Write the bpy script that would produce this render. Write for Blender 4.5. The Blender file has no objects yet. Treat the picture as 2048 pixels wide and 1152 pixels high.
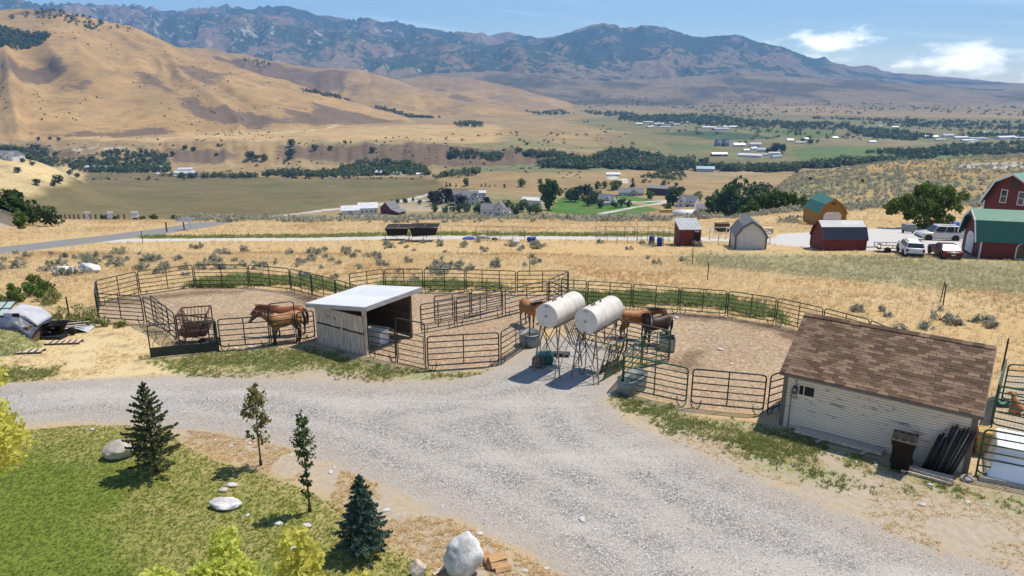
import bpy, bmesh, math, random
import numpy as np
from mathutils import Vector, Matrix, Euler

scene = bpy.context.scene
COL = scene.collection
R = math.radians

# ------------------------------------------------------------------ camera, sky, sun, exposure
CAM_H = 11.0                      # drone height above the yard, metres
FPX = 1400.0                      # focal length in pixels of a 2048 px wide frame
PITCH = math.atan((576 - 170) / FPX)
cam_d = bpy.data.cameras.new('camera')
cam_d.sensor_width = 36.0
cam_d.lens = 36.0 * FPX / 2048.0
cam_d.clip_start = 0.3
cam_d.clip_end = 60000.0
cam = bpy.data.objects.new('camera', cam_d)
COL.objects.link(cam)
cam.location = (0, 0, CAM_H)
cam.rotation_euler = (math.pi / 2 - PITCH, 0, 0)
scene.camera = cam

SUN_EL, SUN_AZ = R(64), R(62)     # azimuth clockwise from +Y
world = bpy.data.worlds.new('World')
scene.world = world
world.use_nodes = True
wt = world.node_tree
for n in list(wt.nodes):
    wt.nodes.remove(n)
def wn(kind, **kw):
    n = wt.nodes.new(kind)
    for k, v in kw.items():
        setattr(n, k, v)
    return n
w_out = wn('ShaderNodeOutputWorld')
w_bg = wn('ShaderNodeBackground')
w_bg.inputs['Strength'].default_value = 0.135
w_sky = wn('ShaderNodeTexSky', sky_type='NISHITA', sun_disc=False)
w_sky.sun_elevation = SUN_EL
w_sky.sun_rotation = SUN_AZ
w_sky.altitude = 2500
w_sky.air_density = 1.2
w_sky.dust_density = 0.0
w_sky.ozone_density = 5.0
def wmath(op, a, b=None, c=None, clamp=False):
    n = wn('ShaderNodeMath', operation=op, use_clamp=clamp)
    for i, x in enumerate((a, b, c)):
        if x is None:
            continue
        if isinstance(x, (int, float)):
            n.inputs[i].default_value = x
        else:
            wt.links.new(x, n.inputs[i])
    return n.outputs[0]
w_tc = wn('ShaderNodeTexCoord')
w_sep = wn('ShaderNodeSeparateXYZ')
wt.links.new(w_tc.outputs['Generated'], w_sep.inputs[0])
wx, wy, wz = w_sep.outputs
az = wmath('ARCTAN2', wx, wy)
hor = wmath('SQRT', wmath('ADD', wmath('MULTIPLY', wx, wx), wmath('MULTIPLY', wy, wy)))
el = wmath('ARCTAN2', wz, hor)
w_cmb = wn('ShaderNodeCombineXYZ')
wt.links.new(wmath('MULTIPLY', az, 26.0), w_cmb.inputs[0])
wt.links.new(wmath('MULTIPLY', el, 62.0), w_cmb.inputs[1])
w_nz = wn('ShaderNodeTexNoise')
w_nz.inputs['Scale'].default_value = 1.0
w_nz.inputs['Detail'].default_value = 9.0
w_nz.inputs['Roughness'].default_value = 0.55
wt.links.new(w_cmb.outputs[0], w_nz.inputs['Vector'])
# cumulus heads standing on the horizon, all round the compass; (azimuth, elevation, half width, half height)
heads = [(0.405, 0.048, 0.052, 0.018), (0.56, 0.028, 0.065, 0.020), (0.655, 0.016, 0.05, 0.020),
         (-1.1, 0.05, 0.1, 0.022), (1.25, 0.05, 0.12, 0.024), (2.2, 0.05, 0.1, 0.02), (-2.4, 0.05, 0.1, 0.02)]
cm = None
for (a0, e0, wa, we) in heads:
    da = wmath('DIVIDE', wmath('SUBTRACT', az, a0), wa)
    de = wmath('DIVIDE', wmath('SUBTRACT', el, e0), we)
    g = wmath('SUBTRACT', 1.0, wmath('SQRT', wmath('ADD', wmath('MULTIPLY', da, da), wmath('MULTIPLY', de, de))))
    cm = g if cm is None else wmath('MAXIMUM', cm, g)
cum = wmath('ADD', cm, wmath('MULTIPLY', wmath('SUBTRACT', w_nz.outputs['Fac'], 0.55), 3.0))
w_mr = wn('ShaderNodeMapRange', interpolation_type='SMOOTHSTEP')
wt.links.new(cum, w_mr.inputs[0])
w_mr.inputs[1].default_value = -0.35
w_mr.inputs[2].default_value = 0.75
w_mr.inputs[3].default_value = 0.0
w_mr.inputs[4].default_value = 0.85
# thin cirrus streaks
w_cmb2 = wn('ShaderNodeCombineXYZ')
wt.links.new(wmath('ADD', wmath('MULTIPLY', az, 3.0), wmath('MULTIPLY', el, 9.0)), w_cmb2.inputs[0])
wt.links.new(wmath('MULTIPLY', wmath('ADD', el, wmath('MULTIPLY', az, 0.12)), 46.0), w_cmb2.inputs[1])
w_nz2 = wn('ShaderNodeTexNoise')
w_nz2.inputs['Scale'].default_value = 1.0
w_nz2.inputs['Detail'].default_value = 5.0
wt.links.new(w_cmb2.outputs[0], w_nz2.inputs['Vector'])
w_mr2 = wn('ShaderNodeMapRange', interpolation_type='SMOOTHSTEP')
wt.links.new(w_nz2.outputs['Fac'], w_mr2.inputs[0])
w_mr2.inputs[1].default_value = 0.5
w_mr2.inputs[2].default_value = 0.82
w_mr2.inputs[4].default_value = 0.22
cov = wmath('MAXIMUM', w_mr.outputs[0], w_mr2.outputs[0])
w_mix = wn('ShaderNodeMix', data_type='RGBA')
wt.links.new(cov, w_mix.inputs[0])
wt.links.new(w_sky.outputs[0], w_mix.inputs[6])
w_mix.inputs[7].default_value = (17.0, 17.2, 17.5, 1)
wt.links.new(w_mix.outputs[2], w_bg.inputs['Color'])
wt.links.new(w_bg.outputs[0], w_out.inputs['Surface'])

sun_d = bpy.data.lights.new('sun', 'SUN')
sun_d.energy = 4.6
sun_d.angle = R(0.5)
sun_d.color = (1.0, 0.925, 0.80)
sun = bpy.data.objects.new('sun', sun_d)
COL.objects.link(sun)
sun_dir = Vector((math.sin(SUN_AZ) * math.cos(SUN_EL), math.cos(SUN_AZ) * math.cos(SUN_EL), math.sin(SUN_EL)))
sun.rotation_euler = sun_dir.to_track_quat('Z', 'Y').to_euler()
sun.location = (20, 20, 60)

scene.view_settings.view_transform = 'Standard'
scene.view_settings.look = 'None'
scene.view_settings.gamma = 1.0
scene.view_settings.use_curve_mapping = False
scene.view_settings.exposure = 0.27
scene.render.engine = 'CYCLES'
scene.cycles.use_denoising = True
scene.cycles.max_bounces = 6
scene.cycles.transparent_max_bounces = 8
scene.cycles.volume_bounces = 0
scene.render.film_transparent = False

# ------------------------------------------------------------------ helpers
rng = np.random.default_rng(7)
random.seed(7)
SP, CP = math.sin(PITCH), math.cos(PITCH)

def zof(v, y):
    """height seen at photo row v at distance y"""
    return CAM_H + y * np.tan(np.arctan((576 - np.asarray(v, float)) / FPX) - PITCH)
def xof(u, y, z):
    return (np.asarray(u, float) - 1024) / FPX * (y * CP - (z - CAM_H) * SP)

def _hash(ix, iy, seed):
    h = (ix.astype(np.int64) * 374761393 + iy.astype(np.int64) * 668265263 + seed * 974634541) & 0xffffffff
    h = ((h ^ (h >> 13)) * 1274126177) & 0xffffffff
    return ((h ^ (h >> 16)) & 0xffffff) / float(0xffffff)
def vnoise(x, y, seed=0):
    x = np.asarray(x, float); y = np.asarray(y, float)
    ix = np.floor(x); iy = np.floor(y)
    fx = x - ix; fy = y - iy
    fx = fx * fx * fx * (fx * (fx * 6 - 15) + 10); fy = fy * fy * fy * (fy * (fy * 6 - 15) + 10)
    ix = ix.astype(np.int64); iy = iy.astype(np.int64)
    a = _hash(ix, iy, seed); b = _hash(ix + 1, iy, seed); c = _hash(ix, iy + 1, seed); d = _hash(ix + 1, iy + 1, seed)
    return (a * (1 - fx) + b * fx) * (1 - fy) + (c * (1 - fx) + d * fx) * fy
def fbm(x, y, oct=4, seed=0, gain=0.5):
    s = 0; a = 1.0; t = 0
    for i in range(oct):
        s = s + a * (vnoise(x, y, seed + i * 17) * 2 - 1); t += a
        x = x * 2.03 + 11.3; y = y * 2.03 + 5.7; a *= gain
    return s / t
def ridged(x, y, oct=4, seed=0, gain=0.5):
    s = 0; a = 1.0; t = 0
    for i in range(oct):
        s = s + a * (1 - np.abs(vnoise(x, y, seed + i * 17) * 2 - 1) * 1.7); t += a
        x = x * 2.07 + 3.3; y = y * 2.07 + 9.7; a *= gain
    return s / t
def sstep(a, b, x):
    t = np.clip((np.asarray(x, float) - a) / (b - a), 0, 1)
    return t * t * (3 - 2 * t)

def sd_poly(px, py, poly):
    """signed distance to a polygon, positive inside"""
    poly = np.asarray(poly, float)
    n = len(poly)
    d2 = np.full(px.shape, 1e18); ins = np.zeros(px.shape, bool)
    for i in range(n):
        ax, ay = poly[i]; bx, by = poly[(i + 1) % n]
        ex, ey = bx - ax, by - ay
        wx_, wy_ = px - ax, py - ay
        t = np.clip((wx_ * ex + wy_ * ey) / max(ex * ex + ey * ey, 1e-12), 0, 1)
        d2 = np.minimum(d2, (wx_ - ex * t) ** 2 + (wy_ - ey * t) ** 2)
        cond = (ay > py) != (by > py)
        with np.errstate(divide='ignore', invalid='ignore'):
            xi = (bx - ax) * (py - ay) / (by - ay if by != ay else 1e-12) + ax
        ins ^= cond & (px < xi)
    d = np.sqrt(d2)
    return np.where(ins, d, -d)
def sd_line(px, py, pts):
    pts = np.asarray(pts, float); d2 = np.full(px.shape, 1e18)
    for i in range(len(pts) - 1):
        ax, ay = pts[i]; bx, by = pts[i + 1]
        ex, ey = bx - ax, by - ay
        wx_, wy_ = px - ax, py - ay
        t = np.clip((wx_ * ex + wy_ * ey) / max(ex * ex + ey * ey, 1e-12), 0, 1)
        d2 = np.minimum(d2, (wx_ - ex * t) ** 2 + (wy_ - ey * t) ** 2)
    return np.sqrt(d2)

# ---------------- mesh collecting
class MB:
    def __init__(s):
        s.v = []; s.f = []; s.n = 0; s.attr = []
    def add(s, verts, faces, a=0.0):
        verts = [tuple(map(float, q)) for q in verts]
        s.v.extend(verts); s.attr.extend([a] * len(verts))
        o = s.n
        s.f.extend([tuple(i + o for i in f) for f in faces])
        s.n += len(verts)
        return s
    def box(s, c, size, rz=0.0, rot=None, a=0.0):
        hx, hy, hz = size[0] / 2, size[1] / 2, size[2] / 2
        vs = [(x, y, z) for z in (-hz, hz) for y in (-hy, hy) for x in (-hx, hx)]
        M = rot if rot is not None else Matrix.Rotation(rz, 3, 'Z')
        vs = [M @ Vector(q) + Vector(c) for q in vs]
        return s.add(vs, [(0, 2, 3, 1), (4, 5, 7, 6), (0, 1, 5, 4), (2, 6, 7, 3), (0, 4, 6, 2), (1, 3, 7, 5)], a)
    def bbox(s, lo, hi, a=0.0):
        return s.box([(lo[i] + hi[i]) / 2 for i in range(3)], [hi[i] - lo[i] for i in range(3)], a=a)
    def beam(s, p0, p1, w, h, up=(0, 0, 1)):
        p0 = Vector(p0); p1 = Vector(p1); d = p1 - p0; L = d.length
        x = d.normalized(); upv = Vector(up)
        if abs(x.dot(upv)) > 0.98:
            upv = Vector((0, 1, 0))
        y = upv.cross(x).normalized(); z = x.cross(y)
        M = Matrix((x, y, z)).transposed()
        return s.box((p0 + p1) / 2, (L, w, h), rot=M)
    def tube(s, pts, r, n=6, cap=True, closed=False, ell=None):
        pts = [Vector(p) for p in pts]
        rs = r if isinstance(r, (list, tuple, np.ndarray)) else [r] * len(pts)
        rings = []; m = len(pts)
        prev = None
        for i, p in enumerate(pts):
            if closed:
                t = pts[(i + 1) % m] - pts[i - 1]
            else:
                t = (pts[min(i + 1, m - 1)] - pts[max(i - 1, 0)])
            if t.length < 1e-9:
                t = Vector((0, 0, 1))
            t.normalize()
            if prev is None:
                a_ = Vector((0, 0, 1)) if abs(t.z) < 0.9 else Vector((1, 0, 0))
                x = a_.cross(t).normalized()
            else:
                x = (prev - t * prev.dot(t))
                x = x.normalized() if x.length > 1e-6 else Vector((1, 0, 0))
            prev = x
            y = t.cross(x)
            ring = []
            for k in range(n):
                an = 2 * math.pi * k / n
                ex, ey = (1, 1) if ell is None else ell[i]
                ring.append(p + x * math.cos(an) * rs[i] * ex + y * math.sin(an) * rs[i] * ey)
            rings.append(ring)
        vs = [q for ring in rings for q in ring]
        fs = []
        for i in range(m if closed else m - 1):
            j = (i + 1) % m
            for k in range(n):
                k2 = (k + 1) % n
                fs.append((i * n + k, i * n + k2, j * n + k2, j * n + k))
        if cap and not closed:
            fs.append(tuple(reversed(range(n)))); fs.append(tuple(range((m - 1) * n, m * n)))
        return s.add(vs, fs)
    def lathe(s, prof, n=16, c=(0, 0, 0), sx=1.0, sy=1.0, axis=None):
        """prof: [(r,z)], revolved about z"""
        vs = []; m = len(prof)
        for (r, z) in prof:
            for k in range(n):
                an = 2 * math.pi * k / n
                vs.append(Vector((r * math.cos(an) * sx, r * math.sin(an) * sy, z)))
        fs = []
        for i in range(m - 1):
            for k in range(n):
                k2 = (k + 1) % n
                fs.append((i * n + k, i * n + k2, (i + 1) * n + k2, (i + 1) * n + k))
        if prof[0][0] > 1e-6:
            fs.append(tuple(reversed(range(n))))
        if prof[-1][0] > 1e-6:
            fs.append(tuple(range((m - 1) * n, m * n)))
        if axis is not None:
            q = Vector((0, 0, 1)).rotation_difference(Vector(axis).normalized()).to_matrix()
            vs = [q @ p for p in vs]
        vs = [p + Vector(c) for p in vs]
        return s.add(vs, fs)
    def prism(s, poly, y0, y1, plane='xz', M=None):
        """extrude a 2d polygon (x,z) along y (plane xz), or (y,z) along x, or (x,y) along z"""
        n = len(poly)
        def P(p, t):
            q = {'xz': (p[0], t, p[1]), 'yz': (t, p[0], p[1]), 'xy': (p[0], p[1], t)}[plane]
            return M @ Vector(q) if M is not None else Vector(q)
        vs = [P(p, y0) for p in poly] + [P(p, y1) for p in poly]
        fs = [tuple(range(n)), tuple(range(2 * n - 1, n - 1, -1))]
        for i in range(n):
            j = (i + 1) % n
            fs.append((i, i + n, j + n, j))
        return s.add(vs, fs)
    def slab(s, quad, t):
        """thick plate from four corners, thickness t downward along its normal"""
        q = [Vector(p) for p in quad]
        nrm = (q[1] - q[0]).cross(q[3] - q[0]).normalized()
        vs = q + [p - nrm * t for p in q]
        return s.add(vs, [(0, 1, 2, 3), (7, 6, 5, 4), (0, 4, 5, 1), (1, 5, 6, 2), (2, 6, 7, 3), (3, 7, 4, 0)])
    def mesh(s, name, smooth=False):
        me = bpy.data.meshes.new(name)
        me.from_pydata(s.v, [], s.f)
        bm = bmesh.new(); bm.from_mesh(me)
        bmesh.ops.recalc_face_normals(bm, faces=bm.faces)
        bm.to_mesh(me); bm.free()
        if any(s.attr):
            at = me.attributes.new('var', 'FLOAT', 'POINT')
            at.data.foreach_set('value', np.array(s.attr, dtype=np.float32))
        if smooth:
            me.polygons.foreach_set('use_smooth', [True] * len(me.polygons))
        return me
    def build(s, name, m, parent=None, smooth=False, **kw):
        o = bpy.data.objects.new(name, s.mesh(name, smooth))
        COL.objects.link(o)
        o.data.materials.append(m)
        if parent is not None:
            o.parent = parent
        tag(o, **kw)
        return o

def tag(o, label=None, cat=None, group=None, kind=None):
    if label: o['label'] = label
    if cat: o['category'] = cat
    if group: o['group'] = group
    if kind: o['kind'] = kind
    return o
def thing(name, loc=(0, 0, 0), rz=0.0, label=None, cat=None, group=None, rot=None):
    o = bpy.data.objects.new(name, None)
    o.empty_display_size = 0.2
    COL.objects.link(o)
    o.location = loc
    o.rotation_euler = rot if rot is not None else (0, 0, rz)
    return tag(o, label, cat, group)
def copy_tree(o, parent=None):
    c = o.copy(); COL.objects.link(c); c.parent = parent
    for ch in o.children:
        copy_tree(ch, c)
    return c
def np_mesh(name, V, F, mats, var=None, smooth=False, attrs=None, kquad=4):
    """mesh from arrays: V (n,3), F (m,k)"""
    me = bpy.data.meshes.new(name)
    V = np.ascontiguousarray(V, dtype=np.float32); F = np.ascontiguousarray(F, dtype=np.int32)
    k = F.shape[1]
    me.vertices.add(len(V)); me.vertices.foreach_set('co', V.ravel())
    me.loops.add(F.size); me.loops.foreach_set('vertex_index', F.ravel())
    me.polygons.add(len(F))
    me.polygons.foreach_set('loop_start', np.arange(0, F.size, k, dtype=np.int32))
    me.polygons.foreach_set('loop_total', np.full(len(F), k, dtype=np.int32))
    if smooth:
        me.polygons.foreach_set('use_smooth', np.ones(len(F), dtype=bool))
    me.update(calc_edges=True)
    if var is not None:
        at = me.attributes.new('var', 'FLOAT', 'POINT')
        at.data.foreach_set('value', np.ascontiguousarray(var, dtype=np.float32))
    for an, av in (attrs or {}).items():
        av = np.asarray(av)
        if av.ndim == 2:
            at = me.attributes.new(an, 'FLOAT_COLOR', 'POINT')
            c4 = np.ones((len(av), 4), np.float32); c4[:, :3] = av
            at.data.foreach_set('color', c4.ravel())
        else:
            at = me.attributes.new(an, 'FLOAT', 'POINT')
            at.data.foreach_set('value', np.ascontiguousarray(av, dtype=np.float32))
    for m in (mats if isinstance(mats, (list, tuple)) else [mats]):
        me.materials.append(m)
    return me
def link_mesh(name, me, parent=None, **kw):
    o = bpy.data.objects.new(name, me); COL.objects.link(o)
    if parent is not None: o.parent = parent
    return tag(o, **kw)

# ---------------- materials
class NT:
    def __init__(s, name):
        s.m = bpy.data.materials.new(name); s.m.use_nodes = True
        s.t = s.m.node_tree
        for n in list(s.t.nodes): s.t.nodes.remove(n)
        s.out = s.n('ShaderNodeOutputMaterial')
    def n(s, kind, **kw):
        x = s.t.nodes.new(kind)
        for k, v in kw.items(): setattr(x, k, v)
        return x
    def link(s, a, b): s.t.links.new(a, b)
    def set(s, sock, v):
        if isinstance(v, bpy.types.NodeSocket): s.link(v, sock)
        elif isinstance(v, (tuple, list)) and len(v) == 3 and sock.type == 'RGBA': sock.default_value = (*v, 1)
        else: sock.default_value = v
    def math(s, op, a, b=None, clamp=False):
        x = s.n('ShaderNodeMath', operation=op, use_clamp=clamp)
        s.set(x.inputs[0], a)
        if b is not None: s.set(x.inputs[1], b)
        return x.outputs[0]
    def mix(s, f, a, b, blend='MIX'):
        x = s.n('ShaderNodeMix', data_type='RGBA', blend_type=blend)
        s.set(x.inputs[0], f); s.set(x.inputs[6], a); s.set(x.inputs[7], b)
        return x.outputs[2]
    def mr(s, f, a, b, c=0.0, d=1.0, smooth=True):
        x = s.n('ShaderNodeMapRange', interpolation_type='SMOOTHSTEP' if smooth else 'LINEAR')
        s.set(x.inputs[0], f); s.set(x.inputs[1], a); s.set(x.inputs[2], b); s.set(x.inputs[3], c); s.set(x.inputs[4], d)
        return x.outputs[0]
    def coord(s, what='Object'):
        return s.n('ShaderNodeTexCoord').outputs[what]
    def pos(s):
        return s.n('ShaderNodeNewGeometry').outputs['Position']
    def noise(s, vec, scale, detail=3.0, rough=0.5, out='Fac', dist=0.0):
        x = s.n('ShaderNodeTexNoise')
        s.link(vec, x.inputs['Vector'])
        x.inputs['Scale'].default_value = scale; x.inputs['Detail'].default_value = detail
        x.inputs['Roughness'].default_value = rough; x.inputs['Distortion'].default_value = dist
        return x.outputs[out]
    def voro(s, vec, scale, out='Distance', feature='F1'):
        x = s.n('ShaderNodeTexVoronoi', feature=feature)
        s.link(vec, x.inputs['Vector']); x.inputs['Scale'].default_value = scale
        return x.outputs[out]
    def scale(s, vec, sc):
        x = s.n('ShaderNodeMapping'); s.link(vec, x.inputs['Vector']); x.inputs['Scale'].default_value = sc
        return x.outputs[0]
    def ramp(s, f, stops):
        x = s.n('ShaderNodeValToRGB'); s.link(f, x.inputs[0])
        e = x.color_ramp.elements
        while len(e) < len(stops): e.new(0.5)
        for el_, (p, c) in zip(e, stops):
            el_.position = p; el_.color = (*c, 1)
        return x.outputs[0]
    def attr(s, name, out='Fac'):
        x = s.n('ShaderNodeAttribute', attribute_name=name)
        return x.outputs[out]
    def bump(s, h, strength=0.5, dist=0.02):
        x = s.n('ShaderNodeBump'); s.link(h, x.inputs['Height'])
        x.inputs['Strength'].default_value = strength; x.inputs['Distance'].default_value = dist
        return x.outputs[0]
    def bsdf(s, col, rough=0.7, metal=0.0, normal=None, spec=0.5, trans=None, coat=0.0):
        b = s.n('ShaderNodeBsdfPrincipled')
        s.set(b.inputs['Base Color'], col); s.set(b.inputs['Roughness'], rough); s.set(b.inputs['Metallic'], metal)
        b.inputs['Specular IOR Level'].default_value = spec
        b.inputs['Coat Weight'].default_value = coat
        if normal is not None: s.link(normal, b.inputs['Normal'])
        if trans is not None:
            t = s.n('ShaderNodeBsdfTranslucent'); s.set(t.inputs['Color'], col)
            mx = s.n('ShaderNodeMixShader'); mx.inputs[0].default_value = trans
            s.link(b.outputs[0], mx.inputs[1]); s.link(t.outputs[0], mx.inputs[2])
            s.link(mx.outputs[0], s.out.inputs['Surface'])
        else:
            s.link(b.outputs[0], s.out.inputs['Surface'])
        return s.m

def simple(name, col, rough=0.7, metal=0.0, var=0.25, scale=3.0, bump=0.0, bscale=30.0, dark=None, stretch=(1, 1, 1), spec=0.4, coat=0.0):
    """plain surface with blotchy wear"""
    t = NT(name)
    oi = t.n('ShaderNodeObjectInfo').outputs['Random']
    va = t.n('ShaderNodeVectorMath', operation='ADD'); t.link(t.coord('Object'), va.inputs[0]); t.link(t.math('MULTIPLY', oi, 37.0), va.inputs[1])
    c = t.scale(va.outputs[0], stretch)
    f = t.noise(c, scale, 5.0, 0.6)
    dk = dark if dark is not None else tuple(x * (1 - var) for x in col)
    lt = tuple(min(1, x * (1 + var * 0.55)) for x in col)
    colr = t.mix(t.mr(f, 0.3, 0.72), dk, lt)
    colr = t.mix(t.mr(oi, 0, 1, 0, 0.22), colr, tuple(x * 0.72 for x in col))
    nrm = t.bump(t.noise(c, bscale, 4.0, 0.6), bump, 0.02) if bump else None
    rr = t.mr(f, 0.2, 0.8, max(0.02, rough - 0.1), min(1, rough + 0.1))
    return t.bsdf(colr, rr, metal, nrm, spec, coat=coat)
def foliage(name, dark, light, trans=0.3, rough=0.6):
    t = NT(name)
    v = t.attr('var')
    oi = t.n('ShaderNodeObjectInfo').outputs['Random']
    c = t.mix(v, dark, light)
    c = t.mix(t.mr(oi, 0, 1, 0, 0.35), c, tuple(0.5 * (a + b) * 0.75 for a, b in zip(dark, light)))
    return t.bsdf(c, rough, 0.0, None, 0.25, trans=trans)
M = {}
def deffol(k, d, l, tr=0.3): M[k] = foliage(k, d, l, tr)

# ------------------------------------------------------------------ the land as a height function (metres)
_ly = np.linspace(math.log(100), math.log(16000), 700)
def _col(pts):
    ys = np.log([p[0] for p in pts]); zs = [p[1] for p in pts]
    z = np.interp(_ly, ys, zs)
    k = np.exp(-0.5 * (np.arange(-14, 15) / 4.0) ** 2); k /= k.sum()
    zp = np.pad(z, 14, mode='edge')
    return np.convolve(zp, k, mode='valid')
_far = [(3000, -96), (4200, -90), (5200, -45), (6500, 20), (8000, 60), (16000, 120)]
_farR = [(1500, -106), (3000, -106), (4200, -100), (5200, -70), (6500, -10), (8000, 20), (16000, 40)]
_left = [(100, -9), (126, -12.6), (150, -17.5), (200, -29), (300, -50), (440, -71), (600, -84), (900, -105), (1040, -113), (1100, -110), (1185, -82), (1500, -80)] + _far
_mid = [(100, -9), (126, -12.6), (140, -15), (165, -21), (220, -40), (300, -57), (440, -70), (600, -82), (900, -106), (1000, -113), (1110, -112), (1200, -88), (1500, -88)] + _far
_midr = [(100, -9), (126, -12.6), (140, -15), (165, -21), (220, -40), (300, -57), (440, -70), (560, -78), (700, -92), (1000, -112), (1150, -112), (1300, -108)] + _farR
_r0 = [(100, -8.5), (126, -12), (145, -15.5), (200, -28), (260, -36), (330, -44), (420, -58), (560, -80), (800, -100), (1100, -112)] + _farR
_r1 = [(100, -8.2), (126, -11.4), (160, -16), (220, -22), (290, -26), (350, -29), (420, -44), (600, -80), (900, -106)] + _farR
_r2 = [(100, -8.0), (126, -10.6), (160, -14.5), (220, -19), (290, -21.5), (350, -24), (430, -42), (600, -80), (900, -106)] + _farR
_r3 = [(100, -8.0), (126, -10.2), (160, -13.5), (220, -17.5), (290, -19.5), (360, -22), (450, -40), (600, -76), (900, -106)] + _farR
_us = np.array([-900, 0, 700, 1000, 1350, 1480, 1640, 1840, 2100, 3200], float)
_cs = np.array([_col(c) for c in (_left, _left, _left, _mid, _midr, _r0, _r1, _r2, _r3, _r3)])

def near_z(x, y):
    yy = np.clip(y, 20, None)
    q = -0.0022 * (np.minimum(yy, 50) - 20) ** 2 - 0.14 * np.clip(yy - 50, 0, None)
    q = q - 0.75 * sstep(20, 29, y) * sstep(2.5, 9, x) * (1 - sstep(45, 75, y))
    q = q + 0.10 * fbm(x * 0.07, y * 0.07, 3, 5) * sstep(14, 45, y) + 0.5 * fbm(x * 0.02, y * 0.02, 2, 8) * sstep(45, 90, y)
    return q

H1_S = [(-700, 40), (-300, 30), (0, 22), (50, 17), (120, 18), (180, 27), (240, 42), (290, 55), (320, 72), (360, 92), (420, 112), (480, 132), (540, 150), (620, 176), (700, 202), (770, 222), (830, 240), (900, 262)]
H2_S = [(120, 120), (300, 100), (360, 92), (430, 98), (500, 108), (580, 126), (660, 136), (720, 139), (780, 155), (840, 178), (900, 186), (970, 197), (1040, 210), (1090, 222)]
H3_S = [(760, 160), (850, 152), (900, 152), (960, 158), (1020, 172), (1080, 190), (1140, 205), (1180, 222)]
FT_S = [(500, 150), (700, 152), (900, 146), (1000, 143), (1100, 150), (1180, 165), (1290, 158), (1420, 150), (1560, 152), (1700, 160), (1850, 170), (1960, 180), (2100, 186), (2600, 190)]
MA_S = [(-600, -60), (0, -28), (100, 2), (210, 4), (300, 18), (330, 42), (370, 28), (420, 20), (470, 28), (560, 26), (620, 48), (680, 60), (720, 60), (790, 74), (850, 66), (880, 72), (940, 92), (1000, 88), (1025, 78), (1060, 92), (1120, 115), (1190, 140), (1260, 158)]
MB_S = [(-600, -40), (0, -10), (120, 5), (200, 2), (300, 6), (370, 20), (440, 8), (470, 6), (520, 14), (560, 11), (590, 12), (640, 28), (700, 36), (730, 32), (770, 42), (800, 40), (850, 54), (900, 60), (930, 62), (965, 64), (1010, 84), (1060, 100), (1140, 130)]
MC_S = [(1000, 100), (1062, 82), (1100, 74), (1150, 58), (1185, 46), (1215, 42), (1245, 54), (1290, 47), (1320, 50), (1360, 66), (1400, 72), (1430, 69), (1470, 70), (1510, 82), (1560, 94), (1600, 108), (1640, 120), (1700, 140), (1760, 152), (1850, 166), (2000, 176), (2400, 190)]
MD_S = [(900, 90), (985, 66), (1015, 61), (1050, 70), (1080, 70), (1110, 66), (1160, 78), (1300, 90), (1500, 100), (1575, 98), (1640, 108), (1700, 118), (1760, 124), (1820, 134), (1900, 152), (1980, 160), (2048, 166), (2400, 176)]
ME_S = [(1640, 150), (1700, 142), (1770, 146), (1850, 150), (1930, 156), (2020, 166), (2100, 168), (2600, 172)]
def _ip(U, tab, k=1): return np.interp(U, [p[0] for p in tab], [p[k] for p in tab])
def layer(z0, U, y, tab, Rt, Bt, back=0.6, pw=1.0, spur=0.0, sk=0.02, seed=0, jag=0.0, Rw=0.0, cliff=1.0):
    S = _ip(U, tab)
    if jag: S = S + jag * fbm(U * 0.045, U * 0 + seed, 4, seed, 0.6)
    Rr = _ip(U, Rt) if isinstance(Rt, list) else np.full_like(U, Rt, dtype=float)
    B = _ip(U, Bt) if isinstance(Bt, list) else np.full_like(U, Bt, dtype=float)
    if Rw: Rr = Rr * (1 + Rw * fbm(U * 0.012, U * 0 + 3.1, 3, seed + 3))
    zr = zof(S, Rr)
    s = (y - B) / (Rr - B)
    f = np.where(s <= 1, np.clip(s, 0, 1) ** pw, np.clip(1 - (s - 1) / back, 0, 1) ** 1.3)
    if spur:
        wob = fbm(U * sk * 0.5, y / 900.0, 3, seed + 5) * 2.2
        n = ridged(U * sk + wob, y / (Rr * 0.55), 4, seed, 0.42)
        env = np.clip(s, 0, 1) ** (0.6 * pw) * np.clip(1.0 - s, 0, 1) ** 0.55 + 0.04 * np.clip(s, 0, 1)
        f = f + spur * (n - 0.62) * env * 1.6 * (s < 1.25)
        f = np.where(s <= 0, 0, np.maximum(f, 0))
    z = z0 + np.maximum(zr - z0, 0) * np.clip(f, 0, 1.0)
    edge = (U > tab[0][0]) & (U < tab[-1][0]) & (s > 0) & (f > 0)
    return np.where(edge, np.maximum(z0, z), z0), edge & (z > z0 + 2.0)

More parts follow.
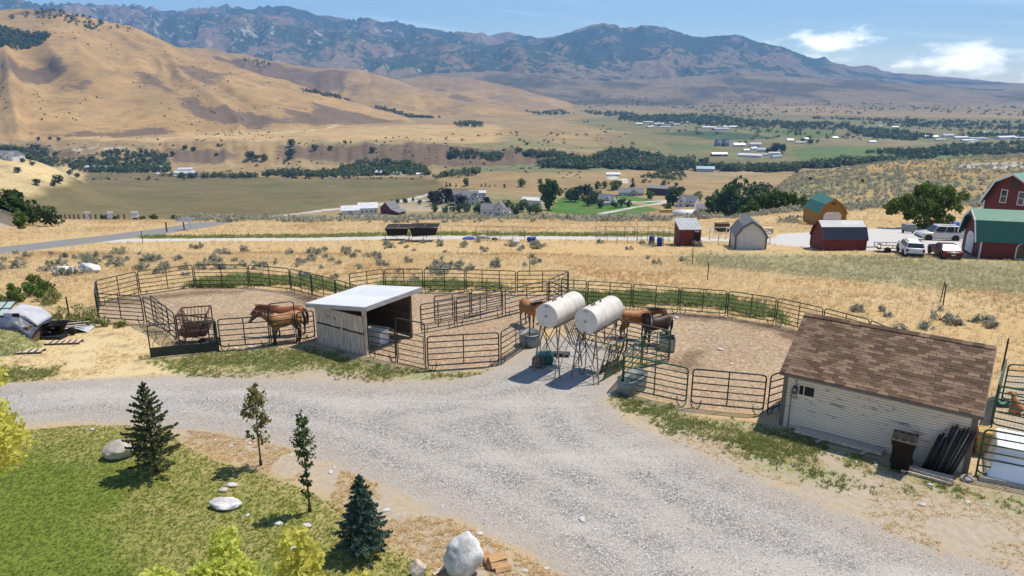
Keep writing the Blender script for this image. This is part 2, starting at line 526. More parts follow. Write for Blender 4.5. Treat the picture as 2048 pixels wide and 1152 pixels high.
def hz(x, y, want_id=False):
    x = np.asarray(x, float); y = np.asarray(y, float)
    zn = near_z(x, y)
    ys = np.clip(y, 60, None)
    U = 1024 + FPX * (x / ys) / CP
    ly = np.log(np.clip(y, 101, 15900))
    fi = np.clip((ly - _ly[0]) / (_ly[1] - _ly[0]), 0, len(_ly) - 1.001)
    i = fi.astype(int); fr = fi - i
    j = np.clip(np.searchsorted(_us, U) - 1, 0, len(_us) - 2)
    w = np.clip((U - _us[j]) / (_us[j + 1] - _us[j]), 0, 1); w = w * w * (3 - 2 * w)
    za = _cs[j, i] * (1 - fr) + _cs[j, i + 1] * fr
    zb = _cs[j + 1, i] * (1 - fr) + _cs[j + 1, i + 1] * fr
    zf = za * (1 - w) + zb * w
    amp = sstep(140, 260, y) * (2.0 + 3.5 * sstep(500, 1200, y))
    zf = zf + amp * fbm(x * 0.009, y * 0.009, 4, 21) * (1 - 0.6 * sstep(1300, 2500, y))
    # pale knoll by the lower road, low grassy knolls beyond the houses, gully under the sage slope
    def knoll(z, u, yy, h, ru, ry, pw=1.0):
        d2 = ((U - u) / ru) ** 2 + ((y - yy) / ry) ** 2
        return z + h * np.exp(-d2 ** pw)
    zf = knoll(zf, -60, 610, 37, 190, 110, 1.6)
    zf = knoll(zf, 1000, 800, 16, 150, 70)
    zf = knoll(zf, 940, 600, 9, 140, 45)
    zf = knoll(zf, 1290, 760, 12, 120, 60)
    zf = knoll(zf, 1480, 330, -10, 70, 110)
    # scarps of the river terrace, cut by small draws
    sc = np.exp(-((y - 1165) / 70.0) ** 2) * (1 - sstep(1080, 1250, U))
    zf = zf + 10 * sc * fbm(U * 0.03, y * 0.004, 3, 31)
    w2 = sstep(108, 126, y)
    z = zn * (1 - w2) + zf * w2
    idm = np.zeros(z.shape, int)
    if want_id: idm[y > 128] = 1
    far = y > 1000
    if far.any():
        zz = z[far]; UU = U[far]; yy = y[far]; ii = idm[far]
        rolls = [
            (MD_S, 9950, 8000, dict(back=0.5, spur=0.30, sk=0.012, seed=61, jag=3), 4),
            (ME_S, 9300, 7400, dict(back=0.5, spur=0.25, sk=0.014, seed=66, jag=2), 4),
            (MB_S, 9000, 6200, dict(back=0.5, spur=0.40, sk=0.018, seed=71, jag=2.5, Rw=0.04, pw=1.5), 4),
            (MC_S, 8300, 4500, dict(back=0.5, spur=0.42, sk=0.014, seed=81, jag=3, Rw=0.04, pw=1.75), 4),
            (MA_S, 7400, 4300, dict(back=0.5, spur=0.46, sk=0.017, seed=91, jag=2.5, Rw=0.05, pw=1.7), 4),
            (FT_S, 5600, 4000, dict(back=0.7, spur=0.20, sk=0.014, seed=95, jag=2, pw=1.0), 3),
            (H3_S, 4200, 3300, dict(back=0.5, spur=0.25, sk=0.012, seed=101, jag=2), 2),
            (H2_S, 3200, [(0, 2300), (600, 2300), (1100, 2500)], dict(back=0.6, spur=0.20, sk=0.012, seed=111, jag=2, pw=0.9), 2),
            (H1_S, [(-700, 2600), (0, 2300), (300, 2250), (600, 2200), (900, 2150)], [(-700, 1250), (0, 1230), (350, 1340), (600, 1560), (900, 2000)], dict(back=0.5, spur=0.16, sk=0.0060, seed=131, jag=1.5, pw=0.82), 2),
        ]
        for tab, Rt, Bt, kw, ident in rolls:
            zz, mk = layer(zz, UU, yy, tab, Rt, Bt, **kw)
            ii = np.where(mk, ident, ii)
        z[far] = zz; idm[far] = ii
    return (z, idm) if want_id else z
def hz1(x, y): return float(hz(np.array([x]), np.array([y]))[0])

_T = np.concatenate([np.arange(9, 140, 0.15), np.geomspace(140, 15000, 2600)])
_NT = int((_T < 139).sum())
def G(u, v, ymin=0):
    """the point of the land seen at photo position (u, v)"""
    X = (u - 1024) / FPX; Yc = (576 - v) / FPX
    d = np.array([X, CP + Yc * SP, -SP + Yc * CP])
    ys = _T[:_NT] if (v > 470 and ymin == 0) else _T
    t = ys / d[1]
    xs = X * t; zs = CAM_H + d[2] * t
    g = hz(xs, ys)
    hit = np.nonzero((zs <= g) & (ys > ymin))[0]
    if len(hit) == 0:
        return Vector((xs[-1], ys[-1], g[-1]))
    k = max(hit[0], 1)
    a0 = zs[k - 1] - g[k - 1]; a1 = zs[k] - g[k]
    f = a0 / (a0 - a1) if a0 > a1 else 1.0
    f = min(max(f, 0), 1)
    x = xs[k - 1] + (xs[k] - xs[k - 1]) * f; y = ys[k - 1] + (ys[k] - ys[k - 1]) * f
    return Vector((x, y, hz1(x, y)))
def GP(pts, ymin=0): return [tuple(G(u, v, ymin)[:2]) for u, v in pts]
def AT(u, y, ):
    """point of the land at distance y in the direction of photo column u"""
    z = 0
    for _ in range(4):
        x = float(xof(u, y, z)); z = hz1(x, y)
    return Vector((x, y, z))

# ------------------------------------------------------------------ ground materials
def near_ground_mat():
    t = NT('yard_ground')
    p = t.pos()
    n1 = t.noise(p, 0.8, 4.0, 0.6); n2 = t.noise(p, 5.0, 4.0, 0.65); n3 = t.noise(p, 30.0, 3.0, 0.6); n0 = t.noise(p, 0.16, 3.0, 0.5)
    rag = t.math('ADD', t.math('MULTIPLY', t.math('SUBTRACT', n1, 0.5), 2.2), t.math('MULTIPLY', t.math('SUBTRACT', n2, 0.5), 1.6))
    def mask(a, k, w=0.25, off=0.0):
        return t.mr(t.math('ADD', t.math('ADD', t.attr(a), t.math('MULTIPLY', rag, k)), off), -w, w)
    # dry grass thatch
    dry = t.ramp(n2, [(0.25, (0.30, 0.205, 0.095)), (0.48, (0.47, 0.345, 0.175)), (0.7, (0.60, 0.48, 0.28))])
    dry = t.mix(t.mr(n0, 0.35, 0.65), dry, t.mix(n3, (0.42, 0.27, 0.115), (0.56, 0.405, 0.205)))
    greyed = t.mix(n2, (0.20, 0.185, 0.095), (0.40, 0.35, 0.20))
    col = t.mix(mask('sd_grey', 2.5, 3.0), dry, greyed)
    # bare yard soil and straw
    soil = t.ramp(n2, [(0.25, (0.27, 0.22, 0.16)), (0.55, (0.42, 0.355, 0.275)), (0.8, (0.52, 0.455, 0.365))])
    soil = t.mix(t.mr(n3, 0.35, 0.7), soil, (0.40, 0.33, 0.235))
    col = t.mix(mask('sd_soil', 0.8, 0.6), col, soil)
    straw = t.ramp(n3, [(0.25, (0.34, 0.25, 0.12)), (0.5, (0.58, 0.46, 0.25)), (0.75, (0.72, 0.60, 0.36))])
    straw = t.mix(t.mr(n1, 0.5, 0.72), straw, (0.33, 0.24, 0.13))
    col = t.mix(mask('sd_straw', 0.8, 0.6), col, straw)
    # corral dirt: trodden manure and soil
    dirt = t.ramp(n3, [(0.25, (0.20, 0.132, 0.078)), (0.5, (0.335, 0.235, 0.148)), (0.78, (0.44, 0.325, 0.215))])
    dirt = t.mix(t.mr(t.voro(p, 9.0), 0.05, 0.35, 0.45, 0.0), dirt, (0.20, 0.13, 0.08))
    dirt = t.mix(t.mr(n1, 0.52, 0.72, 0, 0.75), dirt, (0.26, 0.17, 0.105))
    dirt = t.mix(t.mr(n0, 0.45, 0.62, 0, 0.6), dirt, (0.42, 0.315, 0.19))
    fx = t.n('ShaderNodeSeparateXYZ'); t.link(t.voro(p, 11.0, 'Color'), fx.inputs[0])
    dirt = t.mix(t.mr(fx.outputs[0], 0.0, 1.0, 0.0, 0.8, False), dirt, t.mix(fx.outputs[1], (0.20, 0.13, 0.08), (0.60, 0.47, 0.33)))
    col = t.mix(mask('sd_dirt', 0.35, 0.3), col, dirt)
    mud = t.mix(n3, (0.10, 0.065, 0.038), (0.21, 0.145, 0.09))
    col = t.mix(t.math('MULTIPLY', mask('sd_mud', 0.9, 0.6), t.mr(n2, 0.3, 0.6, 0.55, 1.0)), col, mud)
    # green patches
    green = t.mix(n3, (0.13, 0.165, 0.035), (0.28, 0.30, 0.085))
    gm = t.math('MULTIPLY', mask('sd_weed', 0.7, 0.5), t.mr(n2, 0.38, 0.62))
    col = t.mix(gm, col, green)
    lawn = t.ramp(n3, [(0.2, (0.085, 0.125, 0.018)), (0.55, (0.155, 0.205, 0.032)), (0.8, (0.245, 0.285, 0.06))])
    worn = t.mix(n2, (0.27, 0.235, 0.07), (0.46, 0.37, 0.165))
    wm = t.math('MAXIMUM', t.mr(t.math('SUBTRACT', t.attr('sd_lawn'), t.math('MULTIPLY', t.math('SUBTRACT', n1, 0.5), 4.0)), 0.2, 3.3, 1.0, 0.0), t.mr(n0, 0.45, 0.62, 0.0, 0.8))
    lawn = t.mix(t.math('MULTIPLY', wm, t.mr(n2, 0.3, 0.62, 0.25, 1.0)), lawn, worn)
    col = t.mix(mask('sd_lawn', 0.5, 0.35), col, lawn)
    # gravel
    vc = t.voro(p, 28.0, 'Color'); vd = t.voro(p, 28.0, 'Distance')
    sx = t.n('ShaderNodeSeparateXYZ'); t.link(vc, sx.inputs[0])
    grav = t.ramp(sx.outputs[0], [(0.0, (0.13, 0.12, 0.108)), (0.3, (0.31, 0.287, 0.26)), (0.65, (0.46, 0.43, 0.39)), (1.0, (0.70, 0.665, 0.615))])
    grav = t.mix(t.mr(vd, 0.25, 0.75, 0.0, 0.65), grav, (0.17, 0.16, 0.15))
    grav = t.mix(t.mr(n1, 0.46, 0.72, 0.0, 0.5), grav, (0.44, 0.385, 0.32))
    lat = t.noise(t.scale(p, (0.25, 0.9, 1)), 0.45, 4.0, 0.6)
    grav = t.mix(t.mr(lat, 0.5, 0.68, 0.0, 0.55), grav, (0.53, 0.49, 0.435))
    tr_ = None
    for dd in (1.7, 3.3):
        q_ = t.math('ABSOLUTE', t.math('SUBTRACT', t.math('ADD', t.attr('sd_gravel'), t.math('MULTIPLY', t.math('SUBTRACT', n0, 0.5), 2.4)), dd))
        q_ = t.mr(t.math('ADD', q_, t.math('MULTIPLY', t.math('SUBTRACT', n2, 0.5), 0.5)), 0.10, 0.55, 0.40, 0.0)
        tr_ = q_ if tr_ is None else t.math('MAXIMUM', tr_, q_)
    grav = t.mix(tr_, grav, t.mix(n3, (0.40, 0.365, 0.32), (0.56, 0.52, 0.465)))
    edge_d = t.mr(t.math('ADD', t.attr('sd_gravel'), t.math('MULTIPLY', rag, 0.6)), 0.0, 1.6, 0.75, 0.0)
    grav = t.mix(edge_d, grav, t.mix(n3, (0.30, 0.25, 0.20), (0.52, 0.46, 0.38)))
    gmask = mask('sd_gravel', 0.42, 0.35)
    col = t.mix(gmask, col, grav)
    lane = t.mix(n2, (0.40, 0.385, 0.36), (0.58, 0.56, 0.53))
    col = t.mix(mask('sd_lane', 0.35, 0.4), col, lane)
    asph = t.mix(n2, (0.17, 0.168, 0.165), (0.25, 0.245, 0.24))
    col = t.mix(mask('sd_road', 0.12, 0.25), col, asph)
    h = t.math('ADD', t.math('MULTIPLY', t.math('SUBTRACT', 1.0, vd), gmask), t.math('MULTIPLY', t.math('ADD', n3, n2), 0.8))
    return t.bsdf(col, 0.93, 0.0, t.bump(h, 0.75, 0.03), 0.15)
def far_ground_mat():
    t = NT('far_land')
    p = t.pos()
    c = t.attr('col', 'Color')
    n1 = t.noise(p, 0.012, 6.0, 0.65); n2 = t.noise(p, 0.09, 5.0, 0.7); n3 = t.noise(t.scale(p, (1, 1, 1)), 0.45, 3.0, 0.7)
    k = t.math('ADD', t.math('ADD', t.math('MULTIPLY', n1, 0.75), t.math('MULTIPLY', n2, 0.7)), t.math('MULTIPLY', n3, 0.35))
    k = t.math('ADD', t.math('MULTIPLY', k, 0.8), t.math('MULTIPLY', t.noise(t.scale(p, (0.010, 0.06, 0.03)), 1.0, 6.0, 0.7), 0.38))
    k = t.mr(k, 0.5, 1.25, 0.45, 1.5, False)
    sp = t.mr(t.math('ADD', t.math('MULTIPLY', n2, 0.6), t.math('MULTIPLY', t.noise(p, 0.03, 8.0, 0.75), 0.6)), 0.54, 0.76, 0.0, 0.65)
    c = t.mix(sp, c, (0.16, 0.125, 0.07))
    bm_ = t.mr(t.math('ADD', t.attr('burn'), t.math('ADD', t.math('MULTIPLY', t.math('SUBTRACT', n1, 0.5), 2.6), t.math('MULTIPLY', t.math('SUBTRACT', n2, 0.5), 1.3))), -0.12, 0.22, 0.0, 0.9)
    c = t.mix(bm_, c, (0.145, 0.105, 0.07))
    cc = t.n('ShaderNodeVectorMath', operation='SCALE'); t.link(c, cc.inputs[0]); t.link(k, cc.inputs['Scale'])
    h = t.math('ADD', t.math('MULTIPLY', n2, 4.0), t.math('MULTIPLY', n1, 14.0))
    return t.bsdf(cc.outputs[0], 0.95, 0.0, t.bump(h, 0.35, 1.0), 0.1)
def mountain_mat():
    t = NT('mountain_land')
    p = t.pos()
    c = t.attr('col', 'Color'); rk = t.attr('rock'); fo = t.attr('wood')
    n1 = t.noise(p, 0.0016, 7.0, 0.62); n2 = t.noise(p, 0.009, 6.0, 0.66); n3 = t.noise(p, 0.05, 3.0, 0.7)
    k = t.mr(t.math('ADD', t.math('MULTIPLY', n2, 0.7), t.math('MULTIPLY', n3, 0.4)), 0.3, 0.85, 0.62, 1.4, False)
    cc = t.n('ShaderNodeVectorMath', operation='SCALE'); t.link(c, cc.inputs[0]); t.link(k, cc.inputs['Scale'])
    fm = t.mr(t.math('ADD', fo, t.math('ADD', t.math('MULTIPLY', t.math('SUBTRACT', n1, 0.5), 1.9), t.math('MULTIPLY', t.math('SUBTRACT', n2, 0.5), 1.8))), 0.38, 0.56)
    col = t.mix(fm, cc.outputs[0], t.mix(n3, (0.030, 0.050, 0.030), (0.085, 0.11, 0.056)))
    rm = t.mr(t.math('ADD', rk, t.math('ADD', t.math('MULTIPLY', t.math('SUBTRACT', n2, 0.5), 2.4), t.math('MULTIPLY', t.math('SUBTRACT', n3, 0.5), 1.2))), 0.52, 0.72)
    col = t.mix(rm, col, t.mix(n3, (0.32, 0.29, 0.26), (0.58, 0.54, 0.49)))
    h = t.math('ADD', t.math('MULTIPLY', n2, 90.0), t.math('MULTIPLY', n3, 18.0))
    return t.bsdf(col, 0.95, 0.0, t.bump(h, 0.55, 1.0), 0.1)
M['yard'] = near_ground_mat()
M['far'] = far_ground_mat()
M['mount'] = mountain_mat()

# ------------------------------------------------------------------ regions of the yard, from their corners on the ground
GRAVEL = GP([(-300, 790), (0, 766), (150, 758), (300, 752), (450, 756), (600, 757), (760, 766), (880, 763), (955, 750), (1020, 722), (1060, 694), (1110, 668), (1160, 672), (1235, 704), (1240, 782), (1216, 800), (1262, 846), (1380, 892), (1520, 956), (1690, 1026), (1850, 1088), (2048, 1150), (2300, 1240), (2300, 1400), (1300, 1400), (1130, 1160), (1060, 1112), (980, 1072), (900, 1040), (830, 1006), (760, 976), (680, 940), (600, 906), (520, 886), (420, 868), (330, 856), (250, 850), (150, 846), (60, 852), (0, 858), (-300, 880)])
LAWN = GP([(-350, 900), (0, 868), (80, 858), (180, 850), (260, 852), (330, 866), (372, 892), (440, 925), (530, 950), (600, 975), (668, 1010), (720, 1060), (790, 1100), (850, 1130), (900, 1170), (950, 1400), (-500, 1400)])
SOIL = GP([(-300, 770), (0, 745), (300, 700), (640, 690), (740, 715), (860, 745), (1010, 735), (1060, 690), (1100, 720), (900, 790), (600, 780), (0, 790)])
SOIL2 = GP([(1240, 700), (1245, 790), (1400, 830), (1555, 850), (1750, 905), (1940, 955), (2300, 1040), (2300, 1260), (2048, 1160), (1690, 1035), (1380, 900), (1210, 805)])
SOIL3 = GP([(330, 850), (520, 880), (690, 935), (900, 1035), (1140, 1160), (1200, 1400), (960, 1400), (880, 1150), (720, 1050), (600, 970), (440, 920), (360, 880)])
STRAW = GP([(-300, 690), (0, 690), (60, 670), (160, 650), (300, 655), (306, 712), (420, 720), (500, 740), (200, 765), (-300, 790)])
PEN1 = GP([(197, 642), (199, 612), (280, 590), (391, 574), (500, 574), (583, 583), (625, 595), (675, 606), (720, 622), (690, 660), (633, 681), (594, 687), (543, 694), (438, 702), (356, 690), (306, 648), (292, 649)])
PEN2 = GP([(735, 712), (795, 727), (853, 740), (1001, 730), (1062, 692), (1095, 640), (1110, 612), (1136, 588), (1033, 588), (931, 585), (848, 584), (770, 588), (712, 600), (690, 640)])
PEN3 = GP([(1243, 784), (1375, 815), (1530, 830), (1570, 816), (1640, 830), (1740, 800), (1732, 700), (1641, 672), (1549, 649), (1452, 633), (1357, 625), (1263, 618), (1173, 613), (1130, 625), (1120, 660), (1168, 686), (1249, 704), (1338, 725), (1282, 738)])
DOGPEN = GP([(1940, 945), (1975, 860), (2000, 800), (2010, 745), (2300, 780), (2300, 1050)])
MUDS = [GP([(560, 575), (640, 590), (720, 620), (690, 655), (640, 625), (600, 600)]), GP([(210, 612), (290, 592), (400, 580), (500, 580), (470, 586), (380, 592), (260, 608)]),
        GP([(880, 592), (960, 588), (1000, 596), (940, 603)]), GP([(1420, 632), (1560, 650), (1640, 680), (1600, 690), (1540, 662), (1450, 642)]), GP([(1345, 715), (1395, 705), (1400, 730), (1350, 738)]),
        GP([(1180, 610), (1420, 628), (1440, 640), (1300, 634), (1180, 625)])]
WEEDS = [GP([(315, 718), (440, 708), (560, 698), (640, 704), (740, 722), (800, 738), (900, 748), (1000, 740), (1030, 728), (1000, 752), (880, 760), (740, 752), (640, 742), (500, 745), (380, 745), (330, 738)]),
         GP([(1210, 780), (1262, 790), (1370, 828), (1560, 858), (1700, 898), (1560, 905), (1440, 880), (1330, 850), (1240, 812)]),
         GP([(1440, 880), (1620, 915), (1700, 960), (1600, 960), (1500, 920)]), GP([(1700, 905), (1900, 960), (2048, 1000), (2048, 1030), (1850, 975), (1700, 930)]),
         GP([(380, 585), (500, 570), (590, 572), (690, 585), (720, 596), (620, 560), (500, 556), (400, 566)]), GP([(770, 574), (870, 562), (1000, 578), (900, 580)]),
         GP([(1170, 606), (1300, 606), (1450, 618), (1560, 640), (1560, 630), (1450, 600), (1300, 588), (1170, 590)]), GP([(0, 740), (120, 735), (100, 755), (0, 760)]),
         GP([(290, 477), (700, 473.5), (1000, 471.5), (1350, 473), (1350, 468), (1000, 467), (700, 469), (290, 473)])]
LANE_L = GP([(236, 482), (300, 480), (400, 479), (700, 477), (1000, 475), (1200, 476), (1400, 478), (1580, 480)])
PAD = GP([(1540, 488), (1556, 468), (1640, 464), (1760, 456), (1850, 456), (1930, 468), (1990, 480), (1990, 508), (1925, 510), (1800, 503), (1640, 498)])
ROAD_L = GP([(-260, 528), (-120, 515), (0, 501), (137, 485), (230, 474), (328, 461), (390, 452), (425, 445)])
GREYF = GP([(1380, 505), (1700, 512), (2400, 530), (2500, 610), (2048, 590), (1750, 565), (1560, 548), (1400, 530)])

# ------------------------------------------------------------------ one sheet of land out to the mountains, cut into named pieces
NA = 640
APEX = -14.0
rad = [19.0]
while rad[-1] < 10500:
    r_ = rad[-1]
    k_ = 0.0105 if r_ < 90 else (0.013 if r_ < 160 else (0.0085 if r_ < 3500 else 0.0095))
    rad.append(r_ * (1 + k_))
rad = np.array(rad); NR = len(rad)
ang = np.linspace(-R(50), R(50), NA)
AA, RR = np.meshgrid(ang, rad)
GX = (np.sin(AA) * RR).ravel(); GY = (np.cos(AA) * RR + APEX).ravel()
GZ, GID = hz(GX, GY, True)
_idx = np.arange(NA * NR).reshape(NR, NA)
QF = np.stack([_idx[:-1, :-1], _idx[:-1, 1:], _idx[1:, 1:], _idx[1:, :-1]], -1).reshape(-1, 4)
QC = QF[:, 0]
near_v = GY < 165
SD = {}
def sdn(polys, clampv=4.0):
    out = np.full(GX.shape, -clampv)
    m = near_v
    best = np.full(m.sum(), -1e9)
    for p in polys: best = np.maximum(best, sd_poly(GX[m], GY[m], p))
    out[m] = np.clip(best, -clampv, clampv)
    return out
SD['sd_gravel'] = sdn([GRAVEL]); SD['sd_lawn'] = sdn([LAWN]); SD['sd_soil'] = sdn([SOIL, SOIL2, SOIL3, DOGPEN]); SD['sd_straw'] = sdn([STRAW])
SD['sd_dirt'] = sdn([PEN1, PEN2, PEN3]); SD['sd_mud'] = sdn(MUDS); SD['sd_weed'] = sdn(WEEDS[:4] + WEEDS[7:]); SD['sd_grey'] = sdn([GREYF], 9.0)
def sdl(line, half, polys=()):
    out = np.full(GX.shape, -4.0); m = near_v
    b = half - sd_line(GX[m], GY[m], line)
    for p in polys: b = np.maximum(b, sd_poly(GX[m], GY[m], p))
    out[m] = np.clip(b, -4, 4)
    return out
SD['sd_lane'] = sdl(LANE_L, 2.1, [PAD]); SD['sd_road'] = sdl(ROAD_L, 3.0)

# far colours: what grows where
TAN = np.array((0.32, 0.225, 0.11)); GOLD = np.array((0.385, 0.25, 0.105)); OLIVE = np.array((0.15, 0.125, 0.055)); BROWN = np.array((0.20, 0.145, 0.085))
STRAWC = np.array((0.58, 0.45, 0.23)); GREENF = np.array((0.10, 0.165, 0.05)); DKGREEN = np.array((0.05, 0.095, 0.045)); PALEG = np.array((0.23, 0.225, 0.11)); PAVE = np.array((0.50, 0.48, 0.45))
GC = np.tile(TAN, (len(GX), 1))
def paint(poly, c, edge=0.0, k=1.0, wob=0.0, ymin=140, raw=False, sel=None):
    pw = np.asarray(poly if raw else GP(poly, ymin))
    lo = pw.min(0) - 60 - edge * 2; hi = pw.max(0) + 60 + edge * 2
    m = (GX > lo[0]) & (GX < hi[0]) & (GY > lo[1]) & (GY < hi[1]) & (GY > 128)
    if sel is not None: m &= np.isin(GID, sel)
    if not m.any(): return
    d = sd_poly(GX[m], GY[m], pw)
    if wob: d = d + wob * fbm(GX[m] / (wob * 3.0), GY[m] / (wob * 3.0), 4, 77, 0.6)
    w = (sstep(-max(edge, 0.5), max(edge, 0.5), d) * k)[:, None]
    GC[m] = GC[m] * (1 - w) + np.asarray(c) * w
farm = GY > 128
UF = 1024 + FPX * (GX / np.clip(GY, 60, None)) / CP
nz = fbm(GX / 260.0, GY / 260.0, 5, 41, 0.55)
nzs = fbm(GX / 60.0, GY / 60.0, 4, 43, 0.6)
GC[:] = TAN * (1 + 0.25 * nzs)[:, None]
w = sstep(0.05, 0.4, nz)[:, None] * 0.65; GC[:] = GC * (1 - w) + PALEG * w
w = (0.55 * sstep(1800, 3600, GY) * sstep(-0.3, 0.25, fbm(GX / 500.0, GY / 900.0, 5, 47, 0.6)))[:, None]; GC[:] = GC * (1 - w) + np.array((0.15, 0.14, 0.075)) * w
# hills: gold with brown burns of cheatgrass and brush
hm = GID == 2
hc = GOLD * (1 + 0.22 * nzs)[:, None]
hb = sstep(0.10, 0.34, fbm(GX / 190.0, GY / 330.0, 5, 53, 0.6))[:, None] * 0.25
hc = hc * (1 - hb) + BROWN * hb
GC[hm] = hc[hm]
h2 = hm & (GY > 2450)
w = 0.6 * sstep(-0.25, 0.2, fbm(GX / 300.0, GY / 300.0, 4, 57))[:, None]
GC[h2] = (GC * (1 - w) + np.array((0.23, 0.17, 0.095)) * w)[h2]
fm_ = GID == 3
w = sstep(-0.2, 0.35, fbm(GX / 420.0, GY / 500.0, 5, 59, 0.6))[:, None]
GC[fm_] = (np.array((0.25, 0.19, 0.11)) * (1 - w) + np.array((0.11, 0.10, 0.065)) * w)[fm_]
mm = GID == 4
GC[mm] = (np.array((0.25, 0.19, 0.125)) * (1 + 0.2 * nzs)[:, None])[mm]
slope = np.zeros(NR * NA)
zg = GZ.reshape(NR, NA)
dzr = np.gradient(zg, axis=0) / np.gradient(RR, axis=0); dza = np.gradient(zg, axis=1) / (RR * (ang[1] - ang[0]))
slope = np.sqrt(dzr ** 2 + dza ** 2).ravel()
conc = (zg - (np.roll(zg, 14, 1) + np.roll(zg, -14, 1)) / 2).ravel() / np.clip(GY / 100, 1, None)
ROCK = np.where(mm, 0.15 + 0.26 * sstep(0.5, 1.3, slope) + 0.16 * sstep(150, 600, GZ) * (UF < 1050) - 0.16 * (UF > 1050) - 0.12 * (GY > 8600), 0.0)
WOOD = np.where(mm, 0.40 + 0.24 * sstep(100, 450, GZ) - 0.16 * np.clip(conc, -1.5, 1.5) + 0.06 * (UF > 1050) - 0.22 * (GY > 8300) * (UF > 950), 0.0) + np.where(GID == 3, 0.02 - 0.10 * np.clip(conc, -1, 1), 0)
dark_brown = (0.155, 0.115, 0.075)
BURN = np.where(hm, np.clip(1.6 * fbm(GX / 200.0, GY / 380.0, 4, 53, 0.55) - 0.75, -1, 0.3), -1.0)
for pl in ([(262, 142), (300, 145), (350, 180), (362, 192), (330, 188), (300, 172)], [(355, 205), (385, 188), (430, 210), (500, 225), (560, 238), (600, 246), (520, 258), (440, 250), (380, 232)],
           [(560, 215), (640, 232), (720, 240), (640, 254), (590, 246)], [(70, 268), (180, 262), (300, 255), (365, 262), (330, 268), (120, 274)], [(0, 110), (110, 112), (150, 140), (60, 165), (0, 170)], [(115, 172), (180, 160), (185, 172), (140, 182)],
           [(420, 110), (560, 128), (700, 142), (690, 168), (560, 160), (470, 135)], [(620, 205), (720, 225), (810, 245), (720, 250), (620, 235)]):
    BURN = np.maximum(BURN, np.where(hm, np.clip(sd_poly(GX, GY, np.asarray(GP(pl, 1150))) / 45.0, -1, 1), -1))
for pl in ([(560, 290), (800, 289), (1000, 297), (1160, 306), (1140, 322), (1000, 330), (860, 330), (700, 322), (560, 315)], [(330, 298), (430, 300), (470, 312), (430, 326), (340, 320)], [(-60, 290), (60, 290), (130, 300), (180, 318), (60, 312)]):
    d_ = sd_poly(GX, GY, np.asarray(GP(pl, 900))); BURN = np.maximum(BURN, np.where(GID == 1, np.clip(d_ / 30.0, -1, 0.6), -1))
paint([(130, 272), (340, 268), (600, 258), (830, 250), (1000, 250), (1000, 285), (600, 288), (330, 284), (130, 280)], (0.49, 0.335, 0.16), 20, 0.8, 30, ymin=1000)
paint([(560, 288), (800, 288), (1000, 296), (1160, 305), (1130, 322), (1000, 330), (860, 330), (700, 322), (560, 315)], (0.20, 0.15, 0.08), 16, 0.85, 25, ymin=900)
paint([(300, 290), (440, 292), (560, 290), (560, 312), (430, 325), (330, 318)], (0.33, 0.225, 0.105), 15, 0.8, 25, ymin=900)
paint([(870, 332), (960, 328), (1090, 318), (1180, 322), (1260, 330), (1420, 336), (1300, 340), (1120, 346), (960, 345)], (0.155, 0.18, 0.085), 12, 0.9, 14, ymin=850)
paint([(700, 292), (950, 296), (1150, 308), (1280, 312), (1180, 300), (900, 288)], (0.36, 0.28, 0.13), 10, 0.6, 14, ymin=1100)
paint([(860, 290), (1050, 282), (1230, 290), (1280, 300), (1080, 296)], (0.19, 0.185, 0.085), 20, 0.7, 25, ymin=1100)
paint([(30, 443), (45, 400), (165, 350), (200, 343), (300, 345), (420, 352), (520, 354), (700, 354), (850, 354), (880, 362), (950, 380), (870, 390), (760, 404), (560, 430), (330, 444), (130, 446)], OLIVE * 1.0, 5, 1.0, 4, ymin=330)
for pl in ([(220, 395), (330, 385), (420, 392), (380, 404), (260, 404)], [(430, 370), (700, 360), (850, 366), (700, 385), (520, 390)], [(300, 360), (420, 358), (480, 366), (350, 372)], [(520, 415), (640, 400), (700, 402), (600, 416)]):
    paint(pl, (0.125, 0.125, 0.055), 14, 0.55, 18, ymin=330)
paint([(-80, 300), (20, 312), (100, 320), (150, 334), (170, 348), (130, 372), (60, 388), (-80, 392)], STRAWC * 0.95, 6, 0.95, 8, ymin=330)
paint([(1090, 424), (1120, 396), (1150, 392), (1190, 400), (1240, 404), (1290, 412), (1318, 420), (1280, 428), (1180, 432)], (0.062, 0.155, 0.024), 1.5, 1.0, 1.5, ymin=330)
paint([(1215, 388), (1260, 392), (1330, 404), (1310, 409), (1240, 398)], (0.075, 0.17, 0.03), 1.5, 1.0, 1.5, ymin=330)
paint([(760, 414), (800, 405), (900, 410), (905, 422), (780, 424)], (0.36, 0.30, 0.22), 2, 0.9, 3, ymin=330)
paint([(880, 398), (960, 396), (1060, 402), (1050, 410), (940, 415), (880, 408)], (0.16, 0.18, 0.07), 4, 0.8, 5, ymin=330)
paint([(1150, 236), (1400, 226), (1700, 232), (2200, 240), (2200, 300), (1900, 330), (1600, 336), (1300, 330), (1250, 290)], (0.135, 0.15, 0.068), 60, 0.72, 120, ymin=700)
paint([(1300, 266), (1380, 262), (1480, 265), (1560, 275), (1500, 280), (1400, 276)], DKGREEN, 8, 1, 0, ymin=900)
paint([(1480, 258), (1600, 258), (1660, 262), (1690, 275), (1600, 278), (1560, 272)], GREENF * 0.9, 15, 0.8, 10, ymin=900)
paint([(1580, 300), (1640, 292), (1800, 296), (1830, 306), (1720, 322), (1600, 322)], GREENF, 8, 1, 5, ymin=800)
paint([(1830, 314), (1890, 298), (1960, 298), (1960, 312), (1880, 322), (1800, 330)], GREENF * 1.15, 8, 1, 5, ymin=700)
paint([(1330, 286), (1420, 290), (1440, 300), (1360, 302)], GREENF * 0.9, 10, 0.7, 8, ymin=900)
paint([(1640, 274), (1750, 270), (1880, 285), (1780, 292), (1660, 288)], (0.25, 0.20, 0.115), 10, 0.7, 12, ymin=900)
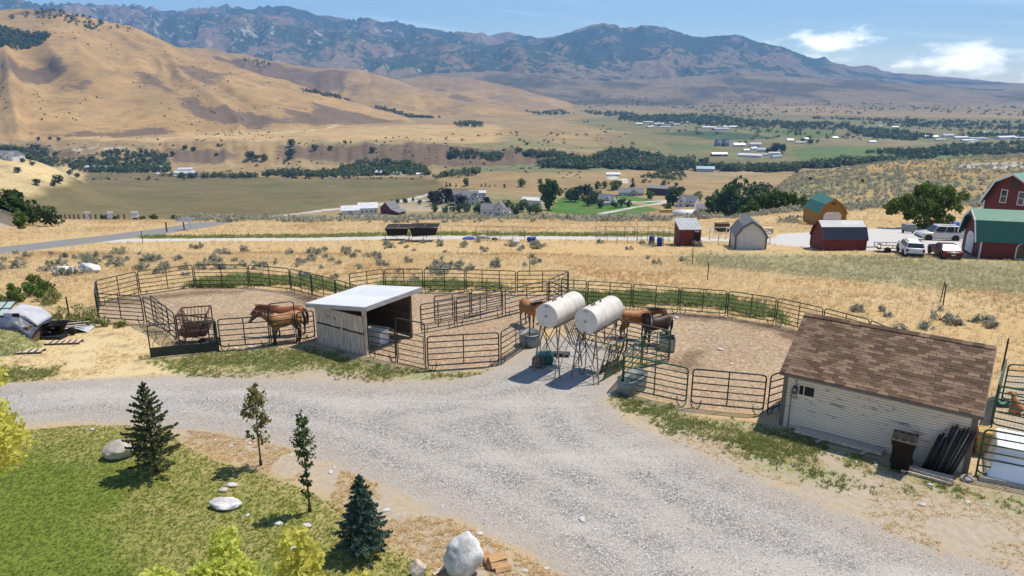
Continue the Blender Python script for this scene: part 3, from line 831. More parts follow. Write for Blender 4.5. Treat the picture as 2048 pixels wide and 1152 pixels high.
paint([(1400, 338), (1500, 333), (1560, 336), (1500, 350), (1420, 350)], STRAWC * 0.85, 5, 0.9, 8, ymin=600)
paint([(1900, 330), (2100, 322), (2100, 332), (1990, 338), (1880, 336)], (0.55, 0.50, 0.44), 3, 0.9, 3, ymin=140)
paint([(1660, 340), (1900, 332), (1960, 352), (1900, 362), (1760, 348)], GOLD * 1.05, 4, 0.8, 6, ymin=140)
paint([(1340, 344), (1420, 342), (1540, 346), (1500, 362), (1400, 356)], (0.31, 0.235, 0.13), 4, 0.85, 8, ymin=500)
for (p0, c_, wid) in ([[(395, 450), (430, 444), (480, 438), (560, 431), (700, 416), (800, 402), (868, 386)], PAVE, 3.4], [[(800, 402), (880, 402), (930, 408)], PAVE, 2.2], [[(330, 345), (480, 350), (420, 348)], PAVE, 1.5],
                      [[(1190, 395), (1270, 404), (1340, 402), (1240, 420), (1200, 428)], PAVE, 2.6], [[(1215, 352), (1250, 365), (1225, 345)], PAVE, 3.5], [[(140, 300), (230, 296), (290, 312), (330, 336)], PAVE * 0.9, 3.0],
                      [[(430, 272), (620, 262), (690, 240)], STRAWC, 5.0], [[(1975, 262), (1960, 275), (1945, 284)], PAVE, 5.0]):
    pw = GP(p0, 150)
    dd = sd_line(GX[farm], GY[farm], pw)
    w = (1 - sstep(wid * 0.8, wid * 1.3 + 0.4, dd))[:, None]
    GC[farm] = GC[farm] * (1 - w) + np.asarray(c_) * w

def piece(name, fmask, m, attrs=None, **kw):
    f = QF[fmask]
    if len(f) == 0: return None
    ids, inv = np.unique(f, return_inverse=True)
    V = np.stack([GX[ids], GY[ids], GZ[ids]], -1)
    me = np_mesh(name, V, inv.reshape(-1, 4), m, smooth=True, attrs={k: a[ids] for k, a in (attrs or {}).items()})
    return link_mesh(name, me, kind='structure', **kw)
cx_, cy_ = (GX[QF].mean(1), GY[QF].mean(1))
qn = cy_ < 150
def qin(poly):
    o = np.zeros(len(QF), bool); o[qn] = sd_poly(cx_[qn], cy_[qn], poly) > 0
    return o
is_grav = qin(GRAVEL); is_lawn = qin(LAWN) & ~is_grav
is_pen = (qin(PEN1) | qin(PEN2) | qin(PEN3)) & ~is_grav
is_lane = np.zeros(len(QF), bool); is_lane[qn] = SD['sd_lane'][QF[qn]].mean(1) > 0
is_road = np.zeros(len(QF), bool); is_road[qn] = SD['sd_road'][QF[qn]].mean(1) > 0; is_lane &= ~is_road
is_field = qn & (cy_ > 48) & ~is_pen & ~is_lane & ~is_road
rest = qn & ~(is_lane | is_road | is_grav | is_lawn | is_pen | is_field)
piece('gravel_driveway', is_grav, M['yard'], SD, label='pale grey gravel driveway curving through the yard')
piece('lawn', is_lawn, M['yard'], SD, label='mown green lawn with worn dry edge')
piece('corral_ground', is_pen, M['yard'], SD, label='trodden brown dirt inside the horse pens')
piece('dry_field', is_field, M['yard'], SD, label='golden dry grass field sloping away behind the pens')
piece('gravel_lane', is_lane, M['yard'], SD, label='pale gravel lane and parking area crossing the dry field')
piece('road', is_road, M['yard'], SD, label='grey paved road running down past the lower trees')
piece('yard_ground', rest, M['yard'], SD, label='bare soil and straw strewn yard')
qid = GID[QF].max(1)
fa = {'col': GC, 'burn': BURN}; fb = {'col': GC, 'rock': ROCK, 'wood': WOOD}
piece('valley_land', ~qn & (qid <= 1), M['far'], fa, label='valley of tan and green farm fields')
piece('hills', ~qn & (qid == 2), M['far'], fa, label='golden grass hills beyond the valley')
piece('foothills', ~qn & (qid == 3), M['mount'], fb, label='brown foothills below the mountains')
piece('mountains', ~qn & (qid >= 4), M['mount'], fb, label='blue hazy mountain range with pale rock')

# ------------------------------------------------------------------ air between the yard and the mountains
def haze():
    mb = MB().bbox((-10500, -120, float(GZ.min()) - 2), (10500, 10700, float(GZ.max()) + 30))
    t = NT('haze_air')
    v = t.n('ShaderNodeVolumePrincipled')
    v.inputs['Color'].default_value = (0.21, 0.50, 1.0, 1)
    v.inputs['Absorption Color'].default_value = (0.04, 0.04, 0.04, 1)
    v.inputs['Density'].default_value = 9.5e-5
    v.inputs['Anisotropy'].default_value = 0.0
    t.link(v.outputs[0], t.out.inputs['Volume'])
    return mb.build('haze', t.m, kind='stuff', label='thin blue summer haze filling the valley air')

# ------------------------------------------------------------------ shared materials
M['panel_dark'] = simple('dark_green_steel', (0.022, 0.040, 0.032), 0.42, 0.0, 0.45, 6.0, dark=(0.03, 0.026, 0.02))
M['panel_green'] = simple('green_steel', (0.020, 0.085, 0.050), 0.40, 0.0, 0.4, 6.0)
M['rust'] = simple('rusty_steel', (0.13, 0.062, 0.042), 0.8, 0.0, 0.5, 9.0, 0.2, 60)
M['galv'] = simple('galvanised_steel', (0.36, 0.37, 0.37), 0.45, 0.55, 0.3, 5.0)
M['galv_dull'] = simple('dull_galvanised', (0.24, 0.25, 0.25), 0.6, 0.25, 0.35, 4.0)
M['tank_white'] = simple('tank_paint', (0.64, 0.585, 0.52), 0.45, 0.0, 0.10, 2.5, stretch=(1, 1, 1))
M['leg_steel'] = simple('stand_steel', (0.26, 0.235, 0.20), 0.6, 0.1, 0.45, 8.0, dark=(0.13, 0.085, 0.055))
M['black_rubber'] = simple('black_rubber', (0.018, 0.018, 0.018), 0.7, 0.0, 0.3, 5.0)
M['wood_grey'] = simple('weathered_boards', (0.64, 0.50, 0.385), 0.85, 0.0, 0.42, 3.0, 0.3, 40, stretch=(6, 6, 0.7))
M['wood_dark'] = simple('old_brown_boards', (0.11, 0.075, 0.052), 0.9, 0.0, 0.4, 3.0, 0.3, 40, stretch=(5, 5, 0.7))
M['roof_white'] = simple('white_metal_roof', (0.80, 0.80, 0.80), 0.38, 0.0, 0.06, 1.5)
M['roof_trim'] = simple('grey_metal_trim', (0.40, 0.395, 0.385), 0.5, 0.2, 0.2, 3.0)
M['plastic_white'] = simple('white_plastic', (0.72, 0.72, 0.70), 0.5, 0.0, 0.15, 3.0)
M['green_plastic'] = simple('green_plastic', (0.010, 0.13, 0.082), 0.45, 0.0, 0.3, 3.0)
M['concrete'] = simple('concrete', (0.36, 0.33, 0.29), 0.9, 0.0, 0.3, 4.0, 0.3, 30)
M['water'] = simple('tank_water', (0.025, 0.04, 0.035), 0.06, 0.0, 0.3, 2.0, spec=0.6)
M['brown_block'] = simple('mineral_block', (0.15, 0.11, 0.075), 0.9, 0.0, 0.4, 6.0, 0.4, 40)
M['decal'] = simple('pale_decal', (0.80, 0.79, 0.76), 0.5, 0.0, 0.05)
M['decal_ink'] = simple('dark_ink', (0.08, 0.075, 0.07), 0.6, 0.0, 0.1)

def local_pts(p0, p1):
    p0 = Vector(p0); p1 = Vector(p1)
    d = p1 - p0; L = math.hypot(d.x, d.y)
    return p0, math.atan2(d.y, d.x), L, d.z
def corral_panel(p0, p1, label, group=None, m='panel_dark', h=1.45, rails=4, stiles=1, base=0.20, legs=True, r=0.026, name='corral_fence', gap=0.05, cat='fence'):
    p0, a, L, dz = local_pts(p0, p1)
    t = thing(name, p0, a, label, cat, group)
    mt = M[m]
    g = gap; c = 0.13
    def P(x, z): return (x, 0, z + dz * x / L)
    loop = []
    for (cx, cz, a0) in ((L - g - c, h - c, 90), (L - g - c, base + c, 0), (g + c, base + c, -90), (g + c, h - c, -180)):
        for k in range(4):
            an = R(a0 - 30 * k)
            loop.append(P(cx + c * math.cos(an), cz + c * math.sin(an)))
    MB().tube(loop, r * 1.12, 6, closed=True).build('frame', mt, t, True)
    for k in range(rails):
        z = base + (h - base) * (k + 1) / (rails + 1)
        MB().tube([P(g, z), P(L - g, z)], r * 0.86, 6).build('rail', mt, t, True)
    for k in range(stiles):
        x = L * (k + 1) / (stiles + 1)
        MB().box((x, 0, (base + h) / 2 + dz * x / L), (0.045, 0.022, h - base)).build('stile', mt, t)
    if legs:
        for x in (g + 0.17, L - g - 0.17):
            pts = [P(x - 0.17, base + 0.12)] + [P(x + 0.17 * math.cos(R(an)), base - (base + 0.02) * math.sin(R(-an))) for an in (-180, -150, -120, -90, -60, -30, 0)] + [P(x + 0.17, base + 0.12)]
            MB().tube(pts, r * 0.8, 5).build('leg', mt, t, True)
    else:
        for x in (g, L - g):
            MB().tube([P(x, -0.02), P(x, base + 0.1)], r, 5).build('leg', mt, t, True)
    return t
def bow_gate(p0, p1, label, m='panel_dark', h=2.0, hp=1.42):
    p0, a, L, dz = local_pts(p0, p1)
    t = thing('corral_gate', p0, a, label, 'gate')
    mt = M[m]; c = 0.13
    def P(x, z): return (x, 0, z + dz * x / L)
    fr = [P(0, 0.02)] + [P(0, h - c)] + [P(c - c * math.cos(R(k)), h - c + c * math.sin(R(k))) for k in (30, 60, 90)] + [P(L - c + c * math.sin(R(k)), h - c + c * math.cos(R(k))) for k in (0, 30, 60, 90)] + [P(L, 0.02)]
    MB().tube(fr, 0.026, 6).build('frame', mt, t, True)
    MB().tube([P(0, 0.04), P(L, 0.04)], 0.022, 6).build('threshold', mt, t, True)
    leaf = [P(0.08, 0.22), P(0.08, hp), P(L - 0.08, hp), P(L - 0.08, 0.22)]
    g = MB().tube(leaf, 0.021, 6, closed=True).build('gate_leaf', mt, t, True)
    for k in range(4):
        z = 0.22 + (hp - 0.22) * (k + 1) / 5
        MB().tube([P(0.08, z), P(L - 0.08, z)], 0.018, 6).build('rail', mt, g, True)
    for x in (0.0, L):
        s = 1 if x == 0 else -1
        pts = [P(x - s * 0.17 + 0.17 * math.cos(R(an)), 0.2 + 0.19 * math.sin(R(an))) for an in (-180, -150, -120, -90, -60, -30, 0)]
        MB().tube(pts, 0.018, 5).build('leg', mt, t, True)
    return t
def feeder_panel(p0, p1, label, m='panel_dark', h=1.45, sheet=0.42, lean=0.0, n=7):
    p0, a, L, dz = local_pts(p0, p1)
    t = thing('feeder_fence', p0, label=label, cat='fence', rot=(lean, 0, a))
    mt = M[m]; c = 0.13
    def P(x, z): return (x, 0, z + dz * x / L)
    fr = [P(0, 0)] + [P(0, h - c)] + [P(c - c * math.cos(R(k)), h - c + c * math.sin(R(k))) for k in (30, 60, 90)] + [P(L - c + c * math.sin(R(k)), h - c + c * math.cos(R(k))) for k in (0, 30, 60, 90)] + [P(L, 0)]
    MB().tube(fr, 0.027, 6).build('frame', mt, t, True)
    MB().slab([P(0.02, sheet), P(L - 0.02, sheet), P(L - 0.02, 0.03), P(0.02, 0.03)], 0.02).build('kick_sheet', mt, t)
    MB().tube([P(0, sheet + 0.02), P(L, sheet + 0.02)], 0.021, 6).build('rail', mt, t, True)
    MB().tube([P(0, h - 0.30), P(L, h - 0.30)], 0.021, 6).build('rail', mt, t, True)
    for k in range(n):
        x = L * (k + 0.75) / n
        MB().tube([P(x - 0.16, sheet), P(x - 0.16, sheet + 0.22), P(x + 0.02, sheet + 0.48), P(x + 0.02, h - 0.32)], 0.014, 5).build('neck_bar', mt, t, True)
    return t

FEED_ARC = [(199, 613), (280, 591), (391, 575), (500, 575), (583, 584), (625, 596), (673, 609), (716, 624)]
for i in range(len(FEED_ARC) - 1):
    corral_panel(G(*FEED_ARC[i]), G(*FEED_ARC[i + 1]), 'dark tube corral panel in the far curve of the hay feeder pen', 'far curve of the hay feeder pen', stiles=1)
corral_panel(G(198, 641), G(199, 613), 'dark corral panel closing the end of the hay feeder pen by the round shrub', stiles=1)
corral_panel(G(198, 642), G(291, 649), 'dark corral panel across the pen mouth beside the round green shrub', stiles=1, rails=5)
corral_panel(G(293, 649), G(342, 673), 'dark corral panel swung toward the straw, beside the hay feeder alley', stiles=1)
corral_panel(G(308, 646), G(356, 688), 'dark corral panel running behind the feed-through panel toward the hay feeder', stiles=1)
corral_panel(G(357, 689), G(437, 700), 'dark corral panel standing between the hay feeder and the feed-through panel', stiles=0)
feeder_panel(G(303, 716), G(438, 703), 'dark green feed-through panel with bent neck bars and solid bottom sheet on the straw')
corral_panel(G(440, 702), G(543, 694), 'dark corral panel in front of the two horses beside the feed-through panel', stiles=1)
bow_gate(G(544, 694), G(594, 687), 'tall dark bow gate in front of the two horses in the hay feeder pen')
corral_panel(G(596, 687), G(633, 681), 'short dark corral panel joining the tall bow gate to the plank shelter', stiles=0)
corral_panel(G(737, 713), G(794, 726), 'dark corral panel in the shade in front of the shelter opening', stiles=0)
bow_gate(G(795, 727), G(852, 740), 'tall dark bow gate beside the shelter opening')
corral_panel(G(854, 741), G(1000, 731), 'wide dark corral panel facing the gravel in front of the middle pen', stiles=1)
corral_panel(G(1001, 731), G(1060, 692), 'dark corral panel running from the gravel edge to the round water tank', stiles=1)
MIDBACK = [(700, 596), (770, 585), (848, 585), (931, 586), (1033, 590), (1136, 589)]
for i in range(len(MIDBACK) - 1):
    corral_panel(G(*MIDBACK[i]), G(*MIDBACK[i + 1]), 'dark corral panel in the far side of the pen behind the shelter', 'far side of the pen behind the shelter', stiles=1 if i != 3 else 2)
DIAG1 = [(868, 649), (942, 636), (1004, 620)]
for i in range(2):
    corral_panel(G(*DIAG1[i]), G(*DIAG1[i + 1]), 'dark corral panel in the inner line of the two slanting rows by the shelter', 'inner slanting row by the shelter')
DIAG2 = [(841, 668), (912, 655), (1007, 635)]
for i in range(2):
    corral_panel(G(*DIAG2[i]), G(*DIAG2[i + 1]), 'dark corral panel in the outer line of the two slanting rows by the shelter', 'outer slanting row by the shelter')
corral_panel(G(1009, 634), G(1095, 612), 'dark corral panel behind the lone buckskin horse', stiles=1)
corral_panel(G(1096, 611), G(1137, 590), 'dark corral panel slanting to the far corner post behind the lone horse', stiles=1)
corral_panel(G(1097, 613), G(1150, 640), 'dark corral panel hidden behind the raised white fuel tanks', stiles=1)
RARC = [(1120, 612), (1173, 614), (1263, 619), (1357, 626), (1452, 634), (1549, 650), (1641, 673), (1732, 700), (1800, 735)]
for i in range(len(RARC) - 1):
    corral_panel(G(*RARC[i]), G(*RARC[i + 1]), 'green tube corral panel in the far curve of the round pen', 'far curve of the round pen', m='panel_green', rails=5, stiles=1, h=1.5)
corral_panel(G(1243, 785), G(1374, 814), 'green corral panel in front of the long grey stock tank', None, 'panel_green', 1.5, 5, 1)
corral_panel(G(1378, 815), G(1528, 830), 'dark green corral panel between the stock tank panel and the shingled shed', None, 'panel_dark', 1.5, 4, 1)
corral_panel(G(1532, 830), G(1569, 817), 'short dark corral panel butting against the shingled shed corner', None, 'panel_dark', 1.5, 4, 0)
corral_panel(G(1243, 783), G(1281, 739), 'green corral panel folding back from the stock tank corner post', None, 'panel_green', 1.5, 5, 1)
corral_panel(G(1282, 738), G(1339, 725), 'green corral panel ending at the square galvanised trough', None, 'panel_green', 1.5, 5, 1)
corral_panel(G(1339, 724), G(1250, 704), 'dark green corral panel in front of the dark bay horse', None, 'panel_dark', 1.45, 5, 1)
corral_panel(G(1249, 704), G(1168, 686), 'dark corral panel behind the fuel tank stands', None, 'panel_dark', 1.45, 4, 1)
corral_panel(G(1167, 686), G(1150, 642), 'dark corral panel running back between the two fuel tanks', None, 'panel_dark', 1.45, 4, 1)
feeder_panel(G(1207, 760), G(1243, 741), 'bright green feed-through panel leaning beside the fuel tank stand', 'panel_green', 1.5, 0.5, R(10), 5)
feeder_panel(G(1199, 747), G(1236, 729), 'green feed-through panel leaned in behind the bright green one', 'panel_dark', 1.5, 0.3, R(14), 5)

# ------------------------------------------------------------------ plank shelter
def shelter():
    A = G(636, 686); B = G(733, 711)
    d = (B - A); d.z = 0
    W = d.length; ang_ = math.atan2(d.y, d.x)
    t = thing('horse_shelter', (A.x, A.y, min(A.z, B.z) - 0.02), ang_, 'open plank horse shelter with white metal lean-to roof', 'shelter')
    Dp = 2.85; hl, hr = 1.98, 2.36      # heights of the low and the open side
    def zr(x): return hl + (hr - hl) * x / W
    n = 15; bw = (W - 0.12) / n
    topz = 1.82
    for half in (0, 1):
        for k in range(n):
            w = bw * random.uniform(0.95, 0.99)
            x = 0.03 + bw * (k + 0.5)
            z0, z1 = (0.0, 0.99) if half == 0 else (1.07, topz)
            z0 += random.uniform(0, 0.03)
            yy = random.uniform(-0.006, 0.006) - 0.02
            o = MB().box((0, 0, (z1 - z0) / 2), (w, 0.024, z1 - z0)).build('board', M['wood_grey'], t)
            o.location = (x, yy, z0); o.rotation_euler = (0, random.uniform(-0.006, 0.006), 0)
    MB().bbox((0.02, 0.012, 0.95), (W - 0.08, 0.06, 1.10)).build('cross_rail', M['wood_dark'], t)
    MB().bbox((0.02, 0.012, 1.70), (W - 0.08, 0.06, 1.82)).build('top_rail', M['wood_dark'], t)
    MB().bbox((W * 0.53, -0.07, 0), (W * 0.53 + 0.11, -0.035, 1.12)).build('batten', M['wood_grey'], t)
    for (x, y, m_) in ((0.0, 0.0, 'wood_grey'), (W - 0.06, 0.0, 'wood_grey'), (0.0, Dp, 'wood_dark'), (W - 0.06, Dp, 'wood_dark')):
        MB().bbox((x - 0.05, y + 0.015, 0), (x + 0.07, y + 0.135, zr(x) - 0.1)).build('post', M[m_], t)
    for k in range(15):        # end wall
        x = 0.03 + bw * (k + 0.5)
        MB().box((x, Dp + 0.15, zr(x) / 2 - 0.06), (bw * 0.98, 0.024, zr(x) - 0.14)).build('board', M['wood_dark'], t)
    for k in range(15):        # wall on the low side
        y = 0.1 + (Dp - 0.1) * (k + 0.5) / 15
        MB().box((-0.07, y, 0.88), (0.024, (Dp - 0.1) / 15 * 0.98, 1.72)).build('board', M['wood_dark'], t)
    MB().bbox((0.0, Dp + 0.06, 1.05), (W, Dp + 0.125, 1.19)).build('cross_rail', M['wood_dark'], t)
    # roof
    ov = 0.30; x0, x1, y0, y1 = -0.22, W + 0.42, -ov, Dp + 0.42
    ns = 4
    for k in range(ns):
        ya = y0 + (y1 - y0) * k / ns; yb = y0 + (y1 - y0) * (k + 1) / ns + (0.02 if k < ns - 1 else 0)
        mb = MB()
        m = 7; prof = []
        for q in range(m * 4 + 1):
            f = q / (m * 4); yy = ya + (yb - ya) * f
            prof.append((yy, 0.022 if q % 4 == 2 else 0.0))
        lift = 0.004 * (k % 2)
        vs = [(x0, yy, zr(x0) + hgt + lift) for yy, hgt in prof] + [(x1, yy, zr(x1) + hgt + lift) for yy, hgt in prof]
        vs += [(x0, yy, zr(x0) + hgt + lift - 0.012) for yy, hgt in prof] + [(x1, yy, zr(x1) + hgt + lift - 0.012) for yy, hgt in prof]
        q_ = len(prof)
        fs = [(i, i + 1, q_ + i + 1, q_ + i) for i in range(q_ - 1)] + [(2 * q_ + i, 3 * q_ + i, 3 * q_ + i + 1, 2 * q_ + i + 1) for i in range(q_ - 1)]
        mb.add(vs, fs)
        mb.build('roof_sheet', M['roof_white'], t)
    fh = 0.16
    MB().slab([(x0, y0 - 0.012, zr(x0) - 0.02), (x1, y0 - 0.012, zr(x1) - 0.02), (x1, y0 - 0.012, zr(x1) - 0.02 - fh), (x0, y0 - 0.012, zr(x0) - 0.02 - fh)], 0.03).build('fascia', M['roof_trim'], t)
    MB().slab([(x1 + 0.012, y0, zr(x1) - 0.02), (x1 + 0.012, y1, zr(x1) - 0.02), (x1 + 0.012, y1, zr(x1) - 0.02 - fh), (x1 + 0.012, y0, zr(x1) - 0.02 - fh)], 0.03).build('fascia', M['roof_trim'], t)
    MB().slab([(x0, y1 + 0.012, zr(x0) - 0.02), (x0, y1 + 0.012, zr(x0) - 0.02 - fh), (x1, y1 + 0.012, zr(x1) - 0.02 - fh), (x1, y1 + 0.012, zr(x1) - 0.02)], 0.03).build('fascia', M['roof_trim'], t)
    for y in (0.1, Dp * 0.5, Dp):
        MB().beam((x0 + 0.05, y, zr(x0) - 0.08), (x1 - 0.05, y, zr(x1) - 0.08), 0.05, 0.12).build('rafter', M['wood_dark'], t)
    for x in (W * 0.28, W * 0.42):       # horseshoes on the wall
        pts = [(x + 0.055 * math.sin(R(a)), -0.05, 1.47 - 0.065 * math.cos(R(a))) for a in range(-140, 141, 28)]
        MB().tube(pts, 0.010, 5).build('horseshoe', M['rust'], t, True)
    # white feed box stands in the opening
    p = G(756, 686)
    bx = thing('feed_box', (p.x, p.y, p.z), ang_ + R(10), 'dirty white plastic box inside the shelter opening', 'box')
    mb = MB(); s, h = 0.36, 0.62
    mb.prism([(-s, 0), (s, 0), (s * 1.05, h), (-s * 1.05, h)], -s, s)
    mb.build('body', M['plastic_white'], bx)
    MB().bbox((-s * 1.1, -s * 1.1, h), (s * 1.1, s * 1.1, h + 0.05)).build('lid', M['plastic_white'], bx)
    for x in (-0.2, 0.0, 0.2):
        MB().bbox((x - 0.025, -s - 0.02, 0.05), (x + 0.025, -s, h - 0.04)).build('rib', M['plastic_white'], bx)
shelter()

# ------------------------------------------------------------------ two raised fuel tanks
def fuel_tank(c, axis_deg, label, hose=True):
    """c: ground point under the near end of the tank"""
    t = thing('fuel_tank', c, R(axis_deg), label, 'tank')
    Lk, rk, zc = 2.12, 0.50, 2.50
    n = 40
    prof = [(0.0, -0.035), (rk * 0.6, -0.028), (rk * 0.93, -0.012), (rk, 0.0), (rk * 1.006, 0.01), (rk, 0.02), (rk, Lk - 0.02), (rk * 1.006, Lk - 0.01), (rk, Lk), (rk * 0.93, Lk + 0.012), (0.0, Lk + 0.035)]
    o = MB().lathe(prof, n, (0, 0, zc), axis=(1, 0, 0)).build('tank_shell', M['tank_white'], t, True)
    o.data.polygons.foreach_set('use_smooth', [True] * len(o.data.polygons))
    md = o.modifiers.new('edge_split', 'EDGE_SPLIT'); md.split_angle = R(35)
    for x in (Lk * 0.34, Lk * 0.67):
        MB().lathe([(rk + 0.001, -0.012), (rk + 0.007, -0.006), (rk + 0.007, 0.006), (rk + 0.001, 0.012)], n, (x, 0, zc), axis=(1, 0, 0)).build('weld_seam', M['tank_white'], t, True)
    MB().lathe([(0.045, -0.02), (0.045, 0.03), (0.02, 0.035)], 10, (-0.045, 0, zc), axis=(-1, 0, 0)).build('bung', M['galv'], t, True)
    for x in (0.45, 0.62, 1.1):
        MB().lathe([(0.04, 0), (0.04, 0.07), (0.03, 0.1), (0.0, 0.1)], 10, (x, 0, zc + rk - 0.01)).build('filler_cap', M['leg_steel'], t, True)
    # oval maker's badge on the near end
    e1 = MB(); e2 = MB()
    for mb_, ax, az_, dx in ((e1, 0.115, 0.05, -0.018), (e2, 0.098, 0.038, -0.022)):
        vs = [(dx, ax * math.cos(2 * math.pi * k / 24), zc + 0.40 + az_ * math.sin(2 * math.pi * k / 24)) for k in range(24)]
        vb = [(dx + 0.012, y, z) for (_, y, z) in vs]
        mb_.add(vs + vb, [tuple(range(24)), tuple(range(47, 23, -1))] + [(k, (k + 1) % 24, 24 + (k + 1) % 24, 24 + k) for k in range(24)])
    bd = e1.build('badge', M['decal'], t)
    e2.build('badge_field', M['decal_ink'], bd)
    for k, wdt in enumerate((0.03, 0.022, 0.034, 0.022)):
        MB().bbox((-0.027, -0.075 + k * 0.04, zc + 0.388), (-0.0215, -0.075 + k * 0.04 + wdt, zc + 0.412)).build('badge_mark', M['decal'], bd)
    MB().bbox((-0.022, -0.22, zc - 0.40), (-0.008, -0.08, zc - 0.355)).build('plate', M['decal'], t)
    # splayed legs, cradle and braces
    top = {}; foot = {}
    for i, x in enumerate((0.15, Lk - 0.45)):
        for s in (-1, 1):
            tp = Vector((x, s * 0.36, zc - 0.40)); ft = Vector((x + (-0.08 if i == 0 else 0.1), s * 0.62, 0.0))
            top[i, s] = tp; foot[i, s] = ft
            MB().beam(tp, ft, 0.042, 0.042).build('leg', M['leg_steel'], t)
        MB().beam((x, -0.42, zc - 0.42), (x, 0.42, zc - 0.42), 0.05, 0.05).build('cradle', M['leg_steel'], t)
        a, b = top[i, -1].lerp(foot[i, -1], 0.85), top[i, 1].lerp(foot[i, 1], 0.85)
        MB().beam(a, b, 0.03, 0.03).build('brace', M['leg_steel'], t)
        MB().beam(top[i, -1].lerp(foot[i, -1], 0.08), top[i, 1].lerp(foot[i, 1], 0.85), 0.026, 0.026).build('brace', M['leg_steel'], t)
        MB().beam(top[i, 1].lerp(foot[i, 1], 0.08), top[i, -1].lerp(foot[i, -1], 0.85), 0.026, 0.026).build('brace', M['leg_steel'], t)
    for s in (-1, 1):
        MB().beam((-0.1, s * 0.40, zc - 0.38), (Lk + 0.05, s * 0.40, zc - 0.38), 0.05, 0.05).build('cradle', M['leg_steel'], t)
        MB().beam(top[0, s].lerp(foot[0, s], 0.05), top[1, s].lerp(foot[1, s], 0.8), 0.026, 0.026).build('brace', M['leg_steel'], t)
        MB().beam(top[1, s].lerp(foot[1, s], 0.05), top[0, s].lerp(foot[0, s], 0.8), 0.026, 0.026).build('brace', M['leg_steel'], t)
    MB().tube([(-0.07, 0, zc - 0.42), (-0.13, 0, zc - 0.46), (-0.13, 0, zc - 0.62)], 0.035, 8).build('valve', M['rust'], t, True)
    if hose:
        hp = []
        for k in range(25):
            f = k / 24; an = math.pi * 2 * f
            y = 0.16 * math.sin(an); z = zc - 0.6 - (zc - 0.95) * (0.5 - 0.5 * math.cos(an)) * 0.98
            hp.append((-0.13 - 0.08 * math.sin(math.pi * f), y, z))
        MB().tube(hp, 0.017, 6).build('hose', M['black_rubber'], t, True)
    return t
TK_AX = 54
pA = Vector((1.34, 25.75, 0)); pA.z = hz1(1.9, 26.5)
pB = Vector((2.80, 25.15, 0)); pB.z = hz1(3.3, 25.9)
fuel_tank(pA, TK_AX, 'off-white fuel tank on splayed legs with a green tub under it')
fuel_tank(pB, TK_AX, 'off-white fuel tank on splayed legs beside the leaning green feed panels')

# ------------------------------------------------------------------ troughs, tubs, block, feeder
def stock_tank(c, rz, L, W_, h, label, m='galv_dull', water=True, taper=0.93, name='stock_tank', lip=True):
    t = thing(name, c, rz, label, 'trough')
    r = W_ / 2; n = 12
    def ring(k, z, inset=0.0):
        pts = []
        for i in range(n + 1):
            a = -math.pi / 2 + math.pi * i / n
            pts.append((L / 2 - r + (r - inset) * k * math.cos(a) * 1.0, (r - inset) * k * math.sin(a), z))
        for i in range(n + 1):
            a = math.pi / 2 + math.pi * i / n
            pts.append((-(L / 2 - r) + (r - inset) * k * math.cos(a), (r - inset) * k * math.sin(a), z))
        return pts
    rs = [ring(taper, 0), ring(taper + 0.25 * (1 - taper), h * 0.3), ring(taper + 0.27 * (1 - taper), h * 0.34, -0.01), ring(1 - 0.4 * (1 - taper), h * 0.6), ring(1, h), ring(1, h, 0.03), ring(taper, 0.06, 0.03)]
    m_ = len(rs[0]); vs = [p for q in rs for p in q]; fs = [tuple(reversed(range(m_)))]
    for a in range(len(rs) - 1):
        for k in range(m_):
            k2 = (k + 1) % m_
            fs.append((a * m_ + k, a * m_ + k2, (a + 1) * m_ + k2, (a + 1) * m_ + k))
    fs.append(tuple(range((len(rs) - 1) * m_, len(rs) * m_)))
    MB().add(vs, fs).build('shell', M[m], t, True)
    if lip: MB().tube([Vector(p) for p in ring(1, h)][::1], 0.022, 6, closed=True).build('rolled_rim', M['galv' if m != 'black_rubber' else m], t, True)
    if water:
        w = ring(0.97, h * 0.72, 0.04)
        MB().add(w + [(x, y, h * 0.70) for x, y, z in w], [tuple(range(m_)), tuple(range(2 * m_ - 1, m_ - 1, -1))] + [(k, (k + 1) % m_, m_ + (k + 1) % m_, m_ + k) for k in range(m_)]).build('water', M['water'], t)
    return t
stock_tank(G(1060, 690), 0, 0.98, 0.97, 0.58, 'round galvanised water tank standing under the pen fence', 'galv_dull', taper=0.97)
stock_tank(G(1264, 782), R(50), 1.55, 0.72, 0.62, 'long grey stock tank behind the green corral panel', 'galv_dull', taper=0.86)
sq = thing('water_trough', G(1333, 699), R(-8), 'square galvanised trough beside the dark bay horse', 'trough')
mb = MB()
s_, h_ = 0.36, 0.62
vs = []
for (k, z) in ((0.95, 0), (1, h_), (0.93, h_), (0.90, 0.08)):
    vs += [(-s_ * k, -s_ * k, z), (s_ * k, -s_ * k, z), (s_ * k, s_ * k, z), (-s_ * k, s_ * k, z)]
fs = [(3, 2, 1, 0)] + [(a * 4 + k, a * 4 + (k + 1) % 4, a * 4 + 4 + (k + 1) % 4, a * 4 + 4 + k) for a in range(3) for k in range(4)] + [(12, 13, 14, 15)]
mb.add(vs, fs).build('shell', M['galv'], sq)
MB().tube([(-s_, -s_, h_), (s_, -s_, h_), (s_, s_, h_), (-s_, s_, h_)], 0.018, 6, closed=True).build('rolled_rim', M['galv'], sq)
MB().bbox((-s_ * 0.92, -s_ * 0.92, h_ * 0.7), (s_ * 0.92, s_ * 0.92, h_ * 0.72)).build('water', M['water'], sq)
tb = thing('feed_tub', G(1090, 727), R(15), 'green plastic tub under the fuel tank', 'tub')
MB().prism([(-0.26, 0), (0.26, 0), (0.31, 0.42), (-0.31, 0.42)], -0.24, 0.24).build('body', M['green_plastic'], tb)
MB().bbox((-0.33, -0.27, 0.42), (0.33, 0.27, 0.46)).build('rim', M['green_plastic'], tb)
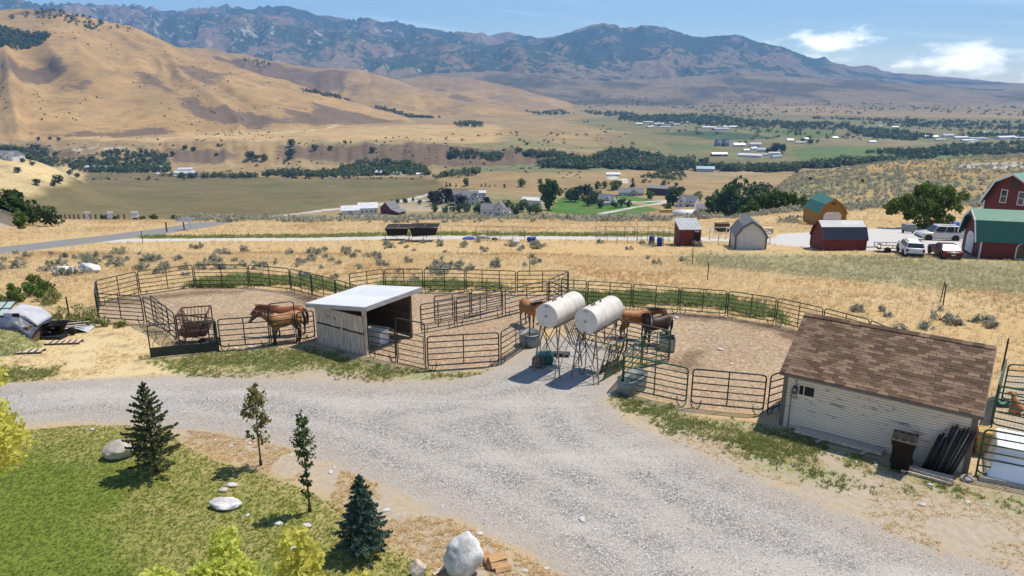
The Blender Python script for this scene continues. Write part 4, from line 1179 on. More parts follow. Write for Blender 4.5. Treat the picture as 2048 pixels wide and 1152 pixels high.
tb2 = thing('board_bundle', G(1118, 712), R(-5), 'dark green board lying behind the plastic tub', 'board')
MB().box((0.1, 0, 0.14), (0.75, 0.30, 0.05)).build('board', M['panel_dark'], tb2)
MB().box((0.1, 0.02, 0.055), (0.6, 0.24, 0.11)).build('support_block', M['wood_dark'], tb2)
mbk = MB().lathe([(0.22, 0), (0.25, 0.05), (0.245, 0.2), (0.25, 0.34), (0.21, 0.42), (0.1, 0.44), (0.0, 0.43)], 14)
mbk.build('mineral_block', M['brown_block'], None, False, label='brown round block at the foot of the fuel tank stand', cat='block').location = G(1076, 733)

def hay_feeder():
    c = G(396, 687)
    t = thing('hay_feeder', c, R(14), 'rusty square hay feeder with slanted bars in the dirt pen', 'hay feeder')
    s, z0, zt = 0.62, 0.58, 1.55
    for sx in (-1, 1):
        for sy in (-1, 1):
            MB().box((sx * s, sy * s, zt / 2), (0.05, 0.05, zt)).build('leg', M['rust'], t)
    for z in (zt, 0.78):
        for sgn in (-1, 1):
            MB().beam((-s, sgn * s, z), (s, sgn * s, z), 0.04, 0.05).build('rail', M['rust'], t)
            MB().beam((sgn * s, -s, z + 0.002), (sgn * s, s, z + 0.002), 0.04, 0.05).build('rail', M['rust'], t)
    for sgn in (-1, 1):
        for k in range(8):
            a = -s + 2 * s * (k + 0.7) / 8.4
            b = a * 0.35
            MB().tube([(a, sgn * s * 0.97, zt - 0.03), (a, sgn * s * 0.35, 0.72)], 0.014, 5).build('bar', M['rust'], t)
            MB().tube([(sgn * s * 0.97, a, zt - 0.03), (sgn * s * 0.35, a, 0.72)], 0.014, 5).build('bar', M['rust'], t)
    tr = MB()
    vs = [(-s * .72, -s * .72, 0.46), (s * .72, -s * .72, 0.46), (s * .72, s * .72, 0.46), (-s * .72, s * .72, 0.46), (-s, -s, 0.76), (s, -s, 0.76), (s, s, 0.76), (-s, s, 0.76)]
    tr.add(vs + [(x * 0.97, y * 0.97, z + 0.02) for x, y, z in vs], [(3, 2, 1, 0), (0, 1, 5, 4), (1, 2, 6, 5), (2, 3, 7, 6), (3, 0, 4, 7), (8, 9, 10, 11), (8, 12, 13, 9), (9, 13, 14, 10), (10, 14, 15, 11), (11, 15, 12, 8)])
    tr.build('hay_tray', M['rust'], t)
    stock = G(417, 694)
    stock_tank(Vector((stock.x, stock.y + 0.2, stock.z)), R(10), 0.95, 0.6, 0.28, 'low dark rubber tub beneath the rusty hay feeder', 'black_rubber', False, 0.85, 'feed_tub', False)
hay_feeder()

# ------------------------------------------------------------------ horses and the dog
def coat(name, body, point, z0=0.55, z1=0.8, belly=None, dark_head=0.0):
    t = NT(name)
    c = t.coord('Object')
    s = t.n('ShaderNodeSeparateXYZ'); t.link(c, s.inputs[0])
    n = t.noise(c, 4.0, 4.0, 0.6); n2 = t.noise(t.scale(c, (8, 8, 30)), 6.0, 3.0, 0.6)
    col = t.mix(t.mr(n, 0.3, 0.7), tuple(x * 0.72 for x in body), tuple(min(1, x * 1.2) for x in body))
    if belly:
        col = t.mix(t.mr(s.outputs[2], 1.05, 0.85, 0, 0.8), col, belly)
    col = t.mix(t.mr(t.math('ADD', s.outputs[2], t.math('MULTIPLY', t.math('SUBTRACT', n, 0.5), 0.3)), z0, z1, 1.0, 0.0), col, point)
    if dark_head:
        col = t.mix(t.math('MULTIPLY', t.mr(s.outputs[0], 0.88, 1.08), dark_head), col, point)
    return t.bsdf(col, 0.5, 0.0, t.bump(n2, 0.08, 0.01), 0.35)
M['hair_black'] = simple('black_hair', (0.016, 0.012, 0.010), 0.6, 0.0, 0.4, 12.0, stretch=(4, 4, 1))
M['hair_chestnut'] = simple('chestnut_hair', (0.13, 0.045, 0.018), 0.6, 0.0, 0.4, 12.0, stretch=(4, 4, 1))
M['blaze'] = simple('white_hair', (0.66, 0.62, 0.57), 0.6, 0.0, 0.1)
M['hoof'] = simple('hoof', (0.045, 0.038, 0.032), 0.6, 0.0, 0.3)
M['coat_buckskin'] = coat('buckskin_coat', (0.37, 0.18, 0.068), (0.022, 0.015, 0.011), 0.42, 0.78, (0.30, 0.19, 0.10), 0.75)
M['coat_golden'] = coat('golden_coat', (0.31, 0.135, 0.045), (0.025, 0.016, 0.011), 0.40, 0.75)
M['coat_chestnut'] = coat('chestnut_coat', (0.22, 0.072, 0.026), (0.03, 0.018, 0.013), 0.35, 0.7, None, 0.4)
M['coat_bay'] = coat('dark_bay_coat', (0.036, 0.019, 0.013), (0.012, 0.009, 0.008), 0.5, 0.9)
M['coat_dog'] = coat('tan_dog_coat', (0.42, 0.20, 0.07), (0.36, 0.17, 0.06), -1, -0.9)

def chain(mb, pts, radii, ell=None, n=12):
    """smooth tapered limb through the joints"""
    P = [Vector(p) for p in pts]; out = []; rr = []; ee = []
    m = len(P)
    for i in range(m - 1):
        p0 = P[max(i - 1, 0)]; p1 = P[i]; p2 = P[i + 1]; p3 = P[min(i + 2, m - 1)]
        for k in range(4):
            f = k / 4
            q = 0.5 * ((2 * p1) + (p2 - p0) * f + (2 * p0 - 5 * p1 + 4 * p2 - p3) * f * f + (3 * p1 - p0 - 3 * p2 + p3) * f ** 3)
            out.append(q); rr.append(radii[i] * (1 - f) + radii[i + 1] * f)
            if ell: ee.append(tuple(ell[i][j] * (1 - f) + ell[i + 1][j] * f for j in (0, 1)))
    out.append(P[-1]); rr.append(radii[-1])
    if ell: ee.append(ell[-1])
    mb.tube(out, rr, n, ell=ee if ell else None)
def organic(mb, name, m, parent, voxel, smooth=8, **kw):
    o = mb.build(name, m, parent, True, **kw)
    a = o.modifiers.new('remesh', 'REMESH'); a.mode = 'VOXEL'; a.voxel_size = voxel; a.use_smooth_shade = True
    b = o.modifiers.new('smooth', 'SMOOTH'); b.factor = 0.5; b.iterations = smooth
    return o
def horse(front, hind, cm, hm, label, neck=38, head=-48, yaw=0.0, size=1.0, step=0.0, blaze=False):
    """front, hind: ground points between the fore and the hind feet"""
    d = Vector(front) - Vector(hind); d.z = 0
    a = math.atan2(d.y, d.x)
    mid = (Vector(front) + Vector(hind)) / 2; mid.z = hz1(mid.x, mid.y)
    t = thing('horse', mid, a, label, 'horse')
    t.scale = (size,) * 3
    mb = MB()
    tr = [(-0.80, 1.20, 0.09, 0.10), (-0.76, 1.21, 0.20, 0.19), (-0.62, 1.20, 0.29, 0.265), (-0.40, 1.18, 0.315, 0.285), (-0.12, 1.12, 0.315, 0.29), (0.15, 1.10, 0.33, 0.285), (0.38, 1.13, 0.345, 0.255), (0.54, 1.16, 0.32, 0.225), (0.68, 1.17, 0.22, 0.17), (0.74, 1.17, 0.09, 0.09)]
    n = 18; vs = []
    for (x, z, rz_, ry) in tr:
        for k in range(n):
            an = 2 * math.pi * k / n
            vs.append((x, ry * math.cos(an), z + rz_ * math.sin(an)))
    fs = [tuple(reversed(range(n))), tuple(range((len(tr) - 1) * n, len(tr) * n))]
    for i in range(len(tr) - 1):
        for k in range(n):
            fs.append((i * n + k, i * n + (k + 1) % n, (i + 1) * n + (k + 1) % n, (i + 1) * n + k))
    mb.add(vs, fs)
    # withers
    chain(mb, [(0.2, 0, 1.36), (0.42, 0, 1.43), (0.6, 0, 1.36)], [0.06, 0.09, 0.06])
    na = R(neck); cy, sy = math.cos(yaw), math.sin(yaw)
    nb = Vector((0.52, 0, 1.24)); L = 0.82
    def npt(f):
        bend = f * f
        return nb + Vector((math.cos(na) * (cy * bend + (1 - bend)), math.cos(na) * sy * bend, math.sin(na))) * (L * f)
    pts = [npt(f) for f in (-0.18, 0.12, 0.42, 0.72, 1.0)]
    chain(mb, pts, [0.27, 0.235, 0.175, 0.135, 0.115], [(0.62, 1), (0.58, 1), (0.58, 1), (0.62, 1), (0.75, 1)])
    poll = npt(1.0); ha = R(head)
    hd = Vector((math.cos(ha) * cy, math.cos(ha) * sy, math.sin(ha)))
    up = Vector((-math.sin(ha) * cy, -math.sin(ha) * sy, math.cos(ha)))
    H = [poll - hd * 0.05, poll + hd * 0.08 - up * 0.02, poll + hd * 0.22 - up * 0.03, poll + hd * 0.38 - up * 0.015, poll + hd * 0.50 - up * 0.015, poll + hd * 0.565 - up * 0.02]
    chain(mb, H, [0.085, 0.13, 0.122, 0.082, 0.076, 0.045], [(0.8, 1), (0.72, 1), (0.72, 1), (0.8, 1), (0.88, 1), (0.9, 1)])
    side = hd.cross(up)
    for s in (-1, 1):
        e0 = poll + side * (s * 0.055) + up * 0.07 + hd * 0.01
        chain(mb, [e0, e0 + up * 0.08 + side * s * 0.012, e0 + up * 0.165 + hd * 0.02], [0.036, 0.034, 0.010], n=8)
    # legs: forearm, knee, cannon, fetlock, pastern
    for s, st in ((-1, step), (1, -step)):
        chain(mb, [(0.46, s * 0.13, 1.05), (0.47, s * 0.145, 0.82), (0.48 + st * 0.3, s * 0.135, 0.62), (0.49 + st * 0.6, s * 0.13, 0.46), (0.485 + st * 0.8, s * 0.13, 0.28), (0.48 + st, s * 0.13, 0.15), (0.52 + st, s * 0.13, 0.07)], [0.15, 0.10, 0.068, 0.054, 0.036, 0.044, 0.040])
        chain(mb, [(-0.52, s * 0.12, 1.12), (-0.45, s * 0.165, 0.88), (-0.52 - st * 0.3, s * 0.15, 0.70), (-0.66 - st * 0.6, s * 0.135, 0.52), (-0.655 - st * 0.8, s * 0.135, 0.34), (-0.64 - st, s * 0.135, 0.16), (-0.595 - st, s * 0.135, 0.07)], [0.21, 0.155, 0.095, 0.060, 0.040, 0.046, 0.040])
        mb.lathe([(0.062, 0.0), (0.058, 0.05), (0.045, 0.10)], 10, (0.535 + st, s * 0.13, 0))
        mb.lathe([(0.062, 0.0), (0.058, 0.05), (0.045, 0.10)], 10, (-0.58 - st, s * 0.135, 0))
    body = organic(mb, 'body', M[cm], t, 0.021, 6)
    # tail and mane
    tl = MB()
    for k in range(14):
        oy = random.uniform(-0.05, 0.05); ox = random.uniform(-0.04, 0.04); ln = random.uniform(0.55, 0.8)
        tl.tube([(-0.76, oy * 0.4, 1.34), (-0.87 + ox, oy * 0.8, 1.27), (-0.93 + ox, oy, 1.05), (-0.93 + ox, oy * 1.2, 0.8), (-0.90 + ox, oy * 0.8, 1.3 - ln)], [0.035, 0.032, 0.03, 0.026, 0.006], 5)
    tl.build('tail', M[hm], t, True)
    mn = MB()
    for k in range(34):
        f = k / 33 * 1.02
        p = npt(f); tang = (npt(f + 0.02) - npt(f - 0.02)).normalized()
        sd_ = tang.cross(Vector((0, 0, 1))); sd_.normalize()
        top = sd_.cross(tang).normalized()
        r_ = 0.24 * (1 - f) + 0.12 * f
        b = p + top * r_ * 0.93
        s = 1 if k % 3 else -1
        q = b + sd_ * s * (0.10 + 0.02 * math.sin(k)) - Vector((0, 0, random.uniform(0.09, 0.17)))
        mn.tube([b - tang * 0.01, b + top * 0.03 + sd_ * s * 0.045, q], [0.026, 0.024, 0.008], 5)
    for k in range(5):
        b = poll + up * 0.09
        mn.tube([b, b + hd * 0.08 + side * (k - 2) * 0.02, b + hd * 0.2 - up * 0.03 + side * (k - 2) * 0.025], [0.02, 0.02, 0.006], 5)
    mn.build('mane', M[hm], t, True)
    if blaze:
        bl = MB()
        q0 = poll + hd * 0.10 + up * 0.105; q1 = poll + hd * 0.42 + up * 0.068
        bl.tube([q0, q0.lerp(q1, 0.3) + up * 0.006, q1], [0.02, 0.03, 0.018], 8, ell=[(1, 0.4)] * 3)
        bl.build('blaze', M['blaze'], t, True)
    return t
horse(G(551, 689), G(594, 682), 'coat_buckskin', 'hair_black', 'buckskin horse with black mane and legs standing at the tall bow gate', 36, -46, 0.15, 0.98)
horse(G(553, 671), G(603, 670), 'coat_chestnut', 'hair_chestnut', 'red chestnut horse standing behind the buckskin near the shelter', 12, -42, -0.1, 0.98, 0.10)
horse(G(1069, 661), G(1043, 645), 'coat_golden', 'hair_black', 'lone buckskin horse with dark head behind the round water tank', 30, -42, 0.5, 0.88, 0.06)
horse(G(1287, 681), G(1248, 677), 'coat_golden', 'hair_black', 'golden buckskin horse partly hidden by the fuel tank', 12, -45, -0.5, 1.03, 0.05)
horse(G(1287, 690), G(1333, 690), 'coat_bay', 'hair_black', 'dark bay horse with white blaze, head turned, beside the square trough', 40, -58, 1.15, 0.98, 0.05, True)

def dog():
    p = G(2030, 826)
    t = thing('dog', p, R(115), 'tan dog sitting beside the green bowl in the mesh pen', 'dog')
    mb = MB()
    chain(mb, [(-0.20, 0, 0.12), (-0.10, 0, 0.22), (0.06, 0, 0.40), (0.14, 0, 0.52)], [0.13, 0.165, 0.135, 0.095])
    chain(mb, [(0.12, 0, 0.48), (0.17, 0, 0.60), (0.20, 0, 0.66)], [0.09, 0.075, 0.085])
    chain(mb, [(0.16, 0, 0.67), (0.24, 0, 0.67), (0.33, 0, 0.63), (0.38, 0, 0.62)], [0.075, 0.082, 0.05, 0.035])
    for s in (-1, 1):
        chain(mb, [(0.10, s * 0.08, 0.40), (0.14, s * 0.085, 0.22), (0.14, s * 0.085, 0.05), (0.20, s * 0.085, 0.025)], [0.06, 0.042, 0.03, 0.03], n=8)
        chain(mb, [(-0.14, s * 0.11, 0.18), (0.03, s * 0.15, 0.16), (-0.08, s * 0.16, 0.05), (0.06, s * 0.16, 0.03)], [0.10, 0.085, 0.045, 0.03], n=8)
        chain(mb, [(0.17, s * 0.06, 0.73), (0.15, s * 0.095, 0.70), (0.15, s * 0.10, 0.62)], [0.025, 0.03, 0.012], n=8)
    chain(mb, [(-0.26, 0, 0.10), (-0.40, 0.05, 0.05), (-0.55, 0.14, 0.035)], [0.05, 0.04, 0.02], n=8)
    organic(mb, 'body', M['coat_dog'], t, 0.016, 5)
dog()

# ------------------------------------------------------------------ shingled shed
def siding_mat():
    t = NT('peeling_white_siding')
    c = t.pos()
    n = t.noise(t.scale(c, (1.0, 1.0, 4.5)), 1.7, 6.0, 0.7); n2 = t.noise(t.scale(c, (2, 2, 12)), 5.0, 4.0, 0.7)
    oi = t.n('ShaderNodeObjectInfo').outputs['Random']
    paintc = t.mix(n, (0.64, 0.53, 0.395), (0.80, 0.68, 0.525))
    bare = t.mix(n2, (0.16, 0.14, 0.12), (0.33, 0.29, 0.245))
    k = t.mr(t.math('ADD', t.math('ADD', t.math('MULTIPLY', n, 0.7), t.math('MULTIPLY', n2, 0.35)), t.math('MULTIPLY', oi, 0.08)), 0.615, 0.70)
    return t.bsdf(t.mix(k, paintc, bare), 0.8, 0.0, t.bump(n2, 0.2, 0.01), 0.2)
M['siding'] = siding_mat()
M['corner_board'] = simple('taupe_trim', (0.17, 0.14, 0.115), 0.8, 0.0, 0.3, 4.0, stretch=(4, 4, 1))
M['gable_paint'] = simple('chalky_gable_paint', (0.62, 0.60, 0.57), 0.85, 0.0, 0.3, 3.0, stretch=(3, 3, 1))
def shingle_mat(name, a, b, c_):
    t = NT(name)
    oi = t.n('ShaderNodeObjectInfo').outputs['Random']
    v = t.attr('var')
    n = t.noise(t.coord('Object'), 1.1, 4.0, 0.6); n2 = t.noise(t.pos(), 60.0, 3.0, 0.7)
    st = t.noise(t.scale(t.pos(), (1, 1, 1)), 1.3, 5.0, 0.65)
    f = t.math('FRACT', t.math('ADD', oi, t.math('MULTIPLY', v, 7.31)))
    col = t.ramp(f, [(0.0, a), (0.45, b), (0.85, c_), (1.0, tuple(x * 1.15 for x in c_))])
    col = t.mix(t.mr(st, 0.50, 0.72, 0.0, 0.25), col, tuple(x * 0.52 for x in a))
    col = t.mix(t.mr(n2, 0.3, 0.7, 0.0, 0.35), col, tuple(x * 0.6 for x in b))
    return t.bsdf(col, 0.92, 0.0, t.bump(n2, 0.5, 0.01), 0.1)
M['shingle'] = shingle_mat('brown_shingle', (0.100, 0.064, 0.043), (0.165, 0.107, 0.071), (0.265, 0.18, 0.12))
M['window_dark'] = simple('dark_opening', (0.012, 0.011, 0.010), 0.7, 0.0, 0.3)
M['meter_grey'] = simple('meter_grey', (0.06, 0.06, 0.06), 0.5, 0.1, 0.3)
def shingled_shed():
    A = G(1557, 851); B = G(1934, 948)
    d = B - A; d.z = 0
    W = d.length; a = math.atan2(d.y, d.x)
    zb = min(A.z, B.z)
    t = thing('shingled_shed', (A.x, A.y, zb - 0.05), a, 'old white clapboard shed with brown shingle roof and peeling paint', 'shed')
    D, he, hr = 4.7, 2.10, 3.34
    # inner walls, one mesh behind the boards
    w = MB()
    fw_ = MB().bbox((0.02, 0.03, 0), (W - 0.02, 0.12, he)); fw_.build('front_wall', M['wood_dark'], t)
    w.bbox((0.02, D - 0.12, 0), (W - 0.02, D - 0.03, he))
    for x0 in (0.03, W - 0.12):
        w.prism([(0.04, 0), (D - 0.04, 0), (D - 0.04, he - 0.02), (D / 2, hr - 0.06), (0.04, he - 0.02)], x0, x0 + 0.09, plane='yz')
    w.build('wall', M['gable_paint'], t)
    nb = 24; bh = he / nb
    for k in range(nb):
        z = bh * (k + 0.5)
        ma = Matrix.Rotation(R(-9), 3, 'X')
        o = MB().box((0, 0, 0), (W - 0.14 - random.uniform(0, 0.015), 0.020, bh * 0.83), rot=ma).build('siding_board', M['siding'], t)
        o.location = (W / 2, 0.012 + random.uniform(-0.002, 0.002), z)
        o.rotation_euler = (0, random.uniform(-0.0012, 0.0012), 0)
    for k in range(20):           # gable end boards in the sun
        z = hr * (k + 0.5) / 20
        hw = D / 2 if z < he else D / 2 * (hr - z) / (hr - he)
        if hw < 0.15: continue
        o = MB().box((0, 0, 0), (0.016, 2 * hw - 0.16, hr / 20 * 1.1), rot=Matrix.Rotation(R(-7), 3, 'Y')).build('gable_board', M['gable_paint'], t)
        o.location = (W - 0.012, D / 2, z)
    for x in (0.0, W - 0.13):
        MB().bbox((x, -0.022, 0), (x + 0.13, 0.03, he)).build('corner_board', M['corner_board'], t)
    MB().bbox((W - 0.005, 0.0, 0), (W + 0.02, 0.11, he)).build('corner_board', M['corner_board'], t)
    MB().bbox((0.0, -0.035, 0), (W, 0.05, 0.09)).build('sill_plate', M['wood_grey'], t)
    # roof deck
    ov, ox = 0.16, 0.10
    run = D / 2 + ov; sl = (hr - he) / (D / 2); slen = math.hypot(run, run * sl)
    ez = he - ov * sl
    rf = MB()
    rf.prism([(-ov, ez - 0.02), (D / 2, hr - 0.02), (D / 2, hr + 0.035), (-ov, ez + 0.035)], -ox, W + ox, plane='yz')
    rf.prism([(D + ov, ez - 0.02), (D + ov, ez + 0.06), (D / 2, hr + 0.06), (D / 2, hr - 0.02)], -ox, W + ox, plane='yz')
    roof = rf.build('roof', M['shingle'], t)
    MB().bbox((-ox - 0.01, -ov - 0.035, ez - 0.07), (W + ox + 0.01, -ov - 0.008, ez + 0.028)).build('drip_edge', M['corner_board'], t)
    for x in (-ox - 0.022, W + ox - 0.003):
        MB().prism([(-ov, ez - 0.09), (D / 2, hr - 0.09), (D / 2, hr + 0.03), (-ov, ez + 0.03)], x, x + 0.025, plane='yz').build('rake_board', M['corner_board'], t)
    rows, tabw = 23, 0.305
    ex = slen / rows
    pitch = math.atan(sl)
    near = []; far = MB()
    base_mesh = []
    for q in range(6):
        me = MB().box((0, 0, 0), (tabw * (0.925 + 0.006 * q), ex * 1.3, 0.016)).mesh('shingle')
        me.materials.append(M['shingle']); base_mesh.append(me)
    rm = Matrix.Rotation(pitch, 3, 'X') @ Matrix.Rotation(R(-2.6), 3, 'X')
    cnt = 0
    spots = []
    for r_ in range(rows):
        off = (0.5 if r_ % 2 else 0.0) * tabw + random.uniform(-0.03, 0.03)
        x = -ox + off - tabw / 2
        while x < W + ox - 0.02:
            xc = x + tabw / 2
            lo, hi = max(x, -ox), min(x + tabw, W + ox)
            if hi - lo > 0.04:
                spots.append((r_, (lo + hi) / 2, hi - lo))
            x += tabw
    for (r_, xc, wd) in spots:
        s = ex * (r_ + 0.42)
        y = -ov + s * math.cos(pitch); z = ez + 0.05 + s * math.sin(pitch)
        jit = random.uniform(-0.003, 0.004)
        if cnt < 300 and wd > tabw * 0.9:
            o = bpy.data.objects.new('shingle', base_mesh[cnt % 6]); COL.objects.link(o); o.parent = roof
            o.location = (xc, y, z + jit)
            o.rotation_euler = (pitch - R(2.6), 0, random.uniform(-0.012, 0.012))
            cnt += 1
        else:
            far.box((xc, y, z + jit), (wd * 0.935, ex * 1.3, 0.016), rot=rm, a=random.random())
    far.build('upper_shingles', M['shingle'], roof, kind='stuff')
    nr = 19
    for k in range(nr):
        x0 = -ox + (W + 2 * ox) * k / nr
        x1 = x0 + (W + 2 * ox) / nr * 0.97
        mb = MB()
        c = math.cos(pitch) * 0.16; s = math.sin(pitch) * 0.16
        zt = hr + 0.085 + random.uniform(0, 0.012)
        mb.prism([(D / 2 - c, zt - s), (D / 2, zt), (D / 2 + c, zt - s), (D / 2 + c, zt - s - 0.014), (D / 2, zt - 0.016), (D / 2 - c, zt - s - 0.014)], x0, x1, plane='yz')
        mb.build('ridge_cap', M['shingle'], roof)
    # opening with meter, wires and a pipe
    wx0 = W * 0.098
    win = MB().bbox((wx0, -0.018, 1.36), (wx0 + 0.44, -0.004, 1.68)).build('window', M['window_dark'], t)
    for (lo, hi) in (((wx0 - 0.04, -0.03, 1.32), (wx0 + 0.48, -0.006, 1.36)), ((wx0 - 0.04, -0.03, 1.68), (wx0 + 0.48, -0.006, 1.71)), ((wx0 + 0.12, -0.026, 1.36), (wx0 + 0.15, -0.008, 1.68))):
        MB().bbox(lo, hi).build('window_bar', M['siding'], win)
    MB().bbox((wx0 - 0.20, -0.12, 1.38), (wx0 - 0.06, -0.012, 1.62)).build('meter_box', M['meter_grey'], t)
    MB().lathe([(0.055, 0), (0.05, 0.06), (0, 0.065)], 12, (wx0 - 0.13, -0.12, 1.52), axis=(0, -1, 0)).build('meter_dial', M['galv'], t, True)
    MB().tube([(wx0 - 0.13, -0.04, 1.62), (wx0 - 0.1, -0.06, 1.72), (wx0 - 0.14, -0.05, 1.80), (wx0 - 0.08, -0.08, 1.86)], 0.012, 5).build('conduit', M['black_rubber'], t, True)
    MB().tube([(wx0 - 0.13, -0.05, 1.38), (wx0 - 0.16, -0.07, 1.24), (wx0 - 0.10, -0.06, 1.16), (wx0 - 0.06, -0.05, 1.28), (wx0 - 0.08, -0.04, 1.38)], 0.008, 5).build('cable', M['black_rubber'], t, True)
    MB().tube([(0.30, -0.04, 0.12), (0.30, -0.05, 1.50)], 0.018, 6).build('ground_pipe', M['leg_steel'], t, True)
    MB().bbox((W - 0.34, -0.09, 1.02), (W - 0.22, -0.03, 1.12)).build('outlet_box', M['plastic_white'], t)
    # things along the wall: each its own object, standing in the wall's frame
    Mx = Matrix.Translation(t.location) @ Matrix.Rotation(a, 4, 'Z')
    def w2(x, y, z=0.0):
        p = Mx @ Vector((x, y, z)); return Vector((p.x, p.y, hz1(p.x, p.y)))
    return t, w2, a, W
shed, sw2, SA, SW = shingled_shed()

M['bin_plastic'] = simple('brown_black_plastic', (0.008, 0.0075, 0.0075), 0.5, 0.0, 0.35, 3.0, spec=0.18)
def trash_bin():
    p = G(1800, 936)
    t = thing('trash_bin', p, SA + R(2), 'black wheeled rubbish bin standing against the white shed wall', 'bin')
    m = M['bin_plastic']
    mb = MB(); h = 0.98
    vs = []
    for z, sx, sy in ((0.06, 0.23, 0.26), (0.85, 0.285, 0.33), (0.86, 0.31, 0.355), (h, 0.315, 0.36)):
        vs += [(-sx, -sy, z), (sx, -sy, z), (sx, sy, z), (-sx, sy, z)]
    fs = [(3, 2, 1, 0), (12, 13, 14, 15)] + [(q * 4 + k, q * 4 + (k + 1) % 4, q * 4 + 4 + (k + 1) % 4, q * 4 + 4 + k) for q in range(3) for k in range(4)]
    mb.add(vs, fs).build('body', m, t)
    lid = MB()
    lid.prism([(-0.38, h + 0.005), (0.38, h + 0.005), (0.36, h + 0.05), (0.1, h + 0.085), (-0.3, h + 0.07), (-0.38, h + 0.03)], -0.33, 0.33, plane='yz')
    l = lid.build('lid', m, t)
    for x in (-0.2, 0.0, 0.2):
        MB().bbox((x - 0.03, -0.30, h + 0.06), (x + 0.03, 0.2, h + 0.098)).build('lid_rib', m, l)
    MB().tube([(-0.3, 0.40, h - 0.02), (0.3, 0.40, h - 0.02)], 0.018, 8).build('handle', m, t, True)
    for s in (-1, 1):
        w = MB().lathe([(0.05, -0.03), (0.12, -0.03), (0.13, -0.015), (0.13, 0.015), (0.12, 0.03), (0.05, 0.03)], 16, (s * 0.27, 0.24, 0.13), axis=(1, 0, 0)).build('wheel', M['black_rubber'], t, True)
        MB().lathe([(0.05, -0.032), (0.05, 0.032)], 10, (s * 0.27, 0.24, 0.13), axis=(1, 0, 0)).build('hub', M['meter_grey'], w)
        MB().bbox((s * 0.2 - 0.04, -0.28, 0), (s * 0.2 + 0.04, -0.2, 0.07)).build('foot', m, t)
trash_bin()
M['black_pipe'] = simple('black_pipe', (0.022, 0.018, 0.017), 0.6, 0.0, 0.4, 5.0)
M['pipe_end_red'] = simple('rusty_pipe_end', (0.16, 0.06, 0.04), 0.8, 0.0, 0.3)
M['pipe_end_white'] = simple('pale_pipe_end', (0.5, 0.48, 0.45), 0.8, 0.0, 0.3)
def leaning_pipes():
    def pp(x0, x1, n, h, endm, lab, grp):
        for k in range(n):
            x = x0 + (x1 - x0) * k / max(1, n - 1)
            b = sw2(x, -0.62 + 0.06 * (k % 2)); top_l = 0.10 + 0.03 * (k % 2)
            t = thing('fence_post', b, SA, lab, 'post', grp)
            tp = Vector((0.30 + 0.02 * k, 0.46 - top_l + 0.1, h + 0.06 * math.sin(k * 2.1)))
            MB().tube([(0, 0, 0), tp], 0.036, 8).build('shaft', M['black_pipe'], t, True)
            MB().tube([tp, tp * 1.03], 0.038, 8).build('cap', M[endm], t, True)
    pp(SW - 1.12, SW - 0.95, 4, 1.12, 'pipe_end_white', 'short dark post with pale end leaning on the shed wall', 'short posts leaning on the shed')
    pp(SW - 0.86, SW - 0.40, 7, 1.42, 'pipe_end_red', 'long dark post with rusty end leaning on the shed wall', 'long posts leaning on the shed')
leaning_pipes()
for k in range(5):
    y = -0.80 - 0.10 * (k % 3); z = 0.04 + 0.085 * (k // 3)
    p = sw2(SW - 0.95, y)
    o = MB().box((0, 0, 0), (1.30, 0.09, 0.075)).build('timber', M['wood_grey'], None, label='weathered grey timber stacked at the foot of the leaning posts', cat='timber', group='timbers by the leaning posts')
    o.location = (p.x, p.y, p.z + z + 0.02); o.rotation_euler = (0, 0, SA + R(random.uniform(-4, 4)))
for k in range(3):
    p = sw2(1.9, -0.16 - 0.10 * k)
    o = MB().box((0, 0, 0), (2.6, 0.09, 0.14 - 0.03 * k)).build('long_timber', M['wood_grey'], None, label='long grey plank lying along the base of the white shed wall', cat='timber', group='planks along the shed base')
    o.location = (p.x, p.y, p.z + 0.08); o.rotation_euler = (0, 0, SA + R(random.uniform(-1.5, 1.5)))
for x in (1.45, 2.75):
    p = sw2(x, -0.42)
    o = MB().box((0, 0, 0), (0.10, 0.55, 0.06)).build('support_block', M['wood_grey'], None, label='short wood bearer poking out from under the long planks', cat='timber', group='bearers under the planks')
    o.location = (p.x, p.y, p.z + 0.035); o.rotation_euler = (0, 0, SA + R(-20))

# ------------------------------------------------------------------ dog pen by the shed
M['mesh_wire'] = simple('mesh_wire', (0.09, 0.10, 0.09), 0.5, 0.3, 0.3)
def mesh_panel(p0, p1, label, beam=False, mesh=True):
    t = corral_panel(p0, p1, label, None, 'panel_green', 1.5, 5, 0, 0.12, legs=False)
    p0_, a, L, dz = local_pts(p0, p1)
    if mesh:
        w = MB()
        nn = int(L / 0.1)
        for k in range(nn + 1):
            x = 0.06 + (L - 0.12) * k / nn
            w.box((x, 0.012, 0.62 + dz * x / L), (0.005, 0.005, 1.0))
        for k in range(11):
            z = 0.12 + k * 0.1
            w.beam((0.06, 0.018, z + dz * 0.06 / L), (L - 0.06, 0.018, z + dz), 0.005, 0.005)
        w.build('wire_mesh', M['mesh_wire'], t, kind='stuff')
    return t
d1 = G(1947, 950); d1b = G(2120, 985)
mesh_panel(d1, d1b, 'green gate panel in front of the white shell and straw bale', mesh=False)
mesh_panel(G(1979, 853), G(2120, 885), 'green mesh panel between the white shell and the tan dog')
mesh_panel(G(1999, 803), G(2140, 815), 'green mesh panel behind the tan dog and green bowl')
mesh_panel(G(1981, 850), G(1998, 790), 'green panel standing along the sunlit gable of the shingled shed')
bm_ = MB().beam((0, 0, 0), (d1b - d1) + Vector((0.4, -0.15, 0)), 0.22, 0.12).build('ground_timber', M['concrete'], None, label='pale squared timber lying on the ground under the green gate panel', cat='timber')
bm_.location = d1 + Vector((0.0, -0.22, 0.06))
